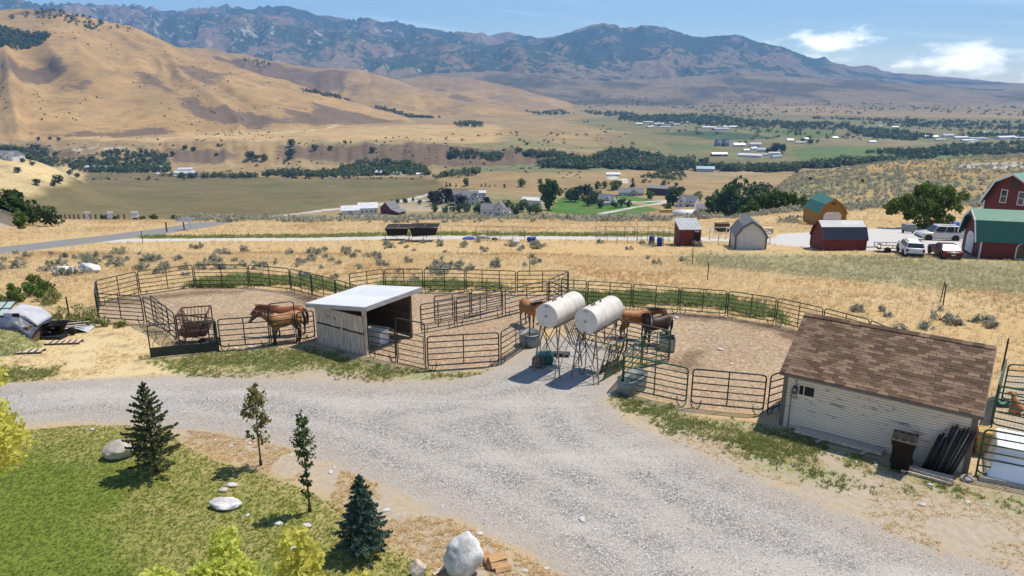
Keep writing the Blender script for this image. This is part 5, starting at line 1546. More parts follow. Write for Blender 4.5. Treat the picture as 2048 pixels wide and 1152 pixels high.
MB().lathe([(0.14, 0), (0.22, 0.15), (0.23, 0.16), (0.21, 0.155), (0.13, 0.03), (0, 0.03)], 18, sx=1.3).build('feed_bowl', M['green_plastic'], None, True, label='round green rubber bowl beside the tan dog', cat='bowl').location = G(2005, 812)
M['straw_bale'] = simple('straw', (0.58, 0.40, 0.15), 0.9, 0.0, 0.5, 14.0, 0.8, 60, stretch=(1, 1, 3))
M['fibreglass'] = simple('white_fibreglass', (0.82, 0.82, 0.83), 0.3, 0.0, 0.08, 2.0, coat=0.3)
def shell_and_bale():
    p = G(1972, 905)
    t = thing('straw_bale', p, SA + R(8), 'golden straw bale tucked between the shed gable and the white shell', 'bale')
    mb = MB()
    bm = bmesh.new(); bmesh.ops.create_cube(bm, size=1.0)
    bmesh.ops.subdivide_edges(bm, edges=bm.edges[:], cuts=7, use_grid_fill=True)
    for v in bm.verts:
        n = v.co.normalized() * random.uniform(-0.03, 0.035)
        v.co = Vector((v.co.x * 0.62, v.co.y * 0.5, v.co.z * 0.75 + 0.38)) + n
    me = bpy.data.meshes.new('bale'); bm.to_mesh(me); bm.free(); me.materials.append(M['straw_bale'])
    link_mesh('bale_body', me, t)
    q = G(2030, 945)
    s = thing('camper_shell', q, SA + R(4), 'white fibreglass truck camper shell behind the green gate panel', 'camper shell')
    W_, L_, h_ = 1.5, 1.9, 0.95
    b = MB()
    lo = [(-W_ / 2, -L_ / 2, 0.05), (W_ / 2, -L_ / 2, 0.05), (W_ / 2, L_ / 2, 0.05), (-W_ / 2, L_ / 2, 0.05)]
    hi = [(-W_ / 2 + 0.16, -L_ / 2 + 0.42, h_), (W_ / 2 - 0.16, -L_ / 2 + 0.42, h_), (W_ / 2 - 0.16, L_ / 2 - 0.1, h_), (-W_ / 2 + 0.16, L_ / 2 - 0.1, h_)]
    b.add(lo + hi, [(3, 2, 1, 0), (4, 5, 6, 7)] + [(k, (k + 1) % 4, 4 + (k + 1) % 4, 4 + k) for k in range(4)])
    body = b.build('body', M['fibreglass'], s)
    mdf = body.modifiers.new('bevel', 'BEVEL'); mdf.width = 0.06; mdf.segments = 3
    for k in range(4):
        a, c = Vector(lo[k]), Vector(lo[(k + 1) % 4])
        MB().beam(a, c, 0.06, 0.09).build('skirt_rail', M['fibreglass'], s)
    for x in (-0.35, 0.0, 0.35):
        MB().beam((x, -L_ / 2 + 0.45, h_ + 0.012), (x, L_ / 2 - 0.15, h_ + 0.012), 0.05, 0.03).build('roof_rib', M['fibreglass'], s)
    MB().beam((-W_ / 2 + 0.14, -L_ / 2 + 0.40, h_ + 0.02), (W_ / 2 - 0.14, -L_ / 2 + 0.40, h_ + 0.02), 0.10, 0.07).build('lip', M['fibreglass'], s)
shell_and_bale()

# ------------------------------------------------------------------ stones
def stone_mat(name, a, b):
    t = NT(name)
    c = t.coord('Object')
    n = t.noise(c, 2.2, 6.0, 0.65); n2 = t.noise(c, 14.0, 4.0, 0.7)
    s = t.n('ShaderNodeSeparateXYZ'); t.link(c, s.inputs[0])
    col = t.mix(t.mr(n, 0.35, 0.65), a, b)
    col = t.mix(t.mr(n2, 0.55, 0.75, 0, 0.6), col, tuple(x * 0.35 for x in a))
    return t.bsdf(col, 0.85, 0.0, t.bump(t.math('ADD', n, n2), 0.5, 0.03), 0.25)
M['stone_white'] = stone_mat('white_quartzite', (0.40, 0.39, 0.375), (0.74, 0.73, 0.71))
M['stone_tan'] = stone_mat('tan_boulder', (0.30, 0.26, 0.215), (0.52, 0.47, 0.41))
M['stone_pink'] = stone_mat('pinkish_stone', (0.46, 0.36, 0.28), (0.68, 0.57, 0.47))
def rock_mesh(seed, sub=3, sx=1, sy=1, sz=1, rough=0.22, facet=6):
    r = random.Random(seed)
    bm = bmesh.new(); bmesh.ops.create_icosphere(bm, subdivisions=sub, radius=1.0)
    planes = [(Vector((r.uniform(-1, 1), r.uniform(-1, 1), r.uniform(-0.6, 1))).normalized(), r.uniform(0.66, 0.92)) for _ in range(facet)]
    off = Vector((r.uniform(0, 50), r.uniform(0, 50), r.uniform(0, 50)))
    from mathutils import noise as mn
    for v in bm.verts:
        for nrm, dd in planes:
            k = v.co.dot(nrm)
            if k > dd: v.co -= nrm * (k - dd) * 0.85
        n = mn.fractal(v.co * 1.6 + off, 0.9, 2.1, 4)
        v.co *= 1 + rough * (0.5 * n + 0.35 * mn.fractal(v.co * 5.0 + off, 0.8, 2.2, 4))
        v.co = Vector((v.co.x * sx, v.co.y * sy, v.co.z * sz))
    me = bpy.data.meshes.new('stone'); bm.to_mesh(me); bm.free()
    me.polygons.foreach_set('use_smooth', [True] * len(me.polygons))
    return me
def stone(p, sx, sy, sz, seed, m, label, group=None, rz=0.0, sub=4, sink=0.35, name='boulder', tilt=0.0, facet=7):
    me = rock_mesh(seed, sub, sx, sy, sz, 0.17, facet + 8); me.materials.append(M[m])
    o = link_mesh(name, me, label=label, cat='stone' if name == 'stone' else 'boulder', group=group)
    zmin = min(v.co.z for v in me.vertices)
    o.location = Vector(p) + Vector((0, 0, -zmin * (1 - sink)))
    o.rotation_euler = (tilt, 0, rz)
    return o
stone(G(243, 912), 0.52, 0.40, 0.29, 3, 'stone_tan', 'rounded tan boulder on the lawn beside the dark fir', sink=0.22, rz=0.2)
stone(G(452, 1014), 0.50, 0.26, 0.13, 5, 'stone_white', 'flat bright white stone lying in the lawn', sink=0.2, rz=-0.2)
stone(G(463, 972), 0.19, 0.11, 0.07, 6, 'stone_white', 'small white stone touching a pinkish one in the lawn', name='stone', sub=3)
stone(G(448, 982), 0.15, 0.10, 0.07, 8, 'stone_pink', 'small pinkish stone touching a white one in the lawn', name='stone', sub=3)
big = stone(G(925, 1146), 0.50, 0.46, 0.60, 12, 'stone_white', 'tall pointed white boulder beside the split firewood', sink=0.14, facet=9, rz=0.4)
for v in big.data.vertices:
    k = max(0, (v.co.z + 0.1)) / 0.7
    v.co.x *= 1 - 0.25 * min(1, k); v.co.y *= 1 - 0.25 * min(1, k)
stone(G(836, 1152), 0.22, 0.2, 0.24, 14, 'stone_pink', 'pinkish cobble beside the tall white boulder', sink=0.25)
o = MB().box((0, 0, 0), (0.5, 0.10, 0.03)).build('board', M['wood_grey'], None, label='grey board scrap leaning at the foot of the tall white boulder', cat='board')
o.location = G(885, 1142) + Vector((0, 0, 0.08)); o.rotation_euler = (0, R(-14), R(35))
M['split_wood'] = simple('split_wood', (0.55, 0.33, 0.15), 0.8, 0.0, 0.3, 4.0, 0.25, 40, stretch=(1, 8, 8))
fw = G(985, 1128)
for i, (dx, dy, dz, rz, ry) in enumerate(((-0.28, 0.10, 0.13, 30, 6), (-0.20, 0.02, 0.05, 24, 0), (0.0, 0.05, 0.12, 20, 5), (0.12, -0.04, 0.20, 22, 3), (0.16, -0.12, 0.10, 26, 0), (0.06, -0.10, 0.04, 18, 0), (0.26, -0.22, 0.05, 15, 4))):
    mb = MB(); L = random.uniform(0.36, 0.44); a_, b_ = random.uniform(0.08, 0.11), random.uniform(0.07, 0.10)
    mb.prism([(-a_, -b_ * 0.5), (a_, -b_ * 0.6), (a_ * 0.9, b_ * 0.5), (-a_ * 0.2, b_ * 0.75)], -L / 2, L / 2, plane='yz')
    o = mb.build('firewood', M['split_wood'], None, label='freshly split orange firewood piece heaped beside the tall white boulder', cat='firewood', group='split firewood by the white boulder')
    o.location = fw + Vector((dx, dy, dz + 0.02)); o.rotation_euler = (R(random.uniform(-20, 20)), R(-ry), R(rz))
stone(G(1933, 960), 0.20, 0.15, 0.10, 21, 'stone_tan', 'smooth tan stone at the foot of the shed corner', name='stone', sub=3)
sm = [rock_mesh(40 + k, 2, 1, 0.8, 0.6) for k in range(5)]
for me in sm: me.materials.append(M['stone_white'])
def small_stones(spots, label, group, smin, smax, mats=None):
    for (u, v) in spots:
        p = G(u, v); s = random.uniform(smin, smax)
        o = link_mesh('stone', random.choice(sm), label=label, cat='stone', group=group)
        o.location = p + Vector((0, 0, s * 0.15)); o.scale = (s * random.uniform(0.8, 1.4), s, s * random.uniform(0.5, 0.9)); o.rotation_euler = (0, 0, random.uniform(0, 6.28))
small_stones([(495, 1031), (558, 1048), (613, 1052), (586, 1098), (742, 1130), (184, 860), (430, 880), (462, 893), (500, 888), (582, 911), (662, 945), (772, 1022), (885, 1012), (1050, 1142), (1092, 1138), (960, 1068)], 'small white stone lying in the dry lawn edge', 'white stones in the lawn edge', 0.05, 0.11)
small_stones([(1335, 637), (1346, 640), (1352, 636), (1365, 638), (1374, 624), (1390, 627), (1407, 649), (1317, 622), (1330, 627), (1344, 655), (1350, 665), (1398, 668), (1463, 728), (1489, 625), (1565, 650), (1295, 619), (1420, 625), (1350, 689), (1368, 700), (1412, 682), (1440, 700), (1500, 690)], 'pale stone lying on the round pen dirt', 'stones on the round pen dirt', 0.07, 0.16)
small_stones([(340, 572), (365, 575), (472, 697), (500, 694), (462, 626), (900, 610), (950, 620), (975, 600), (1020, 598), (1045, 603), (1060, 605), (1075, 600), (1040, 590), (880, 625)], 'pale stone lying on the dirt of the horse pens by the shelter', 'stones on the shelter pens', 0.06, 0.13)
small_stones([(668, 1100 - 165), (1238, 870), (1165, 1040), (1190, 1060), (1750, 925), (1752, 930), (1712, 924), (1860, 970), (1935, 1005), (1975, 1010), (1845, 1010), (1700, 990), (1330, 860), (1280, 846)], 'pale stone at the gravel edge near the shingled shed', 'stones at the gravel edge', 0.05, 0.12)
stone(G(127, 548), 0.95, 0.55, 0.32, 31, 'stone_white', 'broad low white boulder among the sagebrush, beside a rounder one', sink=0.25)
stone(G(146, 547), 0.40, 0.35, 0.28, 32, 'stone_white', 'small round white boulder wedged between two broad ones', sink=0.25)
stone(G(180, 545), 0.85, 0.6, 0.42, 33, 'stone_white', 'high humped white boulder among the sagebrush above the pen', sink=0.25)

# ------------------------------------------------------------------ hay corner
M['tarp_white'] = simple('white_tarp', (0.47, 0.47, 0.49), 0.5, 0.0, 0.2, 1.5)
M['tarp_blue'] = simple('blue_grey_tarp', (0.10, 0.12, 0.17), 0.45, 0.0, 0.5, 2.5, 0.6, 8)
M['clear_panel'] = simple('greenish_clear_panel', (0.42, 0.53, 0.47), 0.25, 0.0, 0.15, 2.0)
M['green_hay'] = simple('green_hay', (0.36, 0.36, 0.15), 0.95, 0.0, 0.5, 8.0, 0.9, 40)
M['hay_stem'] = foliage('hay_stems', (0.32, 0.33, 0.12), (0.60, 0.58, 0.28), 0.3)
M['hay_brown'] = simple('brown_hay', (0.17, 0.11, 0.055), 0.95, 0.0, 0.5, 10.0, 0.8, 50)
M['red_paint'] = simple('red_plastic', (0.42, 0.015, 0.018), 0.45, 0.0, 0.2)
def hay_corner():
    p = G(35, 684)
    t = thing('covered_haystack', p, R(6), 'haystack under a white and blue tarp with a pale green roof frame', 'haystack')
    mb = MB().bbox((-2.4, -0.5, 0), (0.85, 1.0, 0.85)); mb.build('hay', M['hay_brown'], t)
    # draped tarp
    nx, ny = 22, 12; vs = []; fs = []
    for j in range(ny + 1):
        for i in range(nx + 1):
            x = -2.5 + 3.5 * i / nx; f = j / ny
            if f < 0.35: y = -0.62; z = 0.42 + (1.05 - 0.42) * f / 0.35
            else: y = -0.62 + 2.0 * (f - 0.35) / 0.65; z = 1.05 + 0.22 * math.sin(math.pi * (f - 0.35) / 0.65)
            if i > nx - 4: z = z - 0.15 * (i - nx + 4)
            z += 0.045 * math.sin(i * 1.7 + j * 0.9) * (1 - f) + random.uniform(-0.015, 0.015)
            y += 0.05 * math.sin(i * 1.1)
            vs.append((x, y, z))
    for j in range(ny):
        for i in range(nx):
            k = j * (nx + 1) + i
            fs.append((k, k + 1, k + nx + 2, k + nx + 1))
    tp = MB().add(vs, fs).build('tarp', M['tarp_blue'], t, True)
    sd_ = tp.modifiers.new('solid', 'SOLIDIFY'); sd_.thickness = 0.012
    mb = MB()
    mb.prism([(-0.35, 1.12), (0.55, 1.06), (1.0, 0.72), (1.0, 0.85), (0.6, 1.25), (-0.1, 1.42), (-0.35, 1.42)], -0.05, 1.3)
    w = mb.build('white_cover', M['tarp_white'], t); bv = w.modifiers.new('bevel', 'BEVEL'); bv.width = 0.1; bv.segments = 3
    MB().bbox((0.05, -0.075, 1.22), (0.35, -0.045, 1.38)).build('cover_vent', M['window_dark'], t)
    # roof frame with clear panels
    for i in range(6):
        for j in range(2):
            x0 = -2.6 + i * 0.38; y0 = 0.0 + j * 0.55
            MB().slab([(x0 + 0.02, y0, 1.26 + j * 0.18), (x0 + 0.36, y0, 1.26 + j * 0.18), (x0 + 0.36, y0 + 0.53, 1.43 + j * 0.18), (x0 + 0.02, y0 + 0.53, 1.43 + j * 0.18)], 0.02).build('roof_pane', M['clear_panel'], t)
    for i in range(7):
        x0 = -2.6 + i * 0.38
        MB().beam((x0, -0.04, 1.245), (x0, 1.12, 1.63), 0.035, 0.05).build('roof_bar', M['panel_dark'], t)
    for j in range(3):
        MB().beam((-2.65, j * 0.55, 1.26 + j * 0.18), (-0.30, j * 0.55, 1.26 + j * 0.18), 0.04, 0.05).build('roof_bar', M['panel_dark'], t)
    # loose hay heap
    q = G(8, 700)
    nx = 26; vs = []; fs = []
    for j in range(nx + 1):
        for i in range(nx + 1):
            x = -1.9 + 3.5 * i / nx; y = -1.1 + 2.2 * j / nx
            r2 = (x + 0.25) ** 2 / 2.4 + y * y / 0.95
            z = 0.85 * max(0, 1 - r2) ** 0.8 + (0.07 * float(fbm(np.array(x * 4), np.array(y * 4), 3, 3)) if r2 < 1 else -0.03)
            vs.append((x, y, z))
    for j in range(nx):
        for i in range(nx):
            k = j * (nx + 1) + i
            fs.append((k, k + 1, k + nx + 2, k + nx + 1))
    o = MB().add(vs, fs).build('hay_heap', M['green_hay'], None, True, label='heap of loose green hay in front of the tarped stack', cat='hay')
    o.location = q
    rh = np.random.default_rng(8); nh = 2600
    hx = rh.uniform(-1.9, 1.6, nh); hy = rh.uniform(-1.1, 1.1, nh); r2 = (hx + 0.25) ** 2 / 2.4 + hy * hy / 0.95
    kp = r2 < 1.25; hx, hy, r2 = hx[kp], hy[kp], r2[kp]; hzz = 0.85 * np.clip(1 - r2, 0, 1) ** 0.8 + 0.02
    C = np.column_stack([hx, hy, hzz]); D = rh.normal(size=C.shape); D[:, 2] *= 0.35; D /= np.linalg.norm(D, axis=1, keepdims=True); S = np.cross(D, rh.normal(size=C.shape)); S /= np.linalg.norm(S, axis=1, keepdims=True)
    V = np.stack([C - D * 0.11 - S * 0.008, C - D * 0.11 + S * 0.008, C + D * 0.11 + S * 0.008, C + D * 0.11 - S * 0.008], 1).reshape(-1, 3)
    link_mesh('loose_hay', np_mesh('loose_hay', V, np.arange(len(V)).reshape(-1, 4), M['hay_stem'], np.repeat(rh.uniform(0, 1, len(C)), 4)), o, kind='stuff')
    # manure fork with red scoop
    f = G(53, 689)
    t2 = thing('scoop_shovel', f, R(5), 'red scoop shovel with a pale handle stuck upright in the hay', 'shovel')
    MB().tube([(0, 0, 0.12), (-0.06, 0.05, 1.25)], 0.02, 8).build('handle', M['pipe_end_white'], t2, True)
    MB().prism([(-0.19, 0.0), (0.19, 0.0), (0.17, 0.18), (-0.17, 0.18)], -0.03, 0.05).build('scoop', M['red_paint'], t2)
    # wheelbarrow
    b = G(116, 672)
    t3 = thing('wheelbarrow', b, R(12), 'black tub wheelbarrow standing beside the tarped haystack', 'wheelbarrow')
    vs = []
    for (z, sx, sy) in ((0.30, 0.30, 0.22), (0.62, 0.52, 0.40), (0.64, 0.55, 0.43), (0.64, 0.50, 0.38), (0.33, 0.28, 0.20)):
        for k in range(20):
            an = 2 * math.pi * k / 20; c_, s_ = math.cos(an), math.sin(an)
            e = 0.7
            vs.append((sx * math.copysign(abs(c_) ** e, c_), sy * math.copysign(abs(s_) ** e, s_), z))
    fs = [tuple(reversed(range(20))), tuple(range(80, 100))] + [(q_ * 20 + k, q_ * 20 + (k + 1) % 20, q_ * 20 + 20 + (k + 1) % 20, q_ * 20 + 20 + k) for q_ in range(4) for k in range(20)]
    tub = MB().add(vs, fs).build('tub', M['bin_plastic'], t3, True)
    MB().bbox((-0.10, -0.375, 0.50), (0.06, -0.345, 0.53)).build('tub_sticker', M['split_wood'], tub)
    for s in (-1, 1):
        MB().tube([(0.55, s * 0.16, 0.22), (-0.1, s * 0.2, 0.30), (-0.85, s * 0.3, 0.52)], 0.02, 6).build('handle', M['bin_plastic'], t3, True)
        MB().tube([(-0.25, s * 0.22, 0.30), (-0.3, s * 0.24, 0.0)], 0.018, 6).build('leg', M['bin_plastic'], t3, True)
    wh = MB().lathe([(0.09, -0.05), (0.16, -0.05), (0.2, -0.02), (0.2, 0.02), (0.16, 0.05), (0.09, 0.05)], 18, (0.62, 0, 0.2), axis=(0, 1, 0)).build('wheel', M['black_rubber'], t3, True)
    MB().lathe([(0.09, -0.03), (0.09, 0.03)], 12, (0.62, 0, 0.2), axis=(0, 1, 0)).build('rim', M['galv'], wh)
    # plastic sheets and boards lying behind
    c = G(138, 662)
    t4 = thing('plastic_sheet', c, R(10), 'crumpled white plastic sheeting lying behind the wheelbarrow', 'tarp')
    nx, ny = 18, 10; vs = []; fs = []
    for j in range(ny + 1):
        for i in range(nx + 1):
            x = -1.0 + 2.0 * i / nx; y = -0.5 + 1.1 * j / ny
            z = 0.10 + 0.20 * max(0, 1 - abs(x)) + 0.12 * float(fbm(np.array(x * 2.3), np.array(y * 3.1), 3, 9)) - 0.08 * (abs(x) > 0.9)
            vs.append((x, y, max(z, 0.02)))
    for j in range(ny):
        for i in range(nx):
            k = j * (nx + 1) + i; fs.append((k, k + 1, k + nx + 2, k + nx + 1))
    MB().add(vs, fs).build('sheet', M['tarp_white'], t4, True)
    for k in range(4):
        MB().box((0.1, -0.3 + k * 0.22, 0.34), (1.5, 0.09, 0.03), rz=R(12)).build('board', M['bin_plastic' if k % 2 else 'wood_grey'], t4)
    d = G(100, 678)
    o = MB().bbox((-0.6, -0.25, 0), (0.6, 0.3, 0.16)).build('rubber_mat', M['black_rubber'], None, label='dark folded mat lying under the wheelbarrow', cat='mat'); o.location = d + Vector((0, 0.1, 0))
    # half-buried pallets in the straw
    for (u, v, L_, rz, lab) in ((48, 706, 1.6, 8, 'straw covered pallet in front of the green hay heap'), (128, 687, 1.5, 6, 'straw covered pallet in front of the wheelbarrow')):
        tt = thing('pallet', G(u, v), R(rz), lab, 'pallet')
        for k in range(6):
            MB().box((-L_ / 2 + L_ * (k + 0.5) / 6, 0.0, 0.10), (L_ / 6 * 0.6, 0.42, 0.02)).build('slat', M['wood_grey'], tt)
        for y in (-0.18, 0.18):
            MB().box((0, y, 0.045), (L_, 0.05, 0.085)).build('runner', M['wood_dark'], tt)
hay_corner()

M['steel_post'] = simple('rusty_stake', (0.075, 0.05, 0.04), 0.8, 0.0, 0.4)
def stake(u, v, h, label, group, y=None):
    p = G(u, v) if y is None else AT(u, y)
    o = MB().box((0, 0, h / 2 - 0.1), (0.04, 0.045, h + 0.2)).box((0, 0.02, h / 2 - 0.1), (0.012, 0.05, h + 0.2)).build('steel_stake', M['steel_post'], None, label=label, cat='stake', group=group)
    o.location = p; o.rotation_euler = (R(random.uniform(-2, 2)), R(random.uniform(-3, 3)), random.uniform(0, 3))
stake(141, 642, 1.25, 'rusty steel stake standing beside the round shrub near the wheelbarrow', None)
stake(2004, 742, 1.5, 'dark steel stake standing behind the ridge end of the shingled shed', None)
for (u, v) in ((1060, 553), (1385, 528), (1415, 560), (1886, 612), (286, 487), (790, 470), (1880, 605)):
    stake(u, v, 1.35, 'thin steel fence stake standing alone in the dry grass field', 'fence stakes in the dry field')

# ------------------------------------------------------------------ outbuildings below the field
M['barn_red'] = simple('barn_red', (0.165, 0.030, 0.026), 0.7, 0.0, 0.3, 2.0, stretch=(4, 4, 0.6))
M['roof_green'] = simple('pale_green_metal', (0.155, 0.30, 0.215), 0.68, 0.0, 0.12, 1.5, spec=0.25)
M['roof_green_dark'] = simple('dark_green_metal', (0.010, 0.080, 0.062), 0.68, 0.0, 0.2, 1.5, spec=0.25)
M['roof_teal'] = simple('teal_metal', (0.060, 0.185, 0.160), 0.68, 0.0, 0.2, 1.5, spec=0.25)
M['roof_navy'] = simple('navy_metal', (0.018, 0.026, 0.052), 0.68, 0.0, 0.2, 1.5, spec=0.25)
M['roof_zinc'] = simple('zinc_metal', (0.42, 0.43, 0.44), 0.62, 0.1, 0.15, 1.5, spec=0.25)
M['roof_slate'] = simple('slate_shingle', (0.145, 0.155, 0.17), 0.8, 0.0, 0.3, 6.0)
M['trim_white'] = simple('white_trim', (0.74, 0.72, 0.69), 0.6, 0.0, 0.12, 2.0)
M['wall_cream'] = simple('cream_wall', (0.64, 0.60, 0.54), 0.75, 0.0, 0.12, 2.0, stretch=(3, 3, 1))
M['wall_mustard'] = simple('mustard_wall', (0.34, 0.185, 0.038), 0.75, 0.0, 0.22, 2.0, stretch=(3, 3, 1))
M['wall_white'] = simple('white_wall', (0.72, 0.71, 0.69), 0.7, 0.0, 0.1, 1.0)
M['wall_grey'] = simple('grey_wall', (0.42, 0.41, 0.39), 0.75, 0.0, 0.15, 1.0)
M['wall_brown'] = simple('dark_brown_metal', (0.055, 0.032, 0.026), 0.6, 0.0, 0.3, 1.0)
M['roof_grey'] = simple('grey_shingle', (0.20, 0.20, 0.205), 0.85, 0.0, 0.25, 2.0)
M['roof_pale'] = simple('pale_metal_roof', (0.66, 0.665, 0.67), 0.42, 0.15, 0.12, 0.6)
M['roof_blue'] = simple('blue_metal_roof', (0.22, 0.30, 0.36), 0.42, 0.2, 0.12, 0.6)
M['glass'] = simple('window_glass', (0.025, 0.03, 0.036), 0.08, 0.0, 0.3, 1.0, spec=0.8)
M['red_car'] = simple('red_car_paint', (0.105, 0.014, 0.016), 0.5, 0.0, 0.1, 1.0, coat=0.2)
M['silver_car'] = simple('silver_car_paint', (0.52, 0.50, 0.47), 0.42, 0.2, 0.06, 1.0, coat=0.3)
M['white_car'] = simple('white_car_paint', (0.74, 0.75, 0.77), 0.45, 0.0, 0.05, 1.0, coat=0.3)
M['lamp_red'] = simple('red_lens', (0.30, 0.012, 0.012), 0.2, 0.0, 0.1)
M['lamp_clear'] = simple('clear_lens', (0.7, 0.72, 0.74), 0.1, 0.0, 0.1)
M['dark_trim'] = simple('dark_trim', (0.03, 0.03, 0.032), 0.6, 0.0, 0.2)
M['shade_cloth'] = simple('black_shade_cloth', (0.022, 0.020, 0.018), 0.9, 0.0, 0.4, 3.0)
M['blue_barrel'] = simple('blue_plastic', (0.008, 0.035, 0.24), 0.4, 0.0, 0.2)
M['orange_box'] = simple('orange_brown_wood', (0.30, 0.13, 0.035), 0.8, 0.0, 0.3)
M['blue_tarp'] = simple('bright_blue_tarp', (0.015, 0.11, 0.42), 0.5, 0.0, 0.3)

def gambrel(p, rz, W, L, hw, hk, hr, wk, wall, rup, rlow, label, name='barn', cat='barn', trim='trim_white', ov=0.25, oy=0.3, ribs=0.45, door=None, windows=(), side_windows=(), hay=None):
    """gable face on local y=0 looking to -y, length along +y; knee at half width wk and height hk"""
    t = thing(name, p, rz, label, cat)
    h2 = W / 2
    MB().prism([(-h2, -0.3), (h2, -0.3), (h2, hw), (wk, hk - 0.03), (0, hr - 0.03), (-wk, hk - 0.03), (-h2, hw)], 0, L).build('wall', M[wall], t)
    dx = h2 - wk; f = 1 + ov / math.hypot(dx, hk - hw)
    ex, ez = wk + dx * f, hk + (hw - hk) * f
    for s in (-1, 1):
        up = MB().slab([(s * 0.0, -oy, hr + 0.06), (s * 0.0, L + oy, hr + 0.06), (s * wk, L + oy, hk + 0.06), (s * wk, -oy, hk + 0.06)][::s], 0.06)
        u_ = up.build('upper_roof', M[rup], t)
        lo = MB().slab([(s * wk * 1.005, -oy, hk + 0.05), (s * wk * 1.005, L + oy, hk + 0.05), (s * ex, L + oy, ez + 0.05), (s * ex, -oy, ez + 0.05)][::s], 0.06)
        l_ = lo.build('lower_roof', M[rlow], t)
        if ribs:
            rb = MB(); rl = MB()
            k = -oy + ribs / 2
            while k < L + oy:
                rb.beam((s * 0.02, k, hr + 0.075), (s * wk, k, hk + 0.075), 0.05, 0.035)
                rl.beam((s * wk * 1.01, k, hk + 0.06), (s * ex, k, ez + 0.06), 0.05, 0.035)
                k += ribs
            rb.build('roof_ribs', M[rup], u_, kind='stuff'); rl.build('roof_ribs', M[rlow], l_, kind='stuff')
        for yy in (-oy - 0.03, L + oy + 0.03):
            MB().beam((s * 0.0, yy, hr + 0.0), (s * (wk + 0.02), yy, hk + 0.0), 0.05, 0.2, up=(0, 0, 1)).build('barge_board', M[trim], t)
            MB().beam((s * wk, yy, hk + 0.02), (s * ex, yy, ez), 0.05, 0.2, up=(1, 0, 0)).build('barge_board', M[trim], t)
        for yy in (0.0, L):
            MB().box((s * (h2 - 0.02), yy, hw / 2), (0.16, 0.10, hw)).build('corner_board', M[trim], t)
    if door:
        x0, x1, z1, dm, arch = door
        if arch:
            c = min(0.45, (x1 - x0) * 0.25)
            pl = [(x0, 0.02), (x1, 0.02), (x1, z1 - c), (x1 - c, z1), (x0 + c, z1), (x0, z1 - c)]
        else: pl = [(x0, 0.02), (x1, 0.02), (x1, z1), (x0, z1)]
        d = MB().prism(pl, -0.06, -0.02).build('door', M[dm], t)
        if not arch or (x1 - x0) > 1.6:
            for k in range(1, 4):
                MB().bbox((x0 + 0.03, -0.075, z1 * k / 4 - 0.012), (x1 - 0.03, -0.055, z1 * k / 4 + 0.012)).build('door_groove', M['wall_grey'], d)
    for (x, z, w, h) in windows:
        fr = MB().bbox((x - w / 2 - 0.08, -0.05, z - h / 2 - 0.08), (x + w / 2 + 0.08, -0.02, z + h / 2 + 0.08)).build('window', M[trim], t)
        MB().bbox((x - w / 2, -0.062, z - h / 2), (x + w / 2, -0.045, z + h / 2)).build('pane', M['glass'], fr)
        MB().bbox((x - w / 2, -0.075, z - 0.03), (x + w / 2, -0.06, z + 0.03)).build('muntin', M[trim], fr)
    for (y, z, w, h, arch) in side_windows:
        def arc(g):
            if not arch: return [(y - w / 2 - g, z - h / 2 - g), (y + w / 2 + g, z - h / 2 - g), (y + w / 2 + g, z + h / 2 + g), (y - w / 2 - g, z + h / 2 + g)]
            r = w / 2 + g
            return [(y - r, z - h / 2 - g), (y + r, z - h / 2 - g)] + [(y + r * math.cos(R(a)), z + h / 2 - w / 2 + r * math.sin(R(a))) for a in range(0, 181, 20)]
        fr = MB().prism(arc(0.09), h2 + 0.015, h2 + 0.05, plane='yz').build('window', M[trim], t)
        MB().prism(arc(0.0), h2 + 0.045, h2 + 0.062, plane='yz').build('pane', M['glass'], fr)
    if hay:
        x, z, w, h = hay
        MB().prism([(x - w / 2, z - h / 2), (x + w / 2, z - h / 2), (x + w / 2, z + h * 0.2), (x + w * 0.25, z + h / 2), (x - w * 0.25, z + h / 2), (x - w / 2, z + h * 0.2)], -0.05, -0.02).build('loft_door', M['wall_brown'], t)
    return t
b2 = G(1956, 517)
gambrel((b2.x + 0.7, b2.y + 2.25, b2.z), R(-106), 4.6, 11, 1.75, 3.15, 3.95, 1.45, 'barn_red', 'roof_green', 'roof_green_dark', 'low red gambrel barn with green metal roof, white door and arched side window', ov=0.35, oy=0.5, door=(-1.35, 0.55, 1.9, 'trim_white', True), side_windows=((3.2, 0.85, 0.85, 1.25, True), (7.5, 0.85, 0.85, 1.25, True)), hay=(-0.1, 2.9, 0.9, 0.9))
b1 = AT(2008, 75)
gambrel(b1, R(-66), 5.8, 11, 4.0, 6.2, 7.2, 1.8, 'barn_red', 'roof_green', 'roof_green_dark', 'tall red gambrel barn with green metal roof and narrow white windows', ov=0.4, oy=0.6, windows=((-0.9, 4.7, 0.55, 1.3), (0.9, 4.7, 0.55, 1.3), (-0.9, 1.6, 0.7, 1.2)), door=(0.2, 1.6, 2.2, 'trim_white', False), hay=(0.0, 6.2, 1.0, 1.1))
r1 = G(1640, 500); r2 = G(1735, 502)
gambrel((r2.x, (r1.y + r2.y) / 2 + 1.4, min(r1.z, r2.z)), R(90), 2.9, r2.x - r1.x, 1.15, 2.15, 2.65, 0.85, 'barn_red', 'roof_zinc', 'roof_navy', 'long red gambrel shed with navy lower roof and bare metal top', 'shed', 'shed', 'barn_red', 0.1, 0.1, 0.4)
gambrel(G(1662, 452), R(0), 4.1, 5.4, 2.0, 3.2, 4.1, 1.3, 'wall_mustard', 'roof_teal', 'roof_teal', 'mustard yellow gambrel garage with teal roof and white roller door', 'garage', 'garage', 'wall_mustard', 0.15, 0.2, 0.5, (-1.35, 1.35, 2.15, 'trim_white', True), hay=(0, 3.4, 0.5, 0.3))
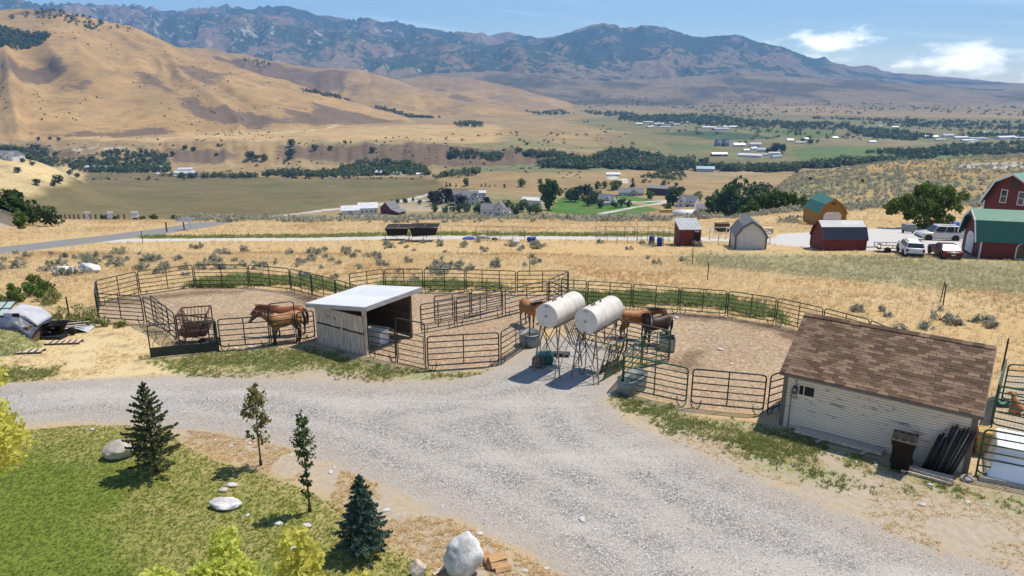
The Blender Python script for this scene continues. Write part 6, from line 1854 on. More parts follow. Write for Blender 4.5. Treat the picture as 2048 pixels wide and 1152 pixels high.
gambrel(G(1500, 499), R(-9), 2.9, 3.4, 1.35, 2.2, 2.75, 0.85, 'wall_cream', 'roof_slate', 'roof_slate', 'cream gambrel shed with dark slate roof inside a white rail fence', 'shed', 'shed', 'roof_slate', 0.2, 0.12, 0)
def coop():
    p = G(1379, 492); rz = 0.0
    t = thing('chicken_coop', p, rz, 'small dark red coop with a ribbed bare metal roof', 'coop')
    w, d, h = 2.2, 2.4, 1.75
    MB().prism([(0, -0.2), (d, -0.2), (d, h + 0.55), (0, h)], -w / 2, w / 2, plane='yz').build('wall', M['barn_red'], t)
    rf = MB().slab([(-w / 2 - 0.1, -0.2, h + 0.0), (w / 2 + 0.1, -0.2, h + 0.0), (w / 2 + 0.1, d + 0.2, h + 0.68), (-w / 2 - 0.1, d + 0.2, h + 0.68)], 0.05).build('roof', M['roof_zinc'], t)
    for k in range(9):
        x = -w / 2 + w * k / 8
        MB().beam((x, -0.2, h + 0.012), (x, d + 0.2, h + 0.692), 0.05, 0.04).build('rib', M['roof_zinc'], rf)
    MB().bbox((0.35, -0.03, 0.05), (0.98, 0.01, 1.45)).build('door', M['window_dark'], t)
    MB().bbox((0.45, -0.05, 1.45), (0.9, -0.01, 1.62)).build('sign_board', M['wood_grey'], t)
coop()

# ------------------------------------------------------------------ runs and kennels
def tube_run(p, rz, L, W, h, label, n=3, m='leg_steel', name='wire_run', mesh=True, r=0.028):
    t = thing(name, p, rz, label, 'animal run')
    for i in range(n + 1):
        x = L * i / n
        for y in (0, W):
            MB().tube([(x, y, -0.1), (x, y, h)], r, 6).build('post', M[m], t, True)
        MB().tube([(x, 0, h), (x, W, h)], r * 0.85, 6).build('top_rail', M[m], t, True)
    for y in (0, W):
        MB().tube([(0, y, h + 0.002), (L, y, h + 0.002)], r * 0.85, 6).build('top_rail', M[m], t, True)
        MB().tube([(0, y, 0.08), (L, y, 0.08)], r * 0.7, 6).build('bottom_rail', M[m], t, True)
    if mesh:
        w = MB()
        for y in (0, W):
            for k in range(int(L / 0.22)):
                w.box((0.11 + k * 0.22, y + 0.02, h / 2), (0.006, 0.006, h * 0.95))
        w.build('wire_mesh', M['mesh_wire'], t, kind='stuff')
    return t
tube_run(G(1194, 485), R(-2), 4.3, 2.6, 1.25, 'long low tube framed poultry run beside the lane', 4)
tube_run(G(1282, 492), R(0), 3.4, 2.6, 1.5, 'taller tube framed run joined to the red coop', 3)
tube_run(G(950, 483), R(0), 5.4, 2.4, 1.15, 'bare pipe frame kennel behind the sagebrush with blue tarps', 4)
tube_run(G(1436, 490), R(2), 5.4, 3.0, 1.25, 'white rail fence frame around the cream gambrel shed', 3, 'trim_white', 'rail_fence', False, 0.05)
def shade_run(p, L, W, h, label, sag):
    t = tube_run(p, 0, L, W, h, label, 2, 'leg_steel', 'shade_run', False)
    n = 10; vs = []; fs = []
    for j in range(n + 1):
        for i in range(n + 1):
            x = L * i / n; y = W * j / n
            vs.append((x, y, h + 0.05 - sag * math.sin(math.pi * i / n) * math.sin(math.pi * j / n)))
    for j in range(n):
        for i in range(n):
            k = j * (n + 1) + i; fs.append((k, k + 1, k + n + 2, k + n + 1))
    MB().add(vs, fs).build('shade_cloth', M['shade_cloth'], t, True)
    MB().slab([(0, -0.04, h), (L, -0.04, h), (L * 0.92, -0.06, h * 0.48), (L * 0.12, -0.06, h * 0.40)], 0.01).build('shade_flap', M['shade_cloth'], t)
    return t
shade_run(G(771, 481), 2.6, 2.4, 1.35, 'low run roofed with flat black shade cloth', 0.12)
shade_run(G(819, 484), 3.1, 2.4, 1.55, 'run with torn black shade cloth sagging down its front', 0.35)
def barrel(p, label, m, lying=False, s=1.0):
    t = thing('barrel', p, 0.3, label, 'barrel')
    pr = [(0.0, 0.0), (0.27, 0.0), (0.29, 0.05), (0.29, 0.28), (0.305, 0.30), (0.29, 0.32), (0.29, 0.56), (0.305, 0.58), (0.29, 0.60), (0.28, 0.86), (0.25, 0.88), (0.0, 0.88)]
    pr = [(a * s, b * s) for a, b in pr]
    if lying: MB().lathe(pr, 18, (-0.44 * s, 0, 0.29 * s), axis=(1, 0, 0.0)).build('body', M[m], t, True)
    else:
        MB().lathe(pr, 18).build('body', M[m], t, True)
        MB().lathe([(0.05, 0.875 * s), (0.05, 0.90 * s), (0, 0.90 * s)], 10, (0.12, 0, 0)).build('bung', M['dark_trim'], t, True)
    return t
barrel(G(1303, 489), 'upright blue barrel in the poultry run, the one away from the coop', 'blue_barrel')
barrel(G(1319, 492), 'upright blue barrel in the poultry run, the one nearer the red coop', 'blue_barrel')
barrel(G(1063, 484), 'blue barrel lying on its side beside the pipe frame kennel', 'blue_barrel', True)
barrel(G(1032, 488), 'cream drum lying in the sagebrush below the pipe frame kennel', 'wall_cream', True, 0.8)
barrel(G(1462, 491), 'small black drum beside the cream gambrel shed', 'dark_trim', False, 0.8)
def heap(p, w, d, h, m, label, name, cat, seed):
    me = rock_mesh(seed, 3, w, d, h, 0.5, 4); me.materials.append(M[m])
    o = link_mesh(name, me, label=label, cat=cat); o.location = Vector(p) + Vector((0, 0, h * 0.5)); return o
heap(G(938, 479), 0.7, 0.4, 0.25, 'blue_tarp', 'bright blue tarp heap at the end of the pipe frame kennel', 'tarp_heap', 'tarp', 51)
heap(G(968, 478), 0.9, 0.4, 0.3, 'tarp_white', 'white plastic heap inside the pipe frame kennel', 'tarp_heap', 'tarp', 52)
heap(G(990, 480), 0.35, 0.3, 0.2, 'dark_trim', 'black bundle inside the pipe frame kennel', 'tarp_heap', 'tarp', 53)
heap(G(1905, 456), 1.3, 0.8, 0.7, 'blue_tarp', 'blue tarp covered heap beside the big tree', 'tarp_heap', 'tarp', 54)
def wood_box(p, rz, w, d, h, m, label, name='wooden_crate', cat='crate'):
    t = thing(name, p, rz, label, cat)
    for k in range(4):
        z = h * (k + 0.5) / 4
        for s in (-1, 1):
            MB().box((0, s * d / 2, z), (w, 0.03, h / 4 * 0.9)).build('slat', M[m], t)
            MB().box((s * w / 2, 0, z + 0.002), (0.03, d - 0.04, h / 4 * 0.9)).build('slat', M[m], t)
    MB().box((0, 0, h + 0.03), (w + 0.1, d + 0.1, 0.05)).build('lid', M[m], t)
    return t
wood_box(G(1443, 464), R(5), 1.6, 1.0, 1.1, 'wood_dark', 'brown wooden crate standing past the lane behind the cream shed')
wood_box(G(1530, 467), R(-4), 1.7, 0.9, 0.7, 'wood_grey', 'low grey wooden bin beside the gravel parking')
wood_box(G(1876, 458), R(8), 2.2, 1.4, 1.3, 'orange_box', 'orange brown wooden hutch under the big tree', 'hutch', 'hutch')
p = G(375, 460)
t = thing('roadside_board', p, R(-18), 'tilted dark panel on two posts beside the paved road', 'sign')
for x in (-0.55, 0.6):
    MB().box((x, 0, 0.7), (0.12, 0.12, 1.5)).build('post', M['wall_white' if x > 0 else 'wood_dark'], t)
MB().slab([(-1.2, -0.5, 1.25), (1.2, -0.5, 1.35), (1.2, 0.55, 1.75), (-1.2, 0.55, 1.65)], 0.08).build('panel', M['roof_grey'], t)
MB().slab([(-1.25, -0.55, 1.18), (1.25, -0.55, 1.28), (1.25, -0.50, 1.36), (-1.25, -0.50, 1.26)], 0.05).build('panel_edge', M['trim_white'], t)
o = MB().box((0, 0, 0.6), (0.14, 0.14, 1.3)).box((0, 0, 1.28), (0.18, 0.18, 0.06)).build('wooden_post', M['wood_dark'], None, label='single dark wooden post beside the paved road', cat='post'); o.location = G(334, 464)

# ------------------------------------------------------------------ vehicles
def car(p, rz, paint_m, label, L=4.35, W=1.78, h=1.66, kind='suv', name='parked_car'):
    t = thing(name, p, rz, label, 'car')
    gc = 0.30; belt = 0.98 if kind != 'sedan' else 0.90
    x0, x1 = -L / 2, L / 2
    # body: lofted sections front to back
    secs = [(x1, 0.42, 0.66, 0.72), (x1 - 0.10, 0.34, 0.78, 0.86), (x1 - 0.45, 0.30, belt - 0.10, 0.96), (x1 - 1.05, 0.30, belt, 1.0), (0.0, 0.30, belt + 0.03, 1.0), (x0 + 0.8, 0.30, belt + 0.05, 1.0), (x0 + 0.12, 0.34, belt + 0.05, 0.95), (x0, 0.42, belt - 0.02, 0.86)]
    if kind == 'sedan':
        secs = [(x1, 0.40, 0.60, 0.74), (x1 - 0.12, 0.32, 0.70, 0.88), (x1 - 0.6, 0.28, 0.82, 0.97), (x1 - 1.3, 0.28, belt, 1.0), (0, 0.28, belt + 0.02, 1.0), (x0 + 0.9, 0.28, belt + 0.02, 1.0), (x0 + 0.15, 0.32, belt - 0.02, 0.95), (x0, 0.40, belt - 0.12, 0.85)]
    vs = []; hw = W / 2
    for (x, zl, zh, k) in secs:
        w = hw * k
        vs += [(x, -w * 0.92, zl), (x, w * 0.92, zl), (x, w, zl + (zh - zl) * 0.35), (x, w * 0.97, zh - 0.06), (x, w * 0.88, zh), (x, -w * 0.88, zh), (x, -w * 0.97, zh - 0.06), (x, -w, zl + (zh - zl) * 0.35)]
    fs = [tuple(range(8)), tuple(range(len(vs) - 1, len(vs) - 9, -1))]
    for i in range(len(secs) - 1):
        for k in range(8):
            fs.append((i * 8 + k, i * 8 + (k + 1) % 8, i * 8 + 8 + (k + 1) % 8, i * 8 + 8 + k))
    b = MB().add(vs, fs).build('body', M[paint_m], t, True)
    bv = b.modifiers.new('es', 'EDGE_SPLIT'); bv.split_angle = R(40)
    # cabin
    if kind == 'sedan': cab = [(x1 - 1.35, belt), (x1 - 2.05, h), (x0 + 1.15, h), (x0 + 0.45, belt)]
    else: cab = [(x1 - 1.05, belt), (x1 - 1.75, h), (x0 + 0.45, h - 0.02), (x0 + 0.08, belt)]
    def cabin(k, dz0, dz1, shrink):
        vs = []
        for s in (-1, 1):
            for (x, z) in cab:
                top = z > belt + 0.1
                vs.append((x, s * hw * (0.74 if top else 0.90) * k, z + (dz1 if top else dz0)))
        return MB().add(vs, [(0, 1, 2, 3), (7, 6, 5, 4), (0, 4, 5, 1), (1, 5, 6, 2), (2, 6, 7, 3), (3, 7, 4, 0)])
    cb = cabin(1.0, -0.05, 0.0, 0).build('cabin', M[paint_m], t)
    bb = cb.modifiers.new('bev', 'BEVEL'); bb.width = 0.07; bb.segments = 3
    def lerp(a, b, f): return a + (b - a) * f
    def glass(q0, q1, side):   # side windows between fractions
        vs = []
        for s in (side,):
            (xa, za), (xb, zb_), (xc, zc), (xd, zd) = cab
            def pt(fx, fz):
                xl = lerp(xa, xb, fz); xr = lerp(xd, xc, fz)
                return (lerp(xl, xr, fx), s * hw * lerp(0.90, 0.74, fz) * 1.012, lerp(za, zb_, fz))
            quad = [pt(q0, 0.10), pt(q1, 0.10), pt(q1 * 0.985, 0.86), pt(q0 + 0.015, 0.86)]
        return MB().slab(quad if side < 0 else quad[::-1], 0.02)
    for side in (-1, 1):
        for (a, c) in ((0.05, 0.40), (0.43, 0.70), (0.73, 0.95)):
            glass(a, c, side).build('side_window', M['glass'], t)
    (xa, za), (xb, zb_), (xc, zc), (xd, zd) = cab
    def fb(xl, zl, xh, zh, off, nm):
        q = [(lerp(xl, xh, 0.1) + off, -hw * 0.82, lerp(zl, zh, 0.1)), (lerp(xl, xh, 0.1) + off, hw * 0.82, lerp(zl, zh, 0.1)), (lerp(xl, xh, 0.88) + off, hw * 0.70, lerp(zl, zh, 0.88)), (lerp(xl, xh, 0.88) + off, -hw * 0.70, lerp(zl, zh, 0.88))]
        MB().slab(q if off > 0 else q[::-1], 0.025).build(nm, M['glass'], t)
    fb(xa, za, xb, zb_, 0.03, 'windscreen'); fb(xd, zd, xc, zc, -0.03, 'rear_window')
    for sx, x in ((1, x1 - 0.82), (-1, x0 + 0.85)):
        for s in (-1, 1):
            MB().lathe([(0.30, -0.02), (0.39, -0.02), (0.39, 0.02), (0.30, 0.02)], 18, (x, s * (hw - 0.0), 0.36), axis=(0, 1, 0)).build('wheel_arch', M['dark_trim'], t, True)
            w = MB().lathe([(0.20, -0.10), (0.31, -0.10), (0.335, -0.06), (0.335, 0.06), (0.31, 0.10), (0.20, 0.10)], 18, (x, s * (hw - 0.07), 0.335), axis=(0, 1, 0)).build('wheel', M['black_rubber'], t, True)
            MB().lathe([(0.0, s * 0.07), (0.12, s * 0.085), (0.205, s * 0.095), (0.205, -s * 0.08), (0.0, -s * 0.08)][::1], 14, (x, s * (hw - 0.07), 0.335), axis=(0, 1, 0)).build('rim', M['galv'], w, True)
    for s in (-1, 1):
        MB().box((x1 - 0.12, s * hw * 0.68, 0.66), (0.16, 0.34, 0.13)).build('headlight', M['lamp_clear'], t)
        MB().box((x0 + 0.04, s * hw * 0.78, belt - 0.18), (0.14, 0.2, 0.26)).build('taillight', M['lamp_red'], t)
        MB().box((xa - 0.35, s * (hw + 0.06), belt + 0.10), (0.10, 0.16, 0.11)).build('mirror', M[paint_m], t)
    MB().box((x1 - 0.03, 0, 0.42), (0.16, W * 0.86, 0.16)).build('bumper', M['dark_trim'], t)
    MB().box((x0 + 0.03, 0, 0.46), (0.16, W * 0.86, 0.16)).build('bumper', M['dark_trim' if kind != 'sedan' else paint_m], t)
    MB().box((0, 0, 0.30), (L * 0.86, W * 0.9, 0.08)).build('underbody', M['dark_trim'], t)
    if kind == 'suv':
        for s in (-1, 1):
            MB().beam((x1 - 1.95, s * hw * 0.62, h + 0.045), (x0 + 0.65, s * hw * 0.62, h + 0.035), 0.04, 0.04).build('roof_rail', M['dark_trim'], t)
    MB().box((x0 - 0.01, 0, belt - 0.32), (0.03, 0.34, 0.13)).build('number_plate', M['trim_white'], t)
    return t
car(G(1876, 480), R(172), 'silver_car', 'silver sport utility car parked broadside near the big tree', 4.35, 1.8, 1.68)
car(G(1819, 509), R(72), 'white_car', 'white estate car seen from behind beside the flat trailer', 4.0, 1.66, 1.45)
car(G(1887, 513), R(78), 'red_car', 'dark red saloon car parked at the barn door', 4.1, 1.66, 1.30, 'sedan')
def trailer():
    p = G(1776, 503)
    t = thing('flat_trailer', p, R(-4), 'small flat trailer frame parked behind the white estate car', 'trailer')
    MB().bbox((-1.1, -0.7, 0.42), (1.2, 0.7, 0.50)).build('deck', M['wood_grey'], t)
    for s in (-1, 1):
        MB().beam((-1.1, s * 0.7, 0.72), (1.2, s * 0.7, 0.72), 0.05, 0.05).build('side_rail', M['dark_trim'], t)
        for x in (-1.05, 0.05, 1.15):
            MB().box((x, s * 0.7, 0.6), (0.05, 0.05, 0.26)).build('stake', M['dark_trim'], t)
        w = MB().lathe([(0.16, -0.08), (0.30, -0.08), (0.30, 0.08), (0.16, 0.08)], 16, (-0.45, s * 0.85, 0.30), axis=(0, 1, 0)).build('wheel', M['black_rubber'], t, True)
        MB().lathe([(0.16, -0.06), (0.16, 0.06)], 12, (-0.45, s * 0.85, 0.30), axis=(0, 1, 0)).build('rim', M['galv'], w)
    MB().beam((-1.1, 0, 0.42), (-2.1, 0, 0.40), 0.08, 0.08).build('drawbar', M['dark_trim'], t)
trailer()
def camper_trailer():
    p = G(1815, 466)
    t = thing('utility_trailer', p, R(85), 'small grey covered trailer in the shade of the big tree', 'trailer')
    t.scale = (0.72, 0.72, 0.72)
    b = MB().prism([(-1.0, 0.4), (1.0, 0.4), (1.05, 1.2), (0.7, 1.6), (-0.9, 1.6), (-1.05, 1.2)], -0.75, 0.75).build('body', M['galv_dull'], t)
    MB().bbox((-0.6, -0.78, 1.1), (0.5, -0.74, 1.42)).build('window', M['glass'], t)
    for s in (-1, 1):
        MB().lathe([(0.0, -0.08), (0.28, -0.08), (0.28, 0.08), (0.0, 0.08)], 14, (0, s * 0.8, 0.28), axis=(0, 1, 0)).build('wheel', M['black_rubber'], t, True)
camper_trailer()

# ------------------------------------------------------------------ houses below and farms across the valley
def gable_vol(t, x, y, W, L, hw, rise, wall, roof, ov=0.4, axis='x', z0=-1.5, name='wall', suffix=''):
    """gabled volume centred on (x,y); ridge along axis"""
    if axis == 'x':
        MB().prism([(y - W / 2, z0), (y + W / 2, z0), (y + W / 2, hw), (y, hw + rise), (y - W / 2, hw)], x - L / 2, x + L / 2, plane='yz').build(name, M[wall], t)
    else:
        MB().prism([(x - W / 2, z0), (x + W / 2, z0), (x + W / 2, hw), (x, hw + rise), (x - W / 2, hw)], y - L / 2, y + L / 2).build(name, M[wall], t)
    k = rise / (W / 2); mb = MB()
    for s in (-1, 1):
        e = W / 2 + ov; ze = hw - ov * k + 0.12; zr = hw + rise + 0.12
        if axis == 'x':
            q = [(x - L / 2 - ov, y, zr), (x + L / 2 + ov, y, zr), (x + L / 2 + ov, y + s * e, ze), (x - L / 2 - ov, y + s * e, ze)]
        else:
            q = [(x, y - L / 2 - ov, zr), (x, y + L / 2 + ov, zr), (x + s * e, y + L / 2 + ov, ze), (x + s * e, y - L / 2 - ov, ze)]
        n = (Vector(q[1]) - Vector(q[0])).cross(Vector(q[3]) - Vector(q[0]))
        if n.z < 0: q = q[::-1]
        mb.slab(q, 0.22)
    return mb.build('roof', M[roof], t)
def wins(t, spots, trim='trim_white', w=1.1, h=1.3):
    """windows on -y faces: (x, y, z)"""
    for sp in spots:
        x, y, z = sp[:3]; ww = sp[3] if len(sp) > 3 else w; hh = sp[4] if len(sp) > 4 else h
        f = MB().bbox((x - ww / 2 - 0.15, y - 0.10, z - hh / 2 - 0.15), (x + ww / 2 + 0.15, y - 0.02, z + hh / 2 + 0.15)).build('window', M[trim], t)
        MB().bbox((x - ww / 2, y - 0.14, z - hh / 2), (x + ww / 2, y - 0.08, z + hh / 2)).build('pane', M['glass'], f)
def door_on(t, x, y, w, h, m='trim_white', nm='door'):
    MB().bbox((x - w / 2, y - 0.09, 0.0), (x + w / 2, y - 0.02, h)).build(nm, M[m], t)
def sited(u, v, rz, label, name='house', cat='house', group=None, ymin=150):
    p = G(u, v, ymin)
    t = thing(name, p, rz, label, cat, group)
    return t, p.y * CP / FPX          # metres per photo pixel there
# white twin barn and red barn on the lower road
t, k = sited(716, 427, R(12), 'white barn with two joined metal roofs beside the lower road', 'barn', 'barn')
gable_vol(t, -5, -1, 9, 12, 3.4, 2.6, 'wall_white', 'roof_pale'); gable_vol(t, 7, 1.5, 10, 13, 4.2, 3.0, 'wall_white', 'roof_pale')
wins(t, [(3, -3.5, 1.8), (6, -3.5, 1.8), (9, -3.5, 1.8), (12, -3.5, 1.8)]); door_on(t, -5, -5.5, 3, 2.8, 'wall_grey')
t, k = sited(785, 427, R(-28), 'dark red barn with steep grey roof and lean-to beside the white barn', 'barn', 'barn')
gable_vol(t, -2, 0, 9, 10, 4.2, 4.2, 'barn_red', 'roof_grey', axis='y')
MB().prism([(2.4, -1), (8.5, -1), (8.5, 2.0), (2.4, 3.6)], -4.5, 3.5).build('lean_to', M['barn_red'], t)
MB().slab([(2.4, -5, 3.85), (9.2, -5, 2.1), (9.2, 4, 2.1), (2.4, 4, 3.85)], 0.2).build('lean_to_roof', M['roof_grey'], t)
door_on(t, -2, -5.0, 2.6, 3.0, 'wall_brown')
t, k = sited(932, 408, R(8), 'large grey roofed white house with several gables among dark trees')
gable_vol(t, 0, 0, 11, 19, 5.5, 4.5, 'wall_white', 'roof_grey'); gable_vol(t, -4, -4.6, 6, 5, 5.5, 4.0, 'wall_white', 'roof_grey', axis='y', name='gable_wing'); gable_vol(t, 4.5, -4.6, 5, 5, 5.0, 3.2, 'wall_white', 'roof_grey', axis='y', name='gable_wing')
gable_vol(t, 14, -1, 9, 9, 3.0, 2.6, 'wall_white', 'roof_grey', name='garage_wing')
wins(t, [(-4, -7.1, 1.8), (-4, -7.1, 5.0), (4.5, -7.1, 1.8), (4.5, -7.1, 4.8), (0.3, -5.5, 4.2), (-8, -5.5, 2), (-8, -5.5, 4.4), (12, -5.5, 1.6, 2.6, 2.2), (16, -5.5, 1.6, 2.6, 2.2)]); door_on(t, 0.3, -5.5, 1.3, 2.3, 'wall_brown')
MB().bbox((-3.2, 1, 8), (-2, 2.2, 11)).build('chimney', M['wall_grey'], t)
t, k = sited(955, 394, R(4), 'small flat white metal workshop behind the large grey roofed house', 'workshop', 'workshop')
gable_vol(t, 0, 0, 9, 13, 4, 1.2, 'wall_grey', 'roof_pale'); door_on(t, 2, -4.5, 3, 3)
t, k = sited(992, 430, R(-12), 'white two storey house with steep turret gable by the sagebrush crest')
gable_vol(t, -4.5, 0, 9, 10, 4.2, 3.4, 'wall_white', 'roof_grey'); gable_vol(t, 3, -1, 6, 8, 5.6, 4.2, 'wall_white', 'roof_grey', axis='y', name='turret_wing')
gable_vol(t, 7.5, 0.5, 7, 4, 3.2, 2, 'wall_white', 'roof_grey', name='porch_wing')
wins(t, [(3, -5, 1.7), (3, -5, 4.7), (-3, -4.5, 2.0), (-6.5, -4.5, 2.0), (1.4, -5, 1.7, 0.7)]); door_on(t, 7.5, -3.0, 1.1, 2.1, 'wall_brown')
t, k = sited(1066, 412, R(-20), 'boxy cream workshop with low white metal roof beside the tall poplar', 'workshop', 'workshop')
gable_vol(t, 0, 0, 11, 15, 5.2, 1.4, 'wall_cream', 'roof_pale'); door_on(t, -3, -5.5, 3.4, 3.4); wins(t, [(3, -5.5, 2.4), (5.5, -5.5, 2.4)])
t, k = sited(1214, 408, R(-30), 'white house with grey gables behind a bright green lawn')
gable_vol(t, 0, 0, 9, 13, 4.2, 3.6, 'wall_white', 'roof_grey'); gable_vol(t, 3, -4.5, 5, 4.5, 4.0, 2.8, 'wall_white', 'roof_grey', axis='y', name='gable_wing')
wins(t, [(3, -6.75, 1.7), (3, -6.75, 4.2, 0.9, 1.0), (-3, -4.5, 2.0), (-5.2, -4.5, 2.0)]); door_on(t, -0.5, -4.5, 1.1, 2.1, 'wall_brown')
t, k = sited(1214, 411, R(5), 'small white travel trailer parked in front of the lawn house', 'travel_trailer', 'trailer')
MB().prism([(-2.6, 0.5), (2.6, 0.5), (2.8, 1.4), (2.3, 2.7), (-2.4, 2.7), (-2.8, 1.6)], -1.1, 1.1).build('body', M['wall_white'], t); wins(t, [(-1, -1.1, 1.8, 0.9, 0.6), (1, -1.1, 1.8, 0.9, 0.6)])
for x in (-0.4, 0.5): MB().lathe([(0, -0.1), (0.36, -0.1), (0.36, 0.1), (0, 0.1)], 12, (x, -1.05, 0.36), axis=(0, 1, 0)).build('wheel', M['black_rubber'], t)
t, k = sited(1262, 391, R(-6), 'long grey roofed house with double white garage doors by the dark metal building')
gable_vol(t, 0, 0, 11, 22, 3.4, 3.6, 'wall_grey', 'roof_grey'); gable_vol(t, 2, -5, 8, 6, 3.4, 3.2, 'wall_grey', 'roof_grey', axis='y', name='gable_wing')
wins(t, [(2, -8, 1.8, 1.8, 1.4), (7.5, -5.5, 1.7), (10, -5.5, 1.7)]); door_on(t, -8, -5.5, 3.0, 2.4, nm='garage_door'); door_on(t, -4.2, -5.5, 3.0, 2.4, nm='garage_door')
t, k = sited(1326, 390, R(-22), 'very dark brown metal building with flat grey roof', 'metal_building', 'building')
gable_vol(t, 0, 0, 17, 27, 7.0, 1.5, 'wall_brown', 'roof_grey', 0.3); door_on(t, -8, -8.5, 4.4, 4.6, 'dark_trim'); door_on(t, 4, -8.5, 4.4, 4.6, 'dark_trim')
t, k = sited(1378, 413, R(-38), 'pale blue house with tall grey roof below the dark metal building')
gable_vol(t, 0, 0, 9, 13, 5.0, 3.6, 'wall_white', 'roof_grey'); gable_vol(t, -3.5, -4.5, 6, 5, 4.4, 3.2, 'wall_white', 'roof_grey', axis='y', name='gable_wing')
wins(t, [(-3.5, -7, 1.8), (-3.5, -7, 4.4), (2, -4.5, 1.8), (4.5, -4.5, 1.8), (3, -4.5, 4.2)]); door_on(t, 0.6, -4.5, 1.1, 2.1, 'wall_brown')
t, k = sited(1411, 424, R(-14), 'low pale house with wide grey roof beside the green gully trees')
gable_vol(t, 0, 0, 8, 11, 3.0, 2.2, 'wall_white', 'roof_grey', 0.6); wins(t, [(-3, -4, 1.6), (0, -4, 1.6), (3, -4, 1.6)]); door_on(t, 1.6, -4, 1.0, 2.0, 'wall_brown')
t, k = sited(1370, 429, R(2), 'long low white rounded polytunnel beside the sagebrush crest', 'polytunnel', 'greenhouse')
pl = [(4.0 * math.cos(R(a)), 3.2 * math.sin(R(a))) for a in range(0, 181, 15)]
MB().prism([(-4.0, -1.5)] + pl[::-1] + [(4.0, -1.5)], -7.5, 7.5, plane='yz').build('cover', M['wall_white'], t, True)
for x in (-7.5, -3.7, 0, 3.7, 7.5): MB().tube([(x, y, z) for (y, z) in [(q[0] * 1.01, q[1] * 1.01) for q in pl]], 0.07, 5).build('hoop', M['galv'], t)
t, k = sited(1331, 425, R(4), 'stack of tan timber frames beside the white polytunnel', 'timber_stack', 'timber')
MB().bbox((-4, -1.5, -0.5), (4, 1.5, 2.2)).build('frame_block', M['straw_bale'], t)
for x in (-3, -1, 1, 3): MB().bbox((x - 0.1, -1.6, 0), (x + 0.1, -1.5, 2.4)).build('upright', M['wood_grey'], t)
t, k = sited(14, 317, R(-10), 'grey roofed bungalow behind the pale grass knoll')
gable_vol(t, 0, 0, 11, 24, 3.2, 3.0, 'wall_white', 'roof_grey', 0.8); gable_vol(t, 9, -4, 8, 8, 3.2, 2.4, 'wall_white', 'roof_grey', axis='y', name='gable_wing'); wins(t, [(-6, -5.5, 1.8), (0, -5.5, 1.8), (9, -8, 1.8)])
t = thing('cottage', AT(-26, 103), R(-20), 'tan roofed cottage half hidden by the roadside trees', 'house')
gable_vol(t, 0, 0, 5, 7, 1.2, 1.5, 'wall_cream', 'roof_grey', 0.5); wins(t, [(-1, -2.5, 0.5, 0.9, 0.8), (2, -2.5, 0.5, 0.9, 0.8)])
def shed_row(spec, label, name, cat, group=None, wall='wall_white', roof='roof_pale'):
    for i_, (u, v, wpx, hpx, rz) in enumerate(spec):
        if group: roof = ('roof_pale', 'roof_zinc', 'roof_pale', 'roof_blue', 'wall_grey')[i_ % 5]; rz = rz * 4 + (i_ * 37) % 50 - 25; wpx *= 0.8 + 0.1 * (i_ % 4)
        t, k = sited(u, v, R(rz), label, name, cat, group, 400)
        L = wpx * k * 0.95; H = hpx * k
        gable_vol(t, 0, 0, max(L * 0.32, H * 1.1), L, H * 0.55, H * 0.35, wall, roof, 0.5)
        door_on(t, L * 0.2, -max(L * 0.32, H * 1.1) / 2, min(4, L * 0.2), H * 0.42, 'wall_grey')
shed_row([(200, 339, 56, 9, 0)], 'long white roofed open barn at the edge of the big olive field', 'long_barn', 'barn')
shed_row([(372, 343, 30, 9, 4)], 'cream barn standing behind the white ranch barn', 'barn', 'barn', wall='wall_cream')
shed_row([(372, 351, 46, 11, -3)], 'white ranch barn with pale curved roof on bare ground by the olive field', 'barn', 'barn')
shed_row([(318, 350, 10, 5, 8), (352, 353, 7, 4, 0), (394, 353, 6, 5, 9)], 'tiny white shed scattered around the ranch barn', 'shed', 'shed', 'sheds around the ranch barn')
shed_row([(760, 350, 17, 11, -20)], 'dark walled cottage with white gable among the river trees', 'cottage', 'house', wall='wall_brown')
shed_row([(795, 349, 26, 6, 0), (681, 350, 9, 5, 0), (838, 350, 12, 5, 5)], 'low white shed among the river trees', 'shed', 'shed', 'white sheds among the river trees')
shed_row([(1226, 352, 30, 8, -3)], 'white carport at the end of a pale concrete drive', 'carport', 'carport')
shed_row([(1410, 343, 38, 12, -8)], 'grey metal barn standing in a bare equipment yard', 'barn', 'barn', wall='wall_grey', roof='roof_blue')
shed_row([(1438, 312, 34, 8, 4)], 'open sided shed with white roof and red base by the valley farm', 'shed', 'shed', wall='barn_red')
shed_row([(1478, 293, 30, 8, 6), (1510, 292, 26, 8, -4), (1506, 300, 22, 7, 10), (1527, 303, 24, 8, 0), (1552, 299, 16, 7, -12), (1492, 303, 18, 6, 4), (1548, 309, 26, 6, 2), (1500, 314, 44, 8, -2), (1552, 316, 36, 7, 3), (1530, 311, 14, 5, 0)], 'white roofed farm building clustered beside the twin grain bins', 'farm_building', 'building', 'farmstead beside the grain bins')
shed_row([(1418, 257, 36, 5, 3), (1440, 260, 40, 5, -2), (1460, 256, 30, 5, 0)], 'long white dairy barn standing beyond the dark green field', 'dairy_barn', 'barn', 'dairy barns beyond the dark green field')
shed_row([(1278, 250, 18, 5, 5), (1296, 246, 24, 4, 0), (1318, 250, 20, 5, -5), (1336, 247, 22, 4, 3), (1352, 251, 18, 5, 0), (1300, 255, 22, 4, 8), (1330, 256, 24, 4, -3), (1368, 247, 20, 4, 2)], 'small pale building in the distant settlement on the tan plain', 'distant_building', 'building', 'distant settlement on the plain')
shed_row([(1580, 283, 16, 6, 5), (1600, 287, 20, 5, -4), (1610, 280, 12, 5, 0)], 'white farm building beside the lone conifers', 'farm_building', 'building', 'farm beside the lone conifers')
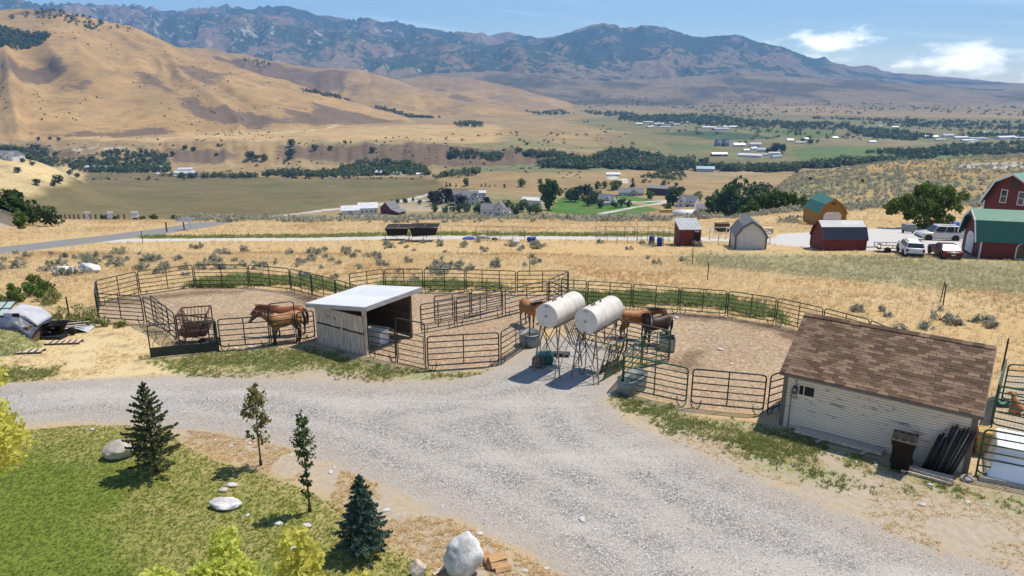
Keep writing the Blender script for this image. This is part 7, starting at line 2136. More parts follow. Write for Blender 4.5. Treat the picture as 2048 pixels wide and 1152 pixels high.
shed_row([(1862, 276, 30, 6, 2), (1895, 274, 24, 7, -3), (1920, 277, 34, 5, 4), (1955, 279, 30, 5, 0), (1994, 270, 26, 6, -2), (2010, 277, 60, 6, 3), (1880, 281, 20, 4, 0), (1935, 282, 26, 4, 6), (2040, 278, 36, 5, -4)], 'white feedlot barn in the long far row of barns', 'feedlot_barn', 'barn', 'row of feedlot barns across the valley')
shed_row([(1790, 256, 16, 4, 0), (1760, 254, 18, 4, 5), (1670, 277, 10, 4, 0), (1745, 285, 14, 4, 4)], 'tiny white farmhouse alone in the green valley fields', 'farmhouse', 'house', 'lone farmhouses in the valley fields')
for (u, dia, lab) in ((1434.5, 12.5, 'round grey steel grain bin, the narrower of the pair'), (1450, 15.5, 'round grey steel grain bin, the wider of the pair')):
    t, k = sited(u, 292, 0, lab, 'grain_bin', 'grain bin', ymin=800)
    r = dia * k / 2; h = 11.5 * k
    MB().lathe([(r, -1), (r, h)], 20).build('shell', M['roof_blue'], t, True)
    MB().lathe([(r * 1.03, h), (r * 0.12, h + r * 0.55), (r * 0.12, h + r * 0.65), (0, h + r * 0.65)], 20).build('cone_roof', M['galv'], t, True)
    for q in range(1, 5): MB().lathe([(r * 1.012, h * q / 5 - 0.15), (r * 1.012, h * q / 5 + 0.15)], 20).build('hoop', M['galv'], t, True)
t, k = sited(1458, 292, 0, 'slim grain elevator leg standing beside the wider bin', 'grain_elevator', 'elevator', ymin=800)
MB().box((0, 0, 10 * k), (1.0, 1.0, 22 * k)).build('shaft', M['galv'], t); MB().beam((0, 0, 20 * k), (-8 * k, 0, 15 * k), 0.5, 0.5).build('spout', M['galv'], t)
# debris along the lower road fence
for (u, v, w, m, lab) in ((223, 447, 7, 'wall_white', 'white junk trailer by the roadside fence'), (272, 445, 9, 'wall_brown', 'grey collapsed shelter by the roadside fence'), (178, 449, 5, 'wall_grey', 'low grey junk pile by the roadside fence')):
    t, k = sited(u, v, R(10), lab, 'roadside_shelter', 'shelter', ymin=140)
    gable_vol(t, 0, 0, w * k * 0.5, w * k, 1.3, 0.6, m, 'roof_pale', 0.2, z0=-0.6)
    MB().bbox((-w * k * 0.4, -w * k * 0.3 - 0.1, 0), (0, -w * k * 0.3, 0.9)).build('door', M['dark_trim'], t)
fp = [G(u, v, 140) for u, v in ((125, 452), (160, 450), (205, 447), (250, 444), (300, 442), (350, 440), (400, 438), (440, 436))]
fpost = MB().box((0, 0, 0.5), (0.22, 0.22, 2.0)).mesh('fence_post'); fpost.materials.append(M['wood_dark'])
for i in range(len(fp) - 1):
    n = 4
    for j in range(n):
        q = fp[i].lerp(fp[i + 1], j / n)
        o = link_mesh('wooden_post', fpost, label='dark wooden fence post in the line between the olive field and the road', cat='post', group='fence line below the olive field')
        o.location = (q.x, q.y, hz1(q.x, q.y))

# ------------------------------------------------------------------ plants
deffol('leaf_dark', (0.030, 0.058, 0.018), (0.090, 0.14, 0.040))
deffol('leaf_shade', (0.065, 0.115, 0.026), (0.19, 0.26, 0.065), 0.4)
deffol('leaf_belt', (0.044, 0.075, 0.024), (0.13, 0.175, 0.06))
deffol('leaf_hedge', (0.075, 0.105, 0.034), (0.19, 0.22, 0.085))
deffol('leaf_mid', (0.035, 0.070, 0.018), (0.105, 0.165, 0.040))
deffol('leaf_bright', (0.060, 0.115, 0.020), (0.17, 0.25, 0.045))
deffol('leaf_plum', (0.020, 0.020, 0.016), (0.055, 0.048, 0.034))
deffol('leaf_yellow', (0.50, 0.50, 0.06), (0.85, 0.78, 0.20), 0.5)
deffol('leaf_lime', (0.38, 0.46, 0.05), (0.78, 0.78, 0.2), 0.5)
deffol('leaf_olive', (0.11, 0.115, 0.028), (0.27, 0.24, 0.075))
deffol('needle_fir', (0.055, 0.075, 0.030), (0.155, 0.175, 0.075), 0.3)
deffol('needle_blue', (0.04, 0.082, 0.062), (0.14, 0.215, 0.165), 0.3)
deffol('sage', (0.27, 0.275, 0.20), (0.50, 0.50, 0.39), 0.35)
deffol('weed_green', (0.16, 0.20, 0.05), (0.37, 0.39, 0.13), 0.45)
deffol('grass_gold', (0.56, 0.405, 0.195), (0.90, 0.73, 0.45), 0.5)
def grass_field(name, dark, light, alt):
    t = NT(name); p = t.pos()
    c = t.mix(t.attr('var'), dark, light)
    k = t.mr(t.math('ADD', t.math('MULTIPLY', t.noise(p, 0.11, 4.0, 0.6), 0.7), t.math('MULTIPLY', t.noise(t.scale(p, (0.5, 1.6, 1)), 0.35, 4.0, 0.6), 0.4)), 0.5, 0.66, 0.0, 0.8)
    return t.bsdf(t.mix(k, c, alt), 0.7, 0.0, None, 0.15, trans=0.5)
M['grass_field'] = grass_field('field_grass', (0.55, 0.42, 0.225), (0.86, 0.725, 0.475), (0.49, 0.325, 0.16))
deffol('grass_grey', (0.30, 0.275, 0.15), (0.55, 0.50, 0.30), 0.5)
deffol('grass_lawn', (0.13, 0.18, 0.025), (0.30, 0.35, 0.07), 0.5)
M['bark'] = simple('bark', (0.085, 0.062, 0.045), 0.9, 0.0, 0.4, 8.0, 0.4, 40, stretch=(3, 3, 0.6))

def leaf_quads(C, size, r, nrm=None, aspect=0.7, spread=0.9):
    """random quads centred on C (n,3)"""
    n = len(C)
    N = r.normal(size=(n, 3))
    if nrm is not None: N = nrm * (1 - spread) + N / np.linalg.norm(N, axis=1, keepdims=True) * spread
    N /= np.linalg.norm(N, axis=1, keepdims=True) + 1e-9
    A = np.cross(N, r.normal(size=(n, 3))); A /= np.linalg.norm(A, axis=1, keepdims=True) + 1e-9
    B = np.cross(N, A)
    s = (size * r.uniform(0.6, 1.3, n))[:, None] if np.isscalar(size) else size[:, None]
    a = A * s * 0.5; b = B * s * 0.5 * aspect
    V = np.stack([C - a, C - b + N * s * 0.08, C + a, C + b + N * s * 0.08], 1).reshape(-1, 3)
    F = np.arange(n * 4).reshape(-1, 4)
    return V, F
def crown_pts(r, n, clumps, rad, fill=0.55):
    """leaf centres in clumps: clumps (m,3), rad (m)"""
    w = rad ** 2; w = w / w.sum()
    k = r.choice(len(clumps), n, p=w)
    d = r.normal(size=(n, 3)); d /= np.linalg.norm(d, axis=1, keepdims=True)
    q = r.uniform(fill, 1.0, n) ** 0.6
    return clumps[k] + d * (rad[k] * q)[:, None], d, k
def mesh_crown(name, m, seed, n, W, H, z0, leaf, nclump=16, cr=0.34, shape='round', fill=0.5):
    r = np.random.default_rng(seed)
    cs = []; rs = []
    while len(cs) < nclump:
        p = r.uniform(-1, 1, 3)
        f = (p[2] + 1) / 2
        if shape == 'round': lim = math.sqrt(max(0, 1 - p[2] ** 2)) * 0.95 + 0.05
        elif shape == 'column': lim = 0.9 * min(1, 4 * f, 3.2 * (1 - f)) + 0.05
        elif shape == 'cone': lim = (1 - f) + 0.05
        else: lim = math.sqrt(max(0, 1 - f * f)) + 0.05          # dome
        if math.hypot(p[0], p[1]) > lim: continue
        cs.append((p[0] * W / 2 * (1 - cr * 0.6), p[1] * W / 2 * (1 - cr * 0.6), z0 + f * H * (1 - cr * 0.3) + 0.0)); rs.append(cr * min(W, H * 1.2) / 2 * r.uniform(0.7, 1.25))
    cs = np.array(cs); rs = np.array(rs)
    C, d, k = crown_pts(r, n, cs, rs, fill)
    C[:, 2] = np.maximum(C[:, 2], z0 * 0.5 + 0.02)
    V, F = leaf_quads(C, leaf, r, d, 0.75, 0.75)
    ck = r.uniform(0, 1, len(cs))
    var = np.clip(0.55 * r.uniform(0, 1, n) + 0.45 * ck[k], 0, 1)
    return np_mesh(name, V, F, m, np.repeat(var, 4))
def trunk_mesh(name, seed, h, r0, W, z0, H, limbs=6):
    rr = random.Random(seed); mb = MB()
    bx, by = rr.uniform(-0.06, 0.06) * h, rr.uniform(-0.06, 0.06) * h
    mb.tube([(0, 0, -0.15), (0, 0, 0.03), (bx * 0.4, by * 0.4, h * 0.4), (bx, by, h * 0.75), (bx * 1.1, by * 1.1, h)], [r0 * 1.35, r0 * 1.15, r0 * 0.9, r0 * 0.6, r0 * 0.25], 7)
    for k in range(limbs):
        f = rr.uniform(0.35, 0.85); a = 6.28 * k / limbs + rr.uniform(-0.4, 0.4)
        l = W * 0.36 * rr.uniform(0.6, 1.1)
        p = Vector((bx * f, by * f, h * f))
        q = p + Vector((math.cos(a) * l, math.sin(a) * l, l * rr.uniform(0.5, 0.9)))
        mb.tube([p, p.lerp(q, 0.5) + Vector((0, 0, -0.04 * l)), q], [r0 * 0.42, r0 * 0.28, r0 * 0.1], 5)
    me = mb.mesh(name, True); me.materials.append(M['bark'])
    return me
def tree(p, label, crown_me, trunk_me, rz=0.0, s=(1, 1, 1), group=None, name='tree', cat='tree'):
    t = thing(name, p, rz, label, cat, group); t.scale = s
    link_mesh('crown', crown_me, t); link_mesh('trunk', trunk_me, t)
    return t

# --- conifers and saplings around the lawn
def conifer(p, H, W, m, label, seed, dens=1.0, droop=0.1, sparse_top=0.2, sweep=0.35, name='fir_tree', nl=0.085):
    r = np.random.default_rng(seed); rr = random.Random(seed)
    t = thing(name, p, rr.uniform(0, 6), label, 'tree')
    tk = MB().tube([(0, 0, -0.1), (0, 0, H * 0.5), (0, 0, H * 0.98)], [0.05 * H / 2.4, 0.03 * H / 2.4, 0.006], 7)
    Cs = []; Ds = []
    nb = int(95 * dens)
    br = MB()
    for k in range(nb):
        f = (k + rr.random()) / nb
        z = 0.10 * H + f * H * 0.88
        prof = (1 - f) ** 0.85 * (1.0 if f > 0.12 else 0.75 + 2 * f)
        L = W / 2 * prof * rr.uniform(0.72, 1.18) + 0.05
        a = k * 2.39996 + rr.uniform(-0.3, 0.3)
        base = np.array((0, 0, z)); dirv = np.array((math.cos(a), math.sin(a), sweep * (0.3 + f) - droop))
        tip = base + dirv * L
        br.tube([Vector(base), Vector(base + dirv * L * 0.5 - np.array((0, 0, 0.03 * L))), Vector(tip)], [0.010, 0.006, 0.002], 4)
        n = int((L / 0.0065) * (1.0 + 0.4 * dens)) + 8
        q = r.uniform(0.12, 1.03, n) ** 0.8
        side = np.array((-math.sin(a), math.cos(a), 0))
        wv = r.uniform(-1, 1, n) * (1.05 - q) * L * 0.42
        C = base + dirv * (L * q)[:, None] + side * wv[:, None] + np.stack([np.zeros(n), np.zeros(n), -np.abs(wv) * 0.25 + r.normal(size=n) * 0.012], 1)
        Cs.append(C)
    n = 40
    Cs.append(np.stack([r.normal(size=n) * 0.015, r.normal(size=n) * 0.015, H * r.uniform(0.9, 1.0, n)], 1))
    C = np.concatenate(Cs)
    V, F = leaf_quads(C, nl, r, None, 0.5, 1.0)
    var = np.repeat(np.clip(r.uniform(0, 1, len(C)), 0, 1), 4)
    tr = tk.build('trunk', M['bark'], t, True)
    br.build('branches', M['bark'], tr, True)
    link_mesh('crown', np_mesh('needles', V, F, M[m], var), t)
    return t
conifer(G(313, 944), 2.9, 1.78, 'needle_fir', 'dark green open fir with raised branch tips beside the tan boulder', 5, 0.85, 0.0, sweep=0.55)
conifer(G(727, 1103), 2.12, 1.38, 'needle_blue', 'dense blue spruce standing at the dry lawn edge', 6, 1.35, 0.12, sweep=0.18, name='spruce_tree', nl=0.08)

def sapling(p, H, crown, m, label, seed, leaf=0.085, r0=0.024, name='young_tree', guard=True):
    """crown: list of (z, half width, leaves)"""
    r = np.random.default_rng(seed); rr = random.Random(seed)
    t = thing(name, p, rr.uniform(0, 6), label, 'tree')
    mb = MB().tube([(0, 0, -0.05), (0.01, 0.0, H * 0.3), (0.03, 0.01, H * 0.65), (0.0, 0.02, H * 0.97)], [r0 * 1.2, r0, r0 * 0.6, r0 * 0.2], 7)
    tr = mb.build('trunk', M['bark'], t, True)
    bb = MB(); Cs = []
    for (z, hw, n) in crown:
        nbr = max(3, n // 22)
        for q in range(nbr):
            a = rr.uniform(0, 6.28); L = hw * rr.uniform(0.45, 1.1)
            b0 = np.array((0.02, 0.01, z - 0.1)); tip = b0 + np.array((math.cos(a) * L, math.sin(a) * L, rr.uniform(0.05, 0.3)))
            bb.tube([Vector(b0), Vector((b0 + tip) / 2 + np.array((0, 0, 0.03))), Vector(tip)], [r0 * 0.35, r0 * 0.25, r0 * 0.1], 4)
            k = n // nbr
            f = r.uniform(0.35, 1.05, k)[:, None]
            Cs.append(b0 + (tip - b0) * f + r.normal(size=(k, 3)) * hw * 0.16)
    bb.build('branches', M['bark'], tr, True)
    C = np.concatenate(Cs)
    V, F = leaf_quads(C, leaf, r, np.tile((0, 0, 1.0), (len(C), 1)), 0.6, 0.7)
    link_mesh('crown', np_mesh('leaves', V, F, M[m], np.repeat(r.uniform(0, 1, len(C)), 4)), t)
    if guard: MB().tube([(0, 0, 0), (0, 0, 0.18)], 0.045, 8).build('trunk_guard', M['black_rubber'], t, True)
    return t
sapling(G(522, 931), 2.55, [(0.95, 0.32, 70), (1.3, 0.34, 90), (1.6, 0.36, 110), (1.95, 0.42, 150), (2.25, 0.36, 130), (2.45, 0.22, 80)], 'leaf_olive', 'thin young tree with sparse olive yellow leaves on the dry lawn edge', 15, 0.135)
sapling(G(620, 1023), 2.78, [(0.55, 0.22, 120), (0.85, 0.18, 110), (1.15, 0.16, 90), (1.45, 0.20, 130), (1.75, 0.27, 260), (2.05, 0.27, 280), (2.3, 0.22, 220), (2.55, 0.17, 170), (2.7, 0.12, 90)], 'leaf_mid', 'narrow columnar young tree with dark green lobed leaves', 16, 0.085)

# --- yellow trees close to the house
def yellow_tree(p, H, W, z0, m, label, seed, n, leaf=0.10, ncl=26):
    t = thing('yellow_tree', p, 0.0, label, 'tree')
    link_mesh('crown', mesh_crown('leaves', M[m], seed, n, W, H - z0, z0, leaf, ncl, 0.30, 'round', 0.25), t)
    link_mesh('trunk', trunk_mesh('trunk', seed, H * 0.8, 0.06, W * 1.2, z0, H, 12), t)
    return t
def at_top(u, v, y):
    z = float(zof(v, y)); return float(xof(u, y, z)), z
yellow_tree((-8.45, 9.4, 0), 7.5, 2.2, 5.1, 'leaf_yellow', 'tall yellow leaved tree at the edge of the lawn', 71, 4800, 0.095, 20)
x, z = at_top(385, 1035, 9.2); yellow_tree((x + 0.0, 9.2, 0), z + 0.15, 1.9, 1.4, 'leaf_lime', 'lime green leafed young tree in front of the lawn', 73, 11000, 0.10, 30)
x, z = at_top(600, 1062, 8.6); yellow_tree((x - 0.05, 8.6, 0), z + 0.25, 2.0, 1.4, 'leaf_yellow', 'pale yellow leafed young tree below the blue spruce', 72, 8500, 0.10, 34)

# --- shrubs along the pens
def shrub(p, W, H, m, label, seed, n=900, leaf=0.09, group=None, name='shrub'):
    t = thing(name, p, 0.0, label, 'shrub', group)
    link_mesh('foliage', mesh_crown('leaves', M[m], seed, n, W, H, 0.05, leaf, 14, 0.4, 'dome', 0.3), t)
    mb = MB(); rr = random.Random(seed)
    for k in range(7):
        a = rr.uniform(0, 6.28); mb.tube([(0, 0, -0.05), (math.cos(a) * W * 0.15, math.sin(a) * W * 0.15, H * 0.4), (math.cos(a) * W * 0.32, math.sin(a) * W * 0.32, H * 0.75)], [0.02, 0.014, 0.004], 4)
    mb.build('stems', M['bark'], t, True)
    return t
shrub(G(30, 607), 3.4, 1.15, 'leaf_bright', 'wide bright green shrub above the tarped haystack', 81, 2600, 0.12)
shrub(G(80, 588), 2.6, 1.2, 'leaf_bright', 'bright green shrub beside the wider one in the dry grass', 82, 2000, 0.12)
shrub(G(105, 606), 1.6, 0.8, 'weed_green', 'dull green bush under the bright green shrubs', 83, 900, 0.10)
shrub(G(168, 650), 1.8, 1.05, 'weed_green', 'round green weed shrub beside the pen corner and steel stake', 84, 1700, 0.08)
shrub(G(118, 640), 1.3, 0.6, 'weed_green', 'low green bush behind the wheelbarrow', 85, 800, 0.08)
shrub(G(206, 652), 0.9, 0.5, 'weed_green', 'small weed bush at the foot of the pen corner post', 86, 500, 0.07)
shrub(G(240, 654), 0.7, 0.4, 'weed_green', 'small weed bush under the pen mouth panel', 87, 400, 0.07)

# --- sagebrush in the field: individuals
sage_me = [mesh_crown('sage_leaves', M['sage'], 200 + k, 520, 1.3, 0.75, 0.04, 0.11, 11, 0.42, 'dome', 0.2) for k in range(6)]
def sage_stem(k):
    mb = MB(); rr = random.Random(k)
    for q in range(6):
        a = rr.uniform(0, 6.28); mb.tube([(0, 0, -0.05), (math.cos(a) * 0.18, math.sin(a) * 0.18, 0.25), (math.cos(a) * 0.4, math.sin(a) * 0.4, 0.5)], [0.03, 0.018, 0.005], 4)
    me = mb.mesh('stems'); me.materials.append(M['bark']); return me
sage_st = [sage_stem(k) for k in range(3)]
rs = np.random.default_rng(99)
sage_boxes = [((0, 505), (330, 545), 52, 'between the paved road and the white boulders'), ((330, 495), (560, 540), 32, 'above the hay feeder pen'), ((560, 495), (760, 540), 28, 'up the slope behind the plank shelter'), ((760, 484), (900, 500), 13, 'below the black shade cloth runs'), ((900, 484), (1100, 500), 17, 'below the bare pipe kennel'), ((760, 500), (1080, 545), 34, 'between the kennels and the shelter pens'), ((120, 535), (400, 552), 12, 'just behind the far curve of the hay feeder pen'), ((560, 530), (900, 565), 14, 'just behind the far side of the shelter pen'), ((1180, 486), (1370, 500), 9, 'along the poultry run'), ((1380, 486), (1405, 494), 6, 'against the dark red coop'), ((1180, 510), (1380, 560), 5, 'in the dry grass above the round pen'), ((1700, 618), (1740, 640), 4, 'touching the ridge of the shingled shed roof'), ((1760, 620), (1990, 668), 14, 'in the dry grass behind the shingled shed')]
for (a, b, n, kind) in sage_boxes:
    for _ in range(int(n * 0.68)):
        u = rs.uniform(a[0], b[0]); v = rs.uniform(a[1], b[1])
        p = G(u, v); s = rs.uniform(0.42, 1.12)
        t = thing('sagebrush', p, rs.uniform(0, 6.28), 'grey green sagebrush bush ' + kind, 'sagebrush', 'sagebrush ' + kind)
        t.scale = (s * rs.uniform(0.8, 1.3), s, s * rs.uniform(0.75, 1.1))
        k = int(rs.integers(0, 6))
        link_mesh('foliage', sage_me[k], t); link_mesh('stems', sage_st[k % 3], t)

# --- masses nobody could count: merged meshes
def scatter(name, proto, P, S, RZ, m, label, jitter_var=0.5, seed=1, scale_xy=None):
    """proto: list of (V,F,var); P (n,3)"""
    r = np.random.default_rng(seed)
    Vs = []; Fs = []; As = []; off = 0
    pick = r.integers(0, len(proto), len(P))
    for k, (V, F, A) in enumerate(proto):
        idx = np.nonzero(pick == k)[0]
        if len(idx) == 0: continue
        c, s = np.cos(RZ[idx]), np.sin(RZ[idx])
        sc = S[idx] if S.ndim == 2 else np.repeat(S[idx][:, None], 3, 1)
        X = V[None, :, 0] * sc[:, 0:1]; Y = V[None, :, 1] * sc[:, 1:2]; Z = V[None, :, 2] * sc[:, 2:3]
        W = np.stack([X * c[:, None] - Y * s[:, None] + P[idx, 0:1], X * s[:, None] + Y * c[:, None] + P[idx, 1:2], Z + P[idx, 2:3]], -1)
        n = len(V)
        Vs.append(W.reshape(-1, 3)); Fs.append((F[None] + (np.arange(len(idx)) * n)[:, None, None] + off).reshape(-1, F.shape[1])); off += n * len(idx)
        a = np.clip(A[None] * (1 - jitter_var) + jitter_var * r.uniform(0, 1, (len(idx), 1)), 0, 1)
        As.append(a.ravel())
    me = np_mesh(name, np.concatenate(Vs), np.concatenate(Fs), m, np.concatenate(As))
    return link_mesh(name, me, kind='stuff', label=label, cat=None)
def blob_proto(seed, n, W, H, leaf, z0=0.0, shape='round', ncl=9, cr=0.42):
    r = np.random.default_rng(seed)
    me = mesh_crown('tmp', M['leaf_dark'], seed, n, W, H, z0, leaf, ncl, cr, shape, 0.4)
    V = np.empty(len(me.vertices) * 3, np.float32); me.vertices.foreach_get('co', V); V = V.reshape(-1, 3).astype(float)
    A = np.empty(len(me.vertices), np.float32); me.attributes['var'].data.foreach_get('value', A)
    F = np.arange(len(V)).reshape(-1, 4)
    bpy.data.meshes.remove(me)
    return V, F, A.astype(float)
def tuft_proto(seed, nb, h, spread, w):
    r = np.random.default_rng(seed); V = []; A = []
    for k in range(nb):
        a = r.uniform(0, 6.28); l = r.uniform(0.2, 1) * spread; hh = h * r.uniform(0.6, 1.15)
        b = np.array((math.cos(a), math.sin(a), 0)) * r.uniform(0, 0.35) * spread
        tip = b + np.array((math.cos(a) * l, math.sin(a) * l, hh)); sd_ = np.array((-math.sin(a), math.cos(a), 0)) * w
        V += [b - sd_, b + sd_, tip]; A += [r.uniform(0, 1)] * 3
    return np.array(V), np.arange(nb * 3).reshape(-1, 3), np.array(A)
def in_poly_pts(poly, n, r):
    pw = np.asarray(poly); lo, hi = pw.min(0), pw.max(0); out = np.zeros((0, 2))
    while len(out) < n:
        q = r.uniform(lo, hi, (n * 3, 2)); q = q[sd_poly(q[:, 0], q[:, 1], pw) > 0]; out = np.concatenate([out, q])
    return out[:n]
def on_land(q): return np.column_stack([q, hz(q[:, 0], q[:, 1])])

r = np.random.default_rng(500)
gold = [tuft_proto(k, 8, 0.19, 0.26, 0.013) for k in range(6)]
def keep_out(q, m=0.15):
    ok = np.ones(len(q), bool)
    for poly in (GRAVEL, PEN1, PEN2, PEN3, STRAW, SOIL, SOIL2, LAWN, PAD, DOGPEN, SOIL3): ok &= sd_poly(q[:, 0], q[:, 1], poly) < -m
    ok &= sd_line(q[:, 0], q[:, 1], LANE_L) > 2.6; ok &= sd_line(q[:, 0], q[:, 1], ROAD_L) > 3.4
    return ok
def field_pts(n, y0, y1, r):
    y = np.sqrt(r.uniform(y0 ** 2, y1 ** 2, n)); x = r.uniform(-0.86, 0.86, n) * (y + 4)
    q = np.column_stack([x, y]); d = fbm(x * 0.12, y * 0.12, 3, 301); q = q[(d + r.uniform(-0.6, 0.6, n)) > -0.35]
    return q[keep_out(q)]
q1 = field_pts(52000, 24, 62, r); q2 = field_pts(36000, 60, 140, r)
gy = sd_poly(q1[:, 0], q1[:, 1], GREYF) + 6 * fbm(q1[:, 0] * 0.1, q1[:, 1] * 0.1, 3, 5) > 0
gy2 = sd_poly(q2[:, 0], q2[:, 1], GREYF) + 6 * fbm(q2[:, 0] * 0.1, q2[:, 1] * 0.1, 3, 5) > 0
for nm, qq, mat, lab, sc in (('dry_grass', np.concatenate([q1[~gy], q2[~gy2]]), 'grass_field', 'golden dry grass covering the field', 1.0), ('grey_grass', np.concatenate([q1[gy], q2[gy2]]), 'grass_grey', 'grey green grass in the field below the red barns', 1.05)):
    P = on_land(qq); S = r.uniform(0.55, 1.25, len(P)) * sc * (1 + 0.5 * sstep(55, 110, P[:, 1]))
    S3 = np.stack([S * (1 + 0.8 * sstep(50, 110, P[:, 1])), S, S], 1)
    scatter(nm, gold, P, S3, r.uniform(0, 6.28, len(P)), M[mat], lab, 0.5, 11)
# lawn blades
ql = in_poly_pts([p for p in LAWN if p[1] > 9], 42000, r); ql = ql[(ql[:, 1] < 24) & (ql[:, 1] > 12) & (np.abs(ql[:, 0]) < 0.78 * ql[:, 1] + 3)]
lawn_p = [tuft_proto(50 + k, 6, 0.032, 0.05, 0.006) for k in range(5)]
scatter('lawn_grass', lawn_p, on_land(ql), r.uniform(0.6, 1.4, len(ql)), r.uniform(0, 6.28, len(ql)), M['grass_lawn'], 'short green grass blades of the lawn', 0.6, 12)
# dry edge tufts
qe = np.concatenate([in_poly_pts(SOIL3, 9000, r), in_poly_pts(STRAW, 5000, r), in_poly_pts(SOIL, 4500, r), in_poly_pts(SOIL2, 5000, r)])
qe = qe[(sd_poly(qe[:, 0], qe[:, 1], GRAVEL) < 0.1) & (fbm(qe[:, 0] * 0.9, qe[:, 1] * 0.9, 3, 7) > -0.15)]
for pp in (PEN1, PEN2, PEN3): qe = qe[sd_poly(qe[:, 0], qe[:, 1], pp) < 0]
scatter('dry_tufts', [tuft_proto(60 + k, 6, 0.045, 0.08, 0.007) for k in range(4)], on_land(qe), r.uniform(0.5, 1.5, len(qe)), r.uniform(0, 6.28, len(qe)), M['grass_gold'], 'short dry grass tufts along the driveway edges', 0.6, 13)
def grow(poly, n, pad=0.9):
    pw = np.asarray(poly); lo, hi = pw.min(0) - pad, pw.max(0) + pad
    q = r.uniform(lo, hi, (n * 4, 2)); d = sd_poly(q[:, 0], q[:, 1], pw)
    k = d * 0.8 + 1.1 * fbm(q[:, 0] * 0.75, q[:, 1] * 0.75, 4, 17, 0.6) + 0.5 * r.uniform(-1, 1, len(q))
    return q[k > 0.15][:n]
qg = np.concatenate([grow(w, n) for w, n in zip(WEEDS, (4200, 2600, 1200, 1700, 1700, 600, 1900, 800, 2200))])
qg = qg[sd_poly(qg[:, 0], qg[:, 1], GRAVEL) < 0.0]
for pp in (PEN1, PEN2, PEN3): qg = qg[sd_poly(qg[:, 0], qg[:, 1], pp) < 0.05]
tall = (qg[:, 1] > 35)
SS = np.where(tall, r.uniform(2.0, 5.0, len(qg)), r.uniform(0.5, 1.3, len(qg)))
scatter('green_weeds', [tuft_proto(70 + k, 7, 0.085, 0.12, 0.014) for k in range(4)], on_land(qg), SS, r.uniform(0, 6.28, len(qg)), M['weed_green'], 'patchy green weeds around the pens', 0.6, 14)
# stones loose on the gravel, straw litter
qs = in_poly_pts([p for p in GRAVEL if p[1] > 8], 9000, r); qs = qs[(qs[:, 1] > 12) & (qs[:, 1] < 32) & (np.abs(qs[:, 0]) < 0.8 * qs[:, 1] + 2)]
def pebble(seed):
    rr = np.random.default_rng(seed); V = np.array([(1, 0, 0), (-1, 0, 0), (0, 1, 0), (0, -1, 0), (0, 0, 0.8), (0, 0, -0.5)]) * rr.uniform(0.7, 1.2, (6, 1))
    F = np.array([(0, 2, 4), (2, 1, 4), (1, 3, 4), (3, 0, 4), (2, 0, 5), (1, 2, 5), (3, 1, 5), (0, 3, 5)]); return V, F, np.full(6, 0.5)
M['pebble'] = foliage('gravel_stones', (0.24, 0.235, 0.23), (0.72, 0.71, 0.70), 0.0, 0.85)
scatter('gravel', [pebble(k) for k in range(6)], on_land(qs), r.uniform(0.012, 0.034, len(qs)), r.uniform(0, 6.28, len(qs)), M['pebble'], 'loose gravel stones on the driveway', 1.0, 15)
M['clod'] = foliage('manure_clods', (0.17, 0.12, 0.08), (0.40, 0.30, 0.21), 0.0, 0.95)
qd = np.concatenate([in_poly_pts(PEN1, 2600, r), in_poly_pts(PEN2, 2200, r), in_poly_pts(PEN3, 3200, r)])
scatter('dirt_clods', [pebble(20 + k) for k in range(6)], on_land(qd), r.uniform(0.012, 0.04, len(qd)), r.uniform(0, 6.28, len(qd)), M['clod'], 'clods of dirt and manure in the horse pens', 1.0, 16)

# --- sage along the crest and on the slope beyond the barns
sg = [blob_proto(300 + k, 34, 1.4, 0.8, 0.32, 0.05, 'dome', 6, 0.5) for k in range(5)]
def band(pts, n, wid, r, ymin=0):
    w = np.array([G(u, v, ymin)[:2] for u, v in pts]); seg = np.linalg.norm(np.diff(w, axis=0), axis=1); cum = np.concatenate([[0], np.cumsum(seg)])
    t = r.uniform(0, cum[-1], n); i = np.clip(np.searchsorted(cum, t) - 1, 0, len(seg) - 1); f = ((t - cum[i]) / seg[i])[:, None]
    q = w[i] * (1 - f) + w[i + 1] * f
    return q + r.normal(size=(n, 2)) * wid
qb = []
xx = r.uniform(-62, 95, 1500); yy = r.uniform(112, 146, 1500) - 0.03 * xx
qb = np.column_stack([xx, yy]); qb = qb[fbm(qb[:, 0] * 0.06, qb[:, 1] * 0.09, 3, 23) + (qb[:, 1] - 124) * 0.035 > 0.0]
scatter('crest_sagebrush', sg, on_land(qb), r.uniform(0.8, 1.7, len(qb)), r.uniform(0, 6.28, len(qb)), M['sage'], 'belt of grey green sagebrush along the field crest', 0.5, 17)
qh = np.column_stack([r.uniform(0.24, 0.9, 5200), r.uniform(135, 380, 5200)]); qh = np.column_stack([qh[:, 0] * qh[:, 1], qh[:, 1]])
qh = qh[fbm(qh[:, 0] * 0.03, qh[:, 1] * 0.03, 3, 29) + r.uniform(-0.35, 0.35, len(qh)) > -0.15]
scatter('slope_sagebrush', sg, on_land(qh), r.uniform(0.7, 1.7, len(qh)), r.uniform(0, 6.28, len(qh)), M['sage'], 'dotted sagebrush on the slope beyond the barns', 0.5, 18)

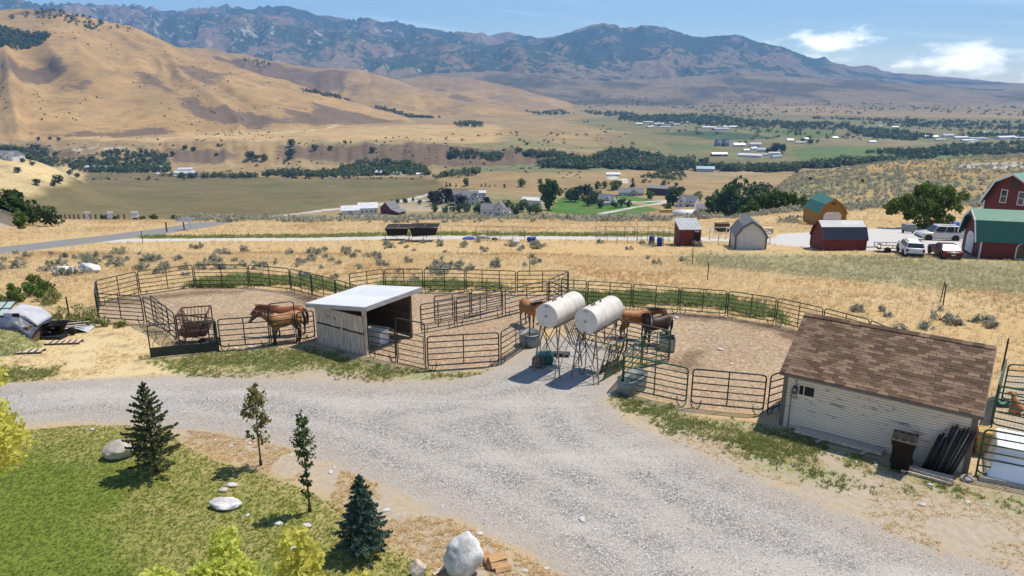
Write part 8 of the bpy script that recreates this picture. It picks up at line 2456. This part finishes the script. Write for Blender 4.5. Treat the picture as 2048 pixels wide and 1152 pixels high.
# --- individual trees below and across the valley
cr = {'round': [mesh_crown('crown', M['leaf_mid'], 400 + k, 420, 1.0, 0.85, 0.15, 0.15, 13, 0.42, 'round', 0.4) for k in range(3)],
      'dark': [mesh_crown('crown', M['leaf_dark'], 410 + k, 420, 1.0, 0.9, 0.10, 0.15, 13, 0.42, 'round', 0.4) for k in range(3)],
      'plum': [mesh_crown('crown', M['leaf_plum'], 420 + k, 420, 0.95, 0.88, 0.12, 0.15, 12, 0.42, 'round', 0.4) for k in range(2)],
      'bright': [mesh_crown('crown', M['leaf_bright'], 430 + k, 420, 1.0, 0.9, 0.10, 0.15, 13, 0.42, 'round', 0.4) for k in range(3)],
      'poplar': [mesh_crown('crown', M['leaf_bright'], 440, 900, 0.52, 0.95, 0.05, 0.11, 20, 0.40, 'column', 0.4)],
      'yellow': [mesh_crown('crown', M['leaf_yellow'], 450, 420, 0.9, 0.9, 0.1, 0.15, 12, 0.42, 'round', 0.4)],
      'conifer': [mesh_crown('crown', M['needle_fir'], 460 + k, 520, 0.55, 0.95, 0.05, 0.11, 18, 0.30, 'cone', 0.3) for k in range(2)]}
trk = [trunk_mesh('trunk', 480 + k, 0.62, 0.028, 0.9, 0.2, 1.0, 5) for k in range(3)]
def far_trees(spec, kind, label, group, ymin=150, name='tree'):
    for i, (u, v, hp) in enumerate(spec):
        p = G(u, v, ymin); k = p.y * CP / FPX; h = hp * k * (1.3 if 380 < p.y < 700 else 1.0)
        a = cr[kind][i % len(cr[kind])]
        tree(p, label, a, trk[i % 3], random.uniform(0, 6), (h * random.uniform(0.9, 1.15), h * random.uniform(0.9, 1.15), h), group, name)
bigm = mesh_crown('crown', M['leaf_shade'], 470, 7500, 11.5, 5.6, 1.0, 0.42, 46, 0.26, 'round', 0.3)
tree(G(1850, 458), 'broad spreading green tree shading the gravel parking area', bigm, trunk_mesh('trunk', 471, 4.2, 0.32, 9.0, 1.0, 6.0, 9), 0.0, name='shade_tree')
far_trees([(1097, 420, 62)], 'poplar', 'tall bright green poplar beside the boxy cream workshop', None)
far_trees([(15, 462, 84), (48, 468, 66), (70, 470, 50), (-30, 462, 95), (-5, 468, 60)], 'dark', 'dark green tree in the clump beside the paved road', 'tree clump beside the paved road', 108)
far_trees([(105, 464, 50)], 'dark', 'full round dark tree standing apart from the roadside clump', None, 104)
far_trees([(45, 468, 38)], 'bright', 'bright green pointed tree in front of the roadside clump', None, 98)
far_trees([(210, 447, 16), (232, 449, 14), (285, 444, 14), (308, 447, 17), (349, 441, 11)], 'dark', 'dark bush along the fence below the olive field', 'bushes along the lower fence', 140, 'bush')
far_trees([(865, 402, 17), (880, 408, 22), (893, 404, 24), (908, 410, 18), (925, 414, 20), (950, 408, 18), (972, 412, 16), (868, 412, 18)], 'plum', 'dark purplish tree around the large grey roofed house', 'purplish trees around the grey roofed house')
far_trees([(785, 407, 7), (795, 407, 8), (810, 406, 9), (840, 409, 8), (826, 402, 6)], 'mid' if False else 'round', 'small lollipop tree along the lower road', 'small trees along the lower road')
far_trees([(920, 426, 16), (935, 424, 14), (958, 428, 18), (1010, 424, 20), (1030, 428, 18), (1045, 424, 22), (1060, 430, 16), (905, 424, 10)], 'round', 'leafy green tree in the gardens around the turret house', 'garden trees around the turret house')
far_trees([(870, 424, 14), (890, 426, 12), (975, 422, 18), (1120, 392, 14), (1135, 398, 18), (1300, 398, 16), (1258, 414, 12), (1395, 404, 18), (1335, 420, 14), (1430, 420, 26), (1075, 428, 18)], 'bright', 'bright green garden tree between the valley houses', 'bright garden trees between the houses')
far_trees([(957, 424, 15)], 'yellow', 'yellow leafed tree beside the turret house', None)
far_trees([(1150, 404, 26), (1168, 400, 30), (1190, 405, 24), (1182, 410, 20)], 'dark', 'dark tree clustered beside the lawn house', 'dark trees beside the lawn house')
far_trees([(1174, 412, 16), (1200, 416, 14), (1229, 416, 13), (1243, 414, 15)], 'round', 'small round tree standing on the bright lawn', 'small trees on the bright lawn')
far_trees([(1346, 410, 34)], 'dark', 'large dark round tree in front of the dark metal building', None)
far_trees([(893, 373, 11), (900, 373, 12), (912, 373, 8), (963, 373, 8), (971, 373, 8), (980, 374, 7), (990, 373, 6)], 'conifer', 'small dark conifer in the windbreak row on the knoll', 'conifer windbreak on the knoll')
far_trees([(932, 372, 18), (1043, 373, 18), (1080, 366, 11), (1009, 375, 8)], 'bright', 'bright green tree on the grassy knoll', 'bright trees on the grassy knoll')
far_trees([(1265, 374, 20)], 'conifer', 'dark conifer beside the long grey roofed house', None)
far_trees([(1195, 378, 17), (1210, 376, 16), (1228, 380, 18), (1240, 372, 12)], 'bright', 'bright tree beyond the lawn house', 'bright trees beyond the lawn house')
far_trees([(582, 292, 16), (582, 318, 26), (500, 318, 20), (528, 322, 16), (513, 321, 14), (433, 312, 8), (437, 293, 7), (345, 312, 12), (370, 298, 10), (388, 302, 10), (112, 313, 12), (77, 281, 9), (100, 280, 8), (118, 282, 9), (630, 300, 14), (660, 300, 10), (690, 288, 9), (745, 305, 14)], 'dark', 'dark juniper standing on the river terrace slope', 'junipers on the river terrace', 400, 'juniper')
far_trees([(45, 325, 8), (60, 322, 9), (65, 331, 8), (37, 345, 10), (74, 370, 12), (118, 366, 16), (108, 372, 9), (140, 350, 12), (155, 355, 12)], 'dark', 'dark bush dotted on the pale grass knoll', 'bushes on the pale knoll', 330, 'bush')
far_trees([(1450, 432, 48), (1480, 430, 60), (1520, 432, 60), (1550, 436, 52), (1425, 428, 38), (1500, 438, 42), (1575, 438, 40), (1465, 436, 34), (1600, 440, 30)], 'round', 'leafy green tree in the gully below the sagebrush slope', 'gully trees', 150)
far_trees([(1560, 440, 28), (1590, 442, 26), (1620, 444, 26), (1535, 442, 28), (1648, 446, 22), (1510, 442, 26), (1480, 440, 24)], 'bright', 'low bright green shrub at the foot of the sagebrush slope', 'bright shrubs at the slope foot', 150, 'shrub')
far_trees([(1725, 366, 9), (1620, 362, 10), (1593, 347, 9), (1500, 396, 26), (1480, 380, 18), (1528, 386, 20), (1525, 420, 20)], 'dark', 'dark bush on the sagebrush slope', 'dark bushes on the slope', 150, 'bush')
far_trees([(1592, 270, 14), (1600, 270, 11)], 'conifer', 'lone tall conifer in the valley fields', 'lone valley conifers', 800)
far_trees([(1548, 305, 22), (1562, 306, 22), (1536, 306, 14), (1478, 290, 9), (1490, 289, 9)], 'dark', 'dark farmyard tree among the white valley farm buildings', 'farmyard trees', 800)
far_trees([(1352, 372, 8), (1364, 384, 10), (1620, 288, 12), (1605, 284, 10), (1635, 286, 8)], 'dark', 'small dark tree alone on the tan valley slope', 'lone small valley trees', 500)

# --- wooded belts: masses
bp = [blob_proto(320 + k, 30, 1.0, 0.95, 0.34, 0.0, 'round', 7, 0.5) for k in range(5)]
belts = [([(150, 330), (200, 305), (240, 300), (330, 310), (345, 345), (250, 347), (180, 345)], 210, 9, 800), ([(-60, 298), (60, 296), (95, 305), (100, 325), (130, 335), (-60, 310)], 110, 9, 700), ([(90, 318), (160, 318), (220, 335), (210, 346), (150, 340)], 60, 8, 700),
         ([(520, 352), (560, 343), (700, 346), (860, 343), (860, 350), (700, 354), (560, 354)], 260, 8, 700), ([(640, 348), (700, 330), (740, 322), (850, 332), (850, 345), (700, 350)], 170, 10, 800), ([(865, 354), (900, 345), (950, 342), (962, 352), (900, 358)], 80, 8, 700), ([(300, 350), (420, 352), (515, 352), (515, 356), (400, 357)], 60, 7, 700),
         ([(1075, 330), (1130, 316), (1200, 322), (1280, 332), (1420, 334), (1600, 336), (1600, 342), (1400, 342), (1200, 336), (1090, 336)], 520, 11, 800), ([(1180, 322), (1225, 302), (1260, 300), (1320, 316), (1420, 325), (1330, 332), (1200, 332)], 260, 10, 900), ([(1270, 370), (1310, 342), (1350, 338), (1372, 352), (1340, 372)], 90, 6, 450),
         ([(1590, 336), (1690, 322), (1720, 326), (1640, 338)], 130, 10, 700), ([(1680, 326), (1800, 320), (1880, 312), (1790, 328), (1700, 332)], 150, 10, 700), ([(1780, 308), (1870, 296), (1960, 290), (2100, 284), (2100, 300), (1980, 312), (1890, 314), (1820, 320)], 330, 10, 800), ([(1720, 306), (1800, 300), (1850, 302), (1780, 310)], 60, 8, 800),
         ([(1230, 236), (1380, 231), (1490, 240), (1600, 246), (1700, 252), (1740, 262), (1640, 260), (1500, 254), (1380, 250), (1240, 242)], 520, 13, 1400), ([(1690, 258), (1790, 264), (1870, 276), (1820, 282), (1740, 276)], 180, 12, 1200), ([(1160, 222), (1260, 226), (1290, 236), (1200, 232)], 70, 12, 1500), ([(1050, 224), (1120, 222), (1150, 228), (1080, 231)], 45, 12, 1500),
         ([(1760, 246), (1900, 250), (2100, 255), (2100, 262), (1900, 258), (1780, 254)], 130, 11, 1400), ([(1600, 236), (1800, 240), (2100, 246), (2100, 250), (1800, 246)], 110, 11, 1600), ([(1900, 270), (2100, 264), (2100, 272), (1950, 278)], 60, 10, 1200), ([(905, 250), (935, 244), (966, 248), (966, 254), (920, 254)], 60, 10, 1300), ([(880, 300), (920, 305), (1010, 312), (1000, 322), (900, 318)], 70, 8, 1000), ([(1030, 300), (1110, 305), (1160, 315), (1060, 318)], 70, 8, 1000)]
PT = []; ST = []
for poly, n, h, ymin in belts:
    n = int(n * 1.5)
    q = in_poly_pts(GP(poly, ymin), n, r); PT.append(on_land(q)); hh = h * r.uniform(0.55, 1.2, n); ST.append(np.stack([hh * r.uniform(0.9, 1.4, n), hh * r.uniform(0.9, 1.4, n), hh], 1))
for poly, n, h in (([(1230, 228), (1500, 226), (1800, 236), (2150, 244), (2150, 296), (1900, 300), (1700, 296), (1500, 282), (1300, 262)], 420, 9), ([(880, 262), (1200, 240), (1300, 300), (900, 300)], 60, 6), ([(1150, 190), (1600, 200), (2150, 215), (2150, 240), (1500, 226), (1150, 215)], 420, 10)):
    q = in_poly_pts(GP(poly, 1000), n * 2, r); q = q[fbm(q[:, 0] / 350, q[:, 1] / 350, 4, 66) > -0.02][:n]; PT.append(on_land(q)); hh = h * r.uniform(0.4, 1.2, len(q)); ST.append(np.stack([hh * 1.5, hh * 1.5, hh], 1))
PT = np.concatenate(PT); ST = np.concatenate(ST); hg = (fbm(PT[:, 0] / 45, PT[:, 1] / 45, 3, 70) + r.uniform(-0.3, 0.3, len(PT))) > 0.12
for sel, nm, mt_, lb in ((~hg, 'riverside_woods', 'leaf_belt', 'dark green riverside woods across the valley'), (hg, 'hedgerow_woods', 'leaf_hedge', 'paler green willows and hedgerow trees across the valley')):
    scatter(nm, bp, PT[sel], ST[sel], r.uniform(0, 6.28, int(sel.sum())), M[mt_], lb, 0.7, 19)
PT = []; ST = []
for poly, n, h, ymin in [([(2, 40), (60, 22), (150, 25), (215, 44), (250, 58), (180, 60), (120, 44)], 1000, 11, 1400), ([(-60, 62), (40, 62), (100, 70), (90, 84), (30, 100), (-60, 112)], 600, 11, 1300), ([(200, 44), (300, 68), (280, 72), (190, 62)], 40, 9, 1400), ([(480, 120), (520, 116), (560, 135), (500, 135)], 36, 9, 2000)]:
    q = in_poly_pts(GP(poly, ymin), n, r); PT.append(on_land(q)); hh = h * r.uniform(0.5, 1.2, n); ST.append(np.stack([hh * 1.2, hh * 1.2, hh], 1))
q = band([(612, 182), (680, 196), (760, 214), (868, 236)], 420, 12, r, 1500); PT.append(on_land(q)); hh = 10 * r.uniform(0.5, 1.2, len(q)); ST.append(np.stack([hh, hh, hh], 1))
scatter('hill_woods', bp, np.concatenate(PT), np.concatenate(ST), r.uniform(0, 6.28, sum(len(p) for p in PT)), M['leaf_belt'], 'dark juniper woods on the golden hill and its hedge line', 0.6, 20)
# brush dots on hills, scarp and plain
rb_ = np.random.default_rng(77)
uu = rb_.uniform(-0.8, 0.8, 9000); yy = np.exp(rb_.uniform(math.log(900), math.log(3600), 9000)); qd = np.column_stack([uu * yy, yy])
qd = qd[(fbm(qd[:, 0] / 160, qd[:, 1] / 160, 4, 91) > 0.0) & ((yy < 1320) & (uu < 0.1) | (uu < -0.25))][:1000]
hh = rb_.uniform(1.2, 4.0, len(qd)); P = on_land(qd)
scatter('hill_brush', [blob_proto(340 + k, 10, 1.0, 0.6, 0.6, 0.0, 'dome', 4, 0.6) for k in range(4)], P, np.stack([hh * 1.6, hh * 1.6, hh], 1), rb_.uniform(0, 6.28, len(P)), M['leaf_plum'], 'dark brush dotted over the hills and terraces', 0.6, 21)
haze()
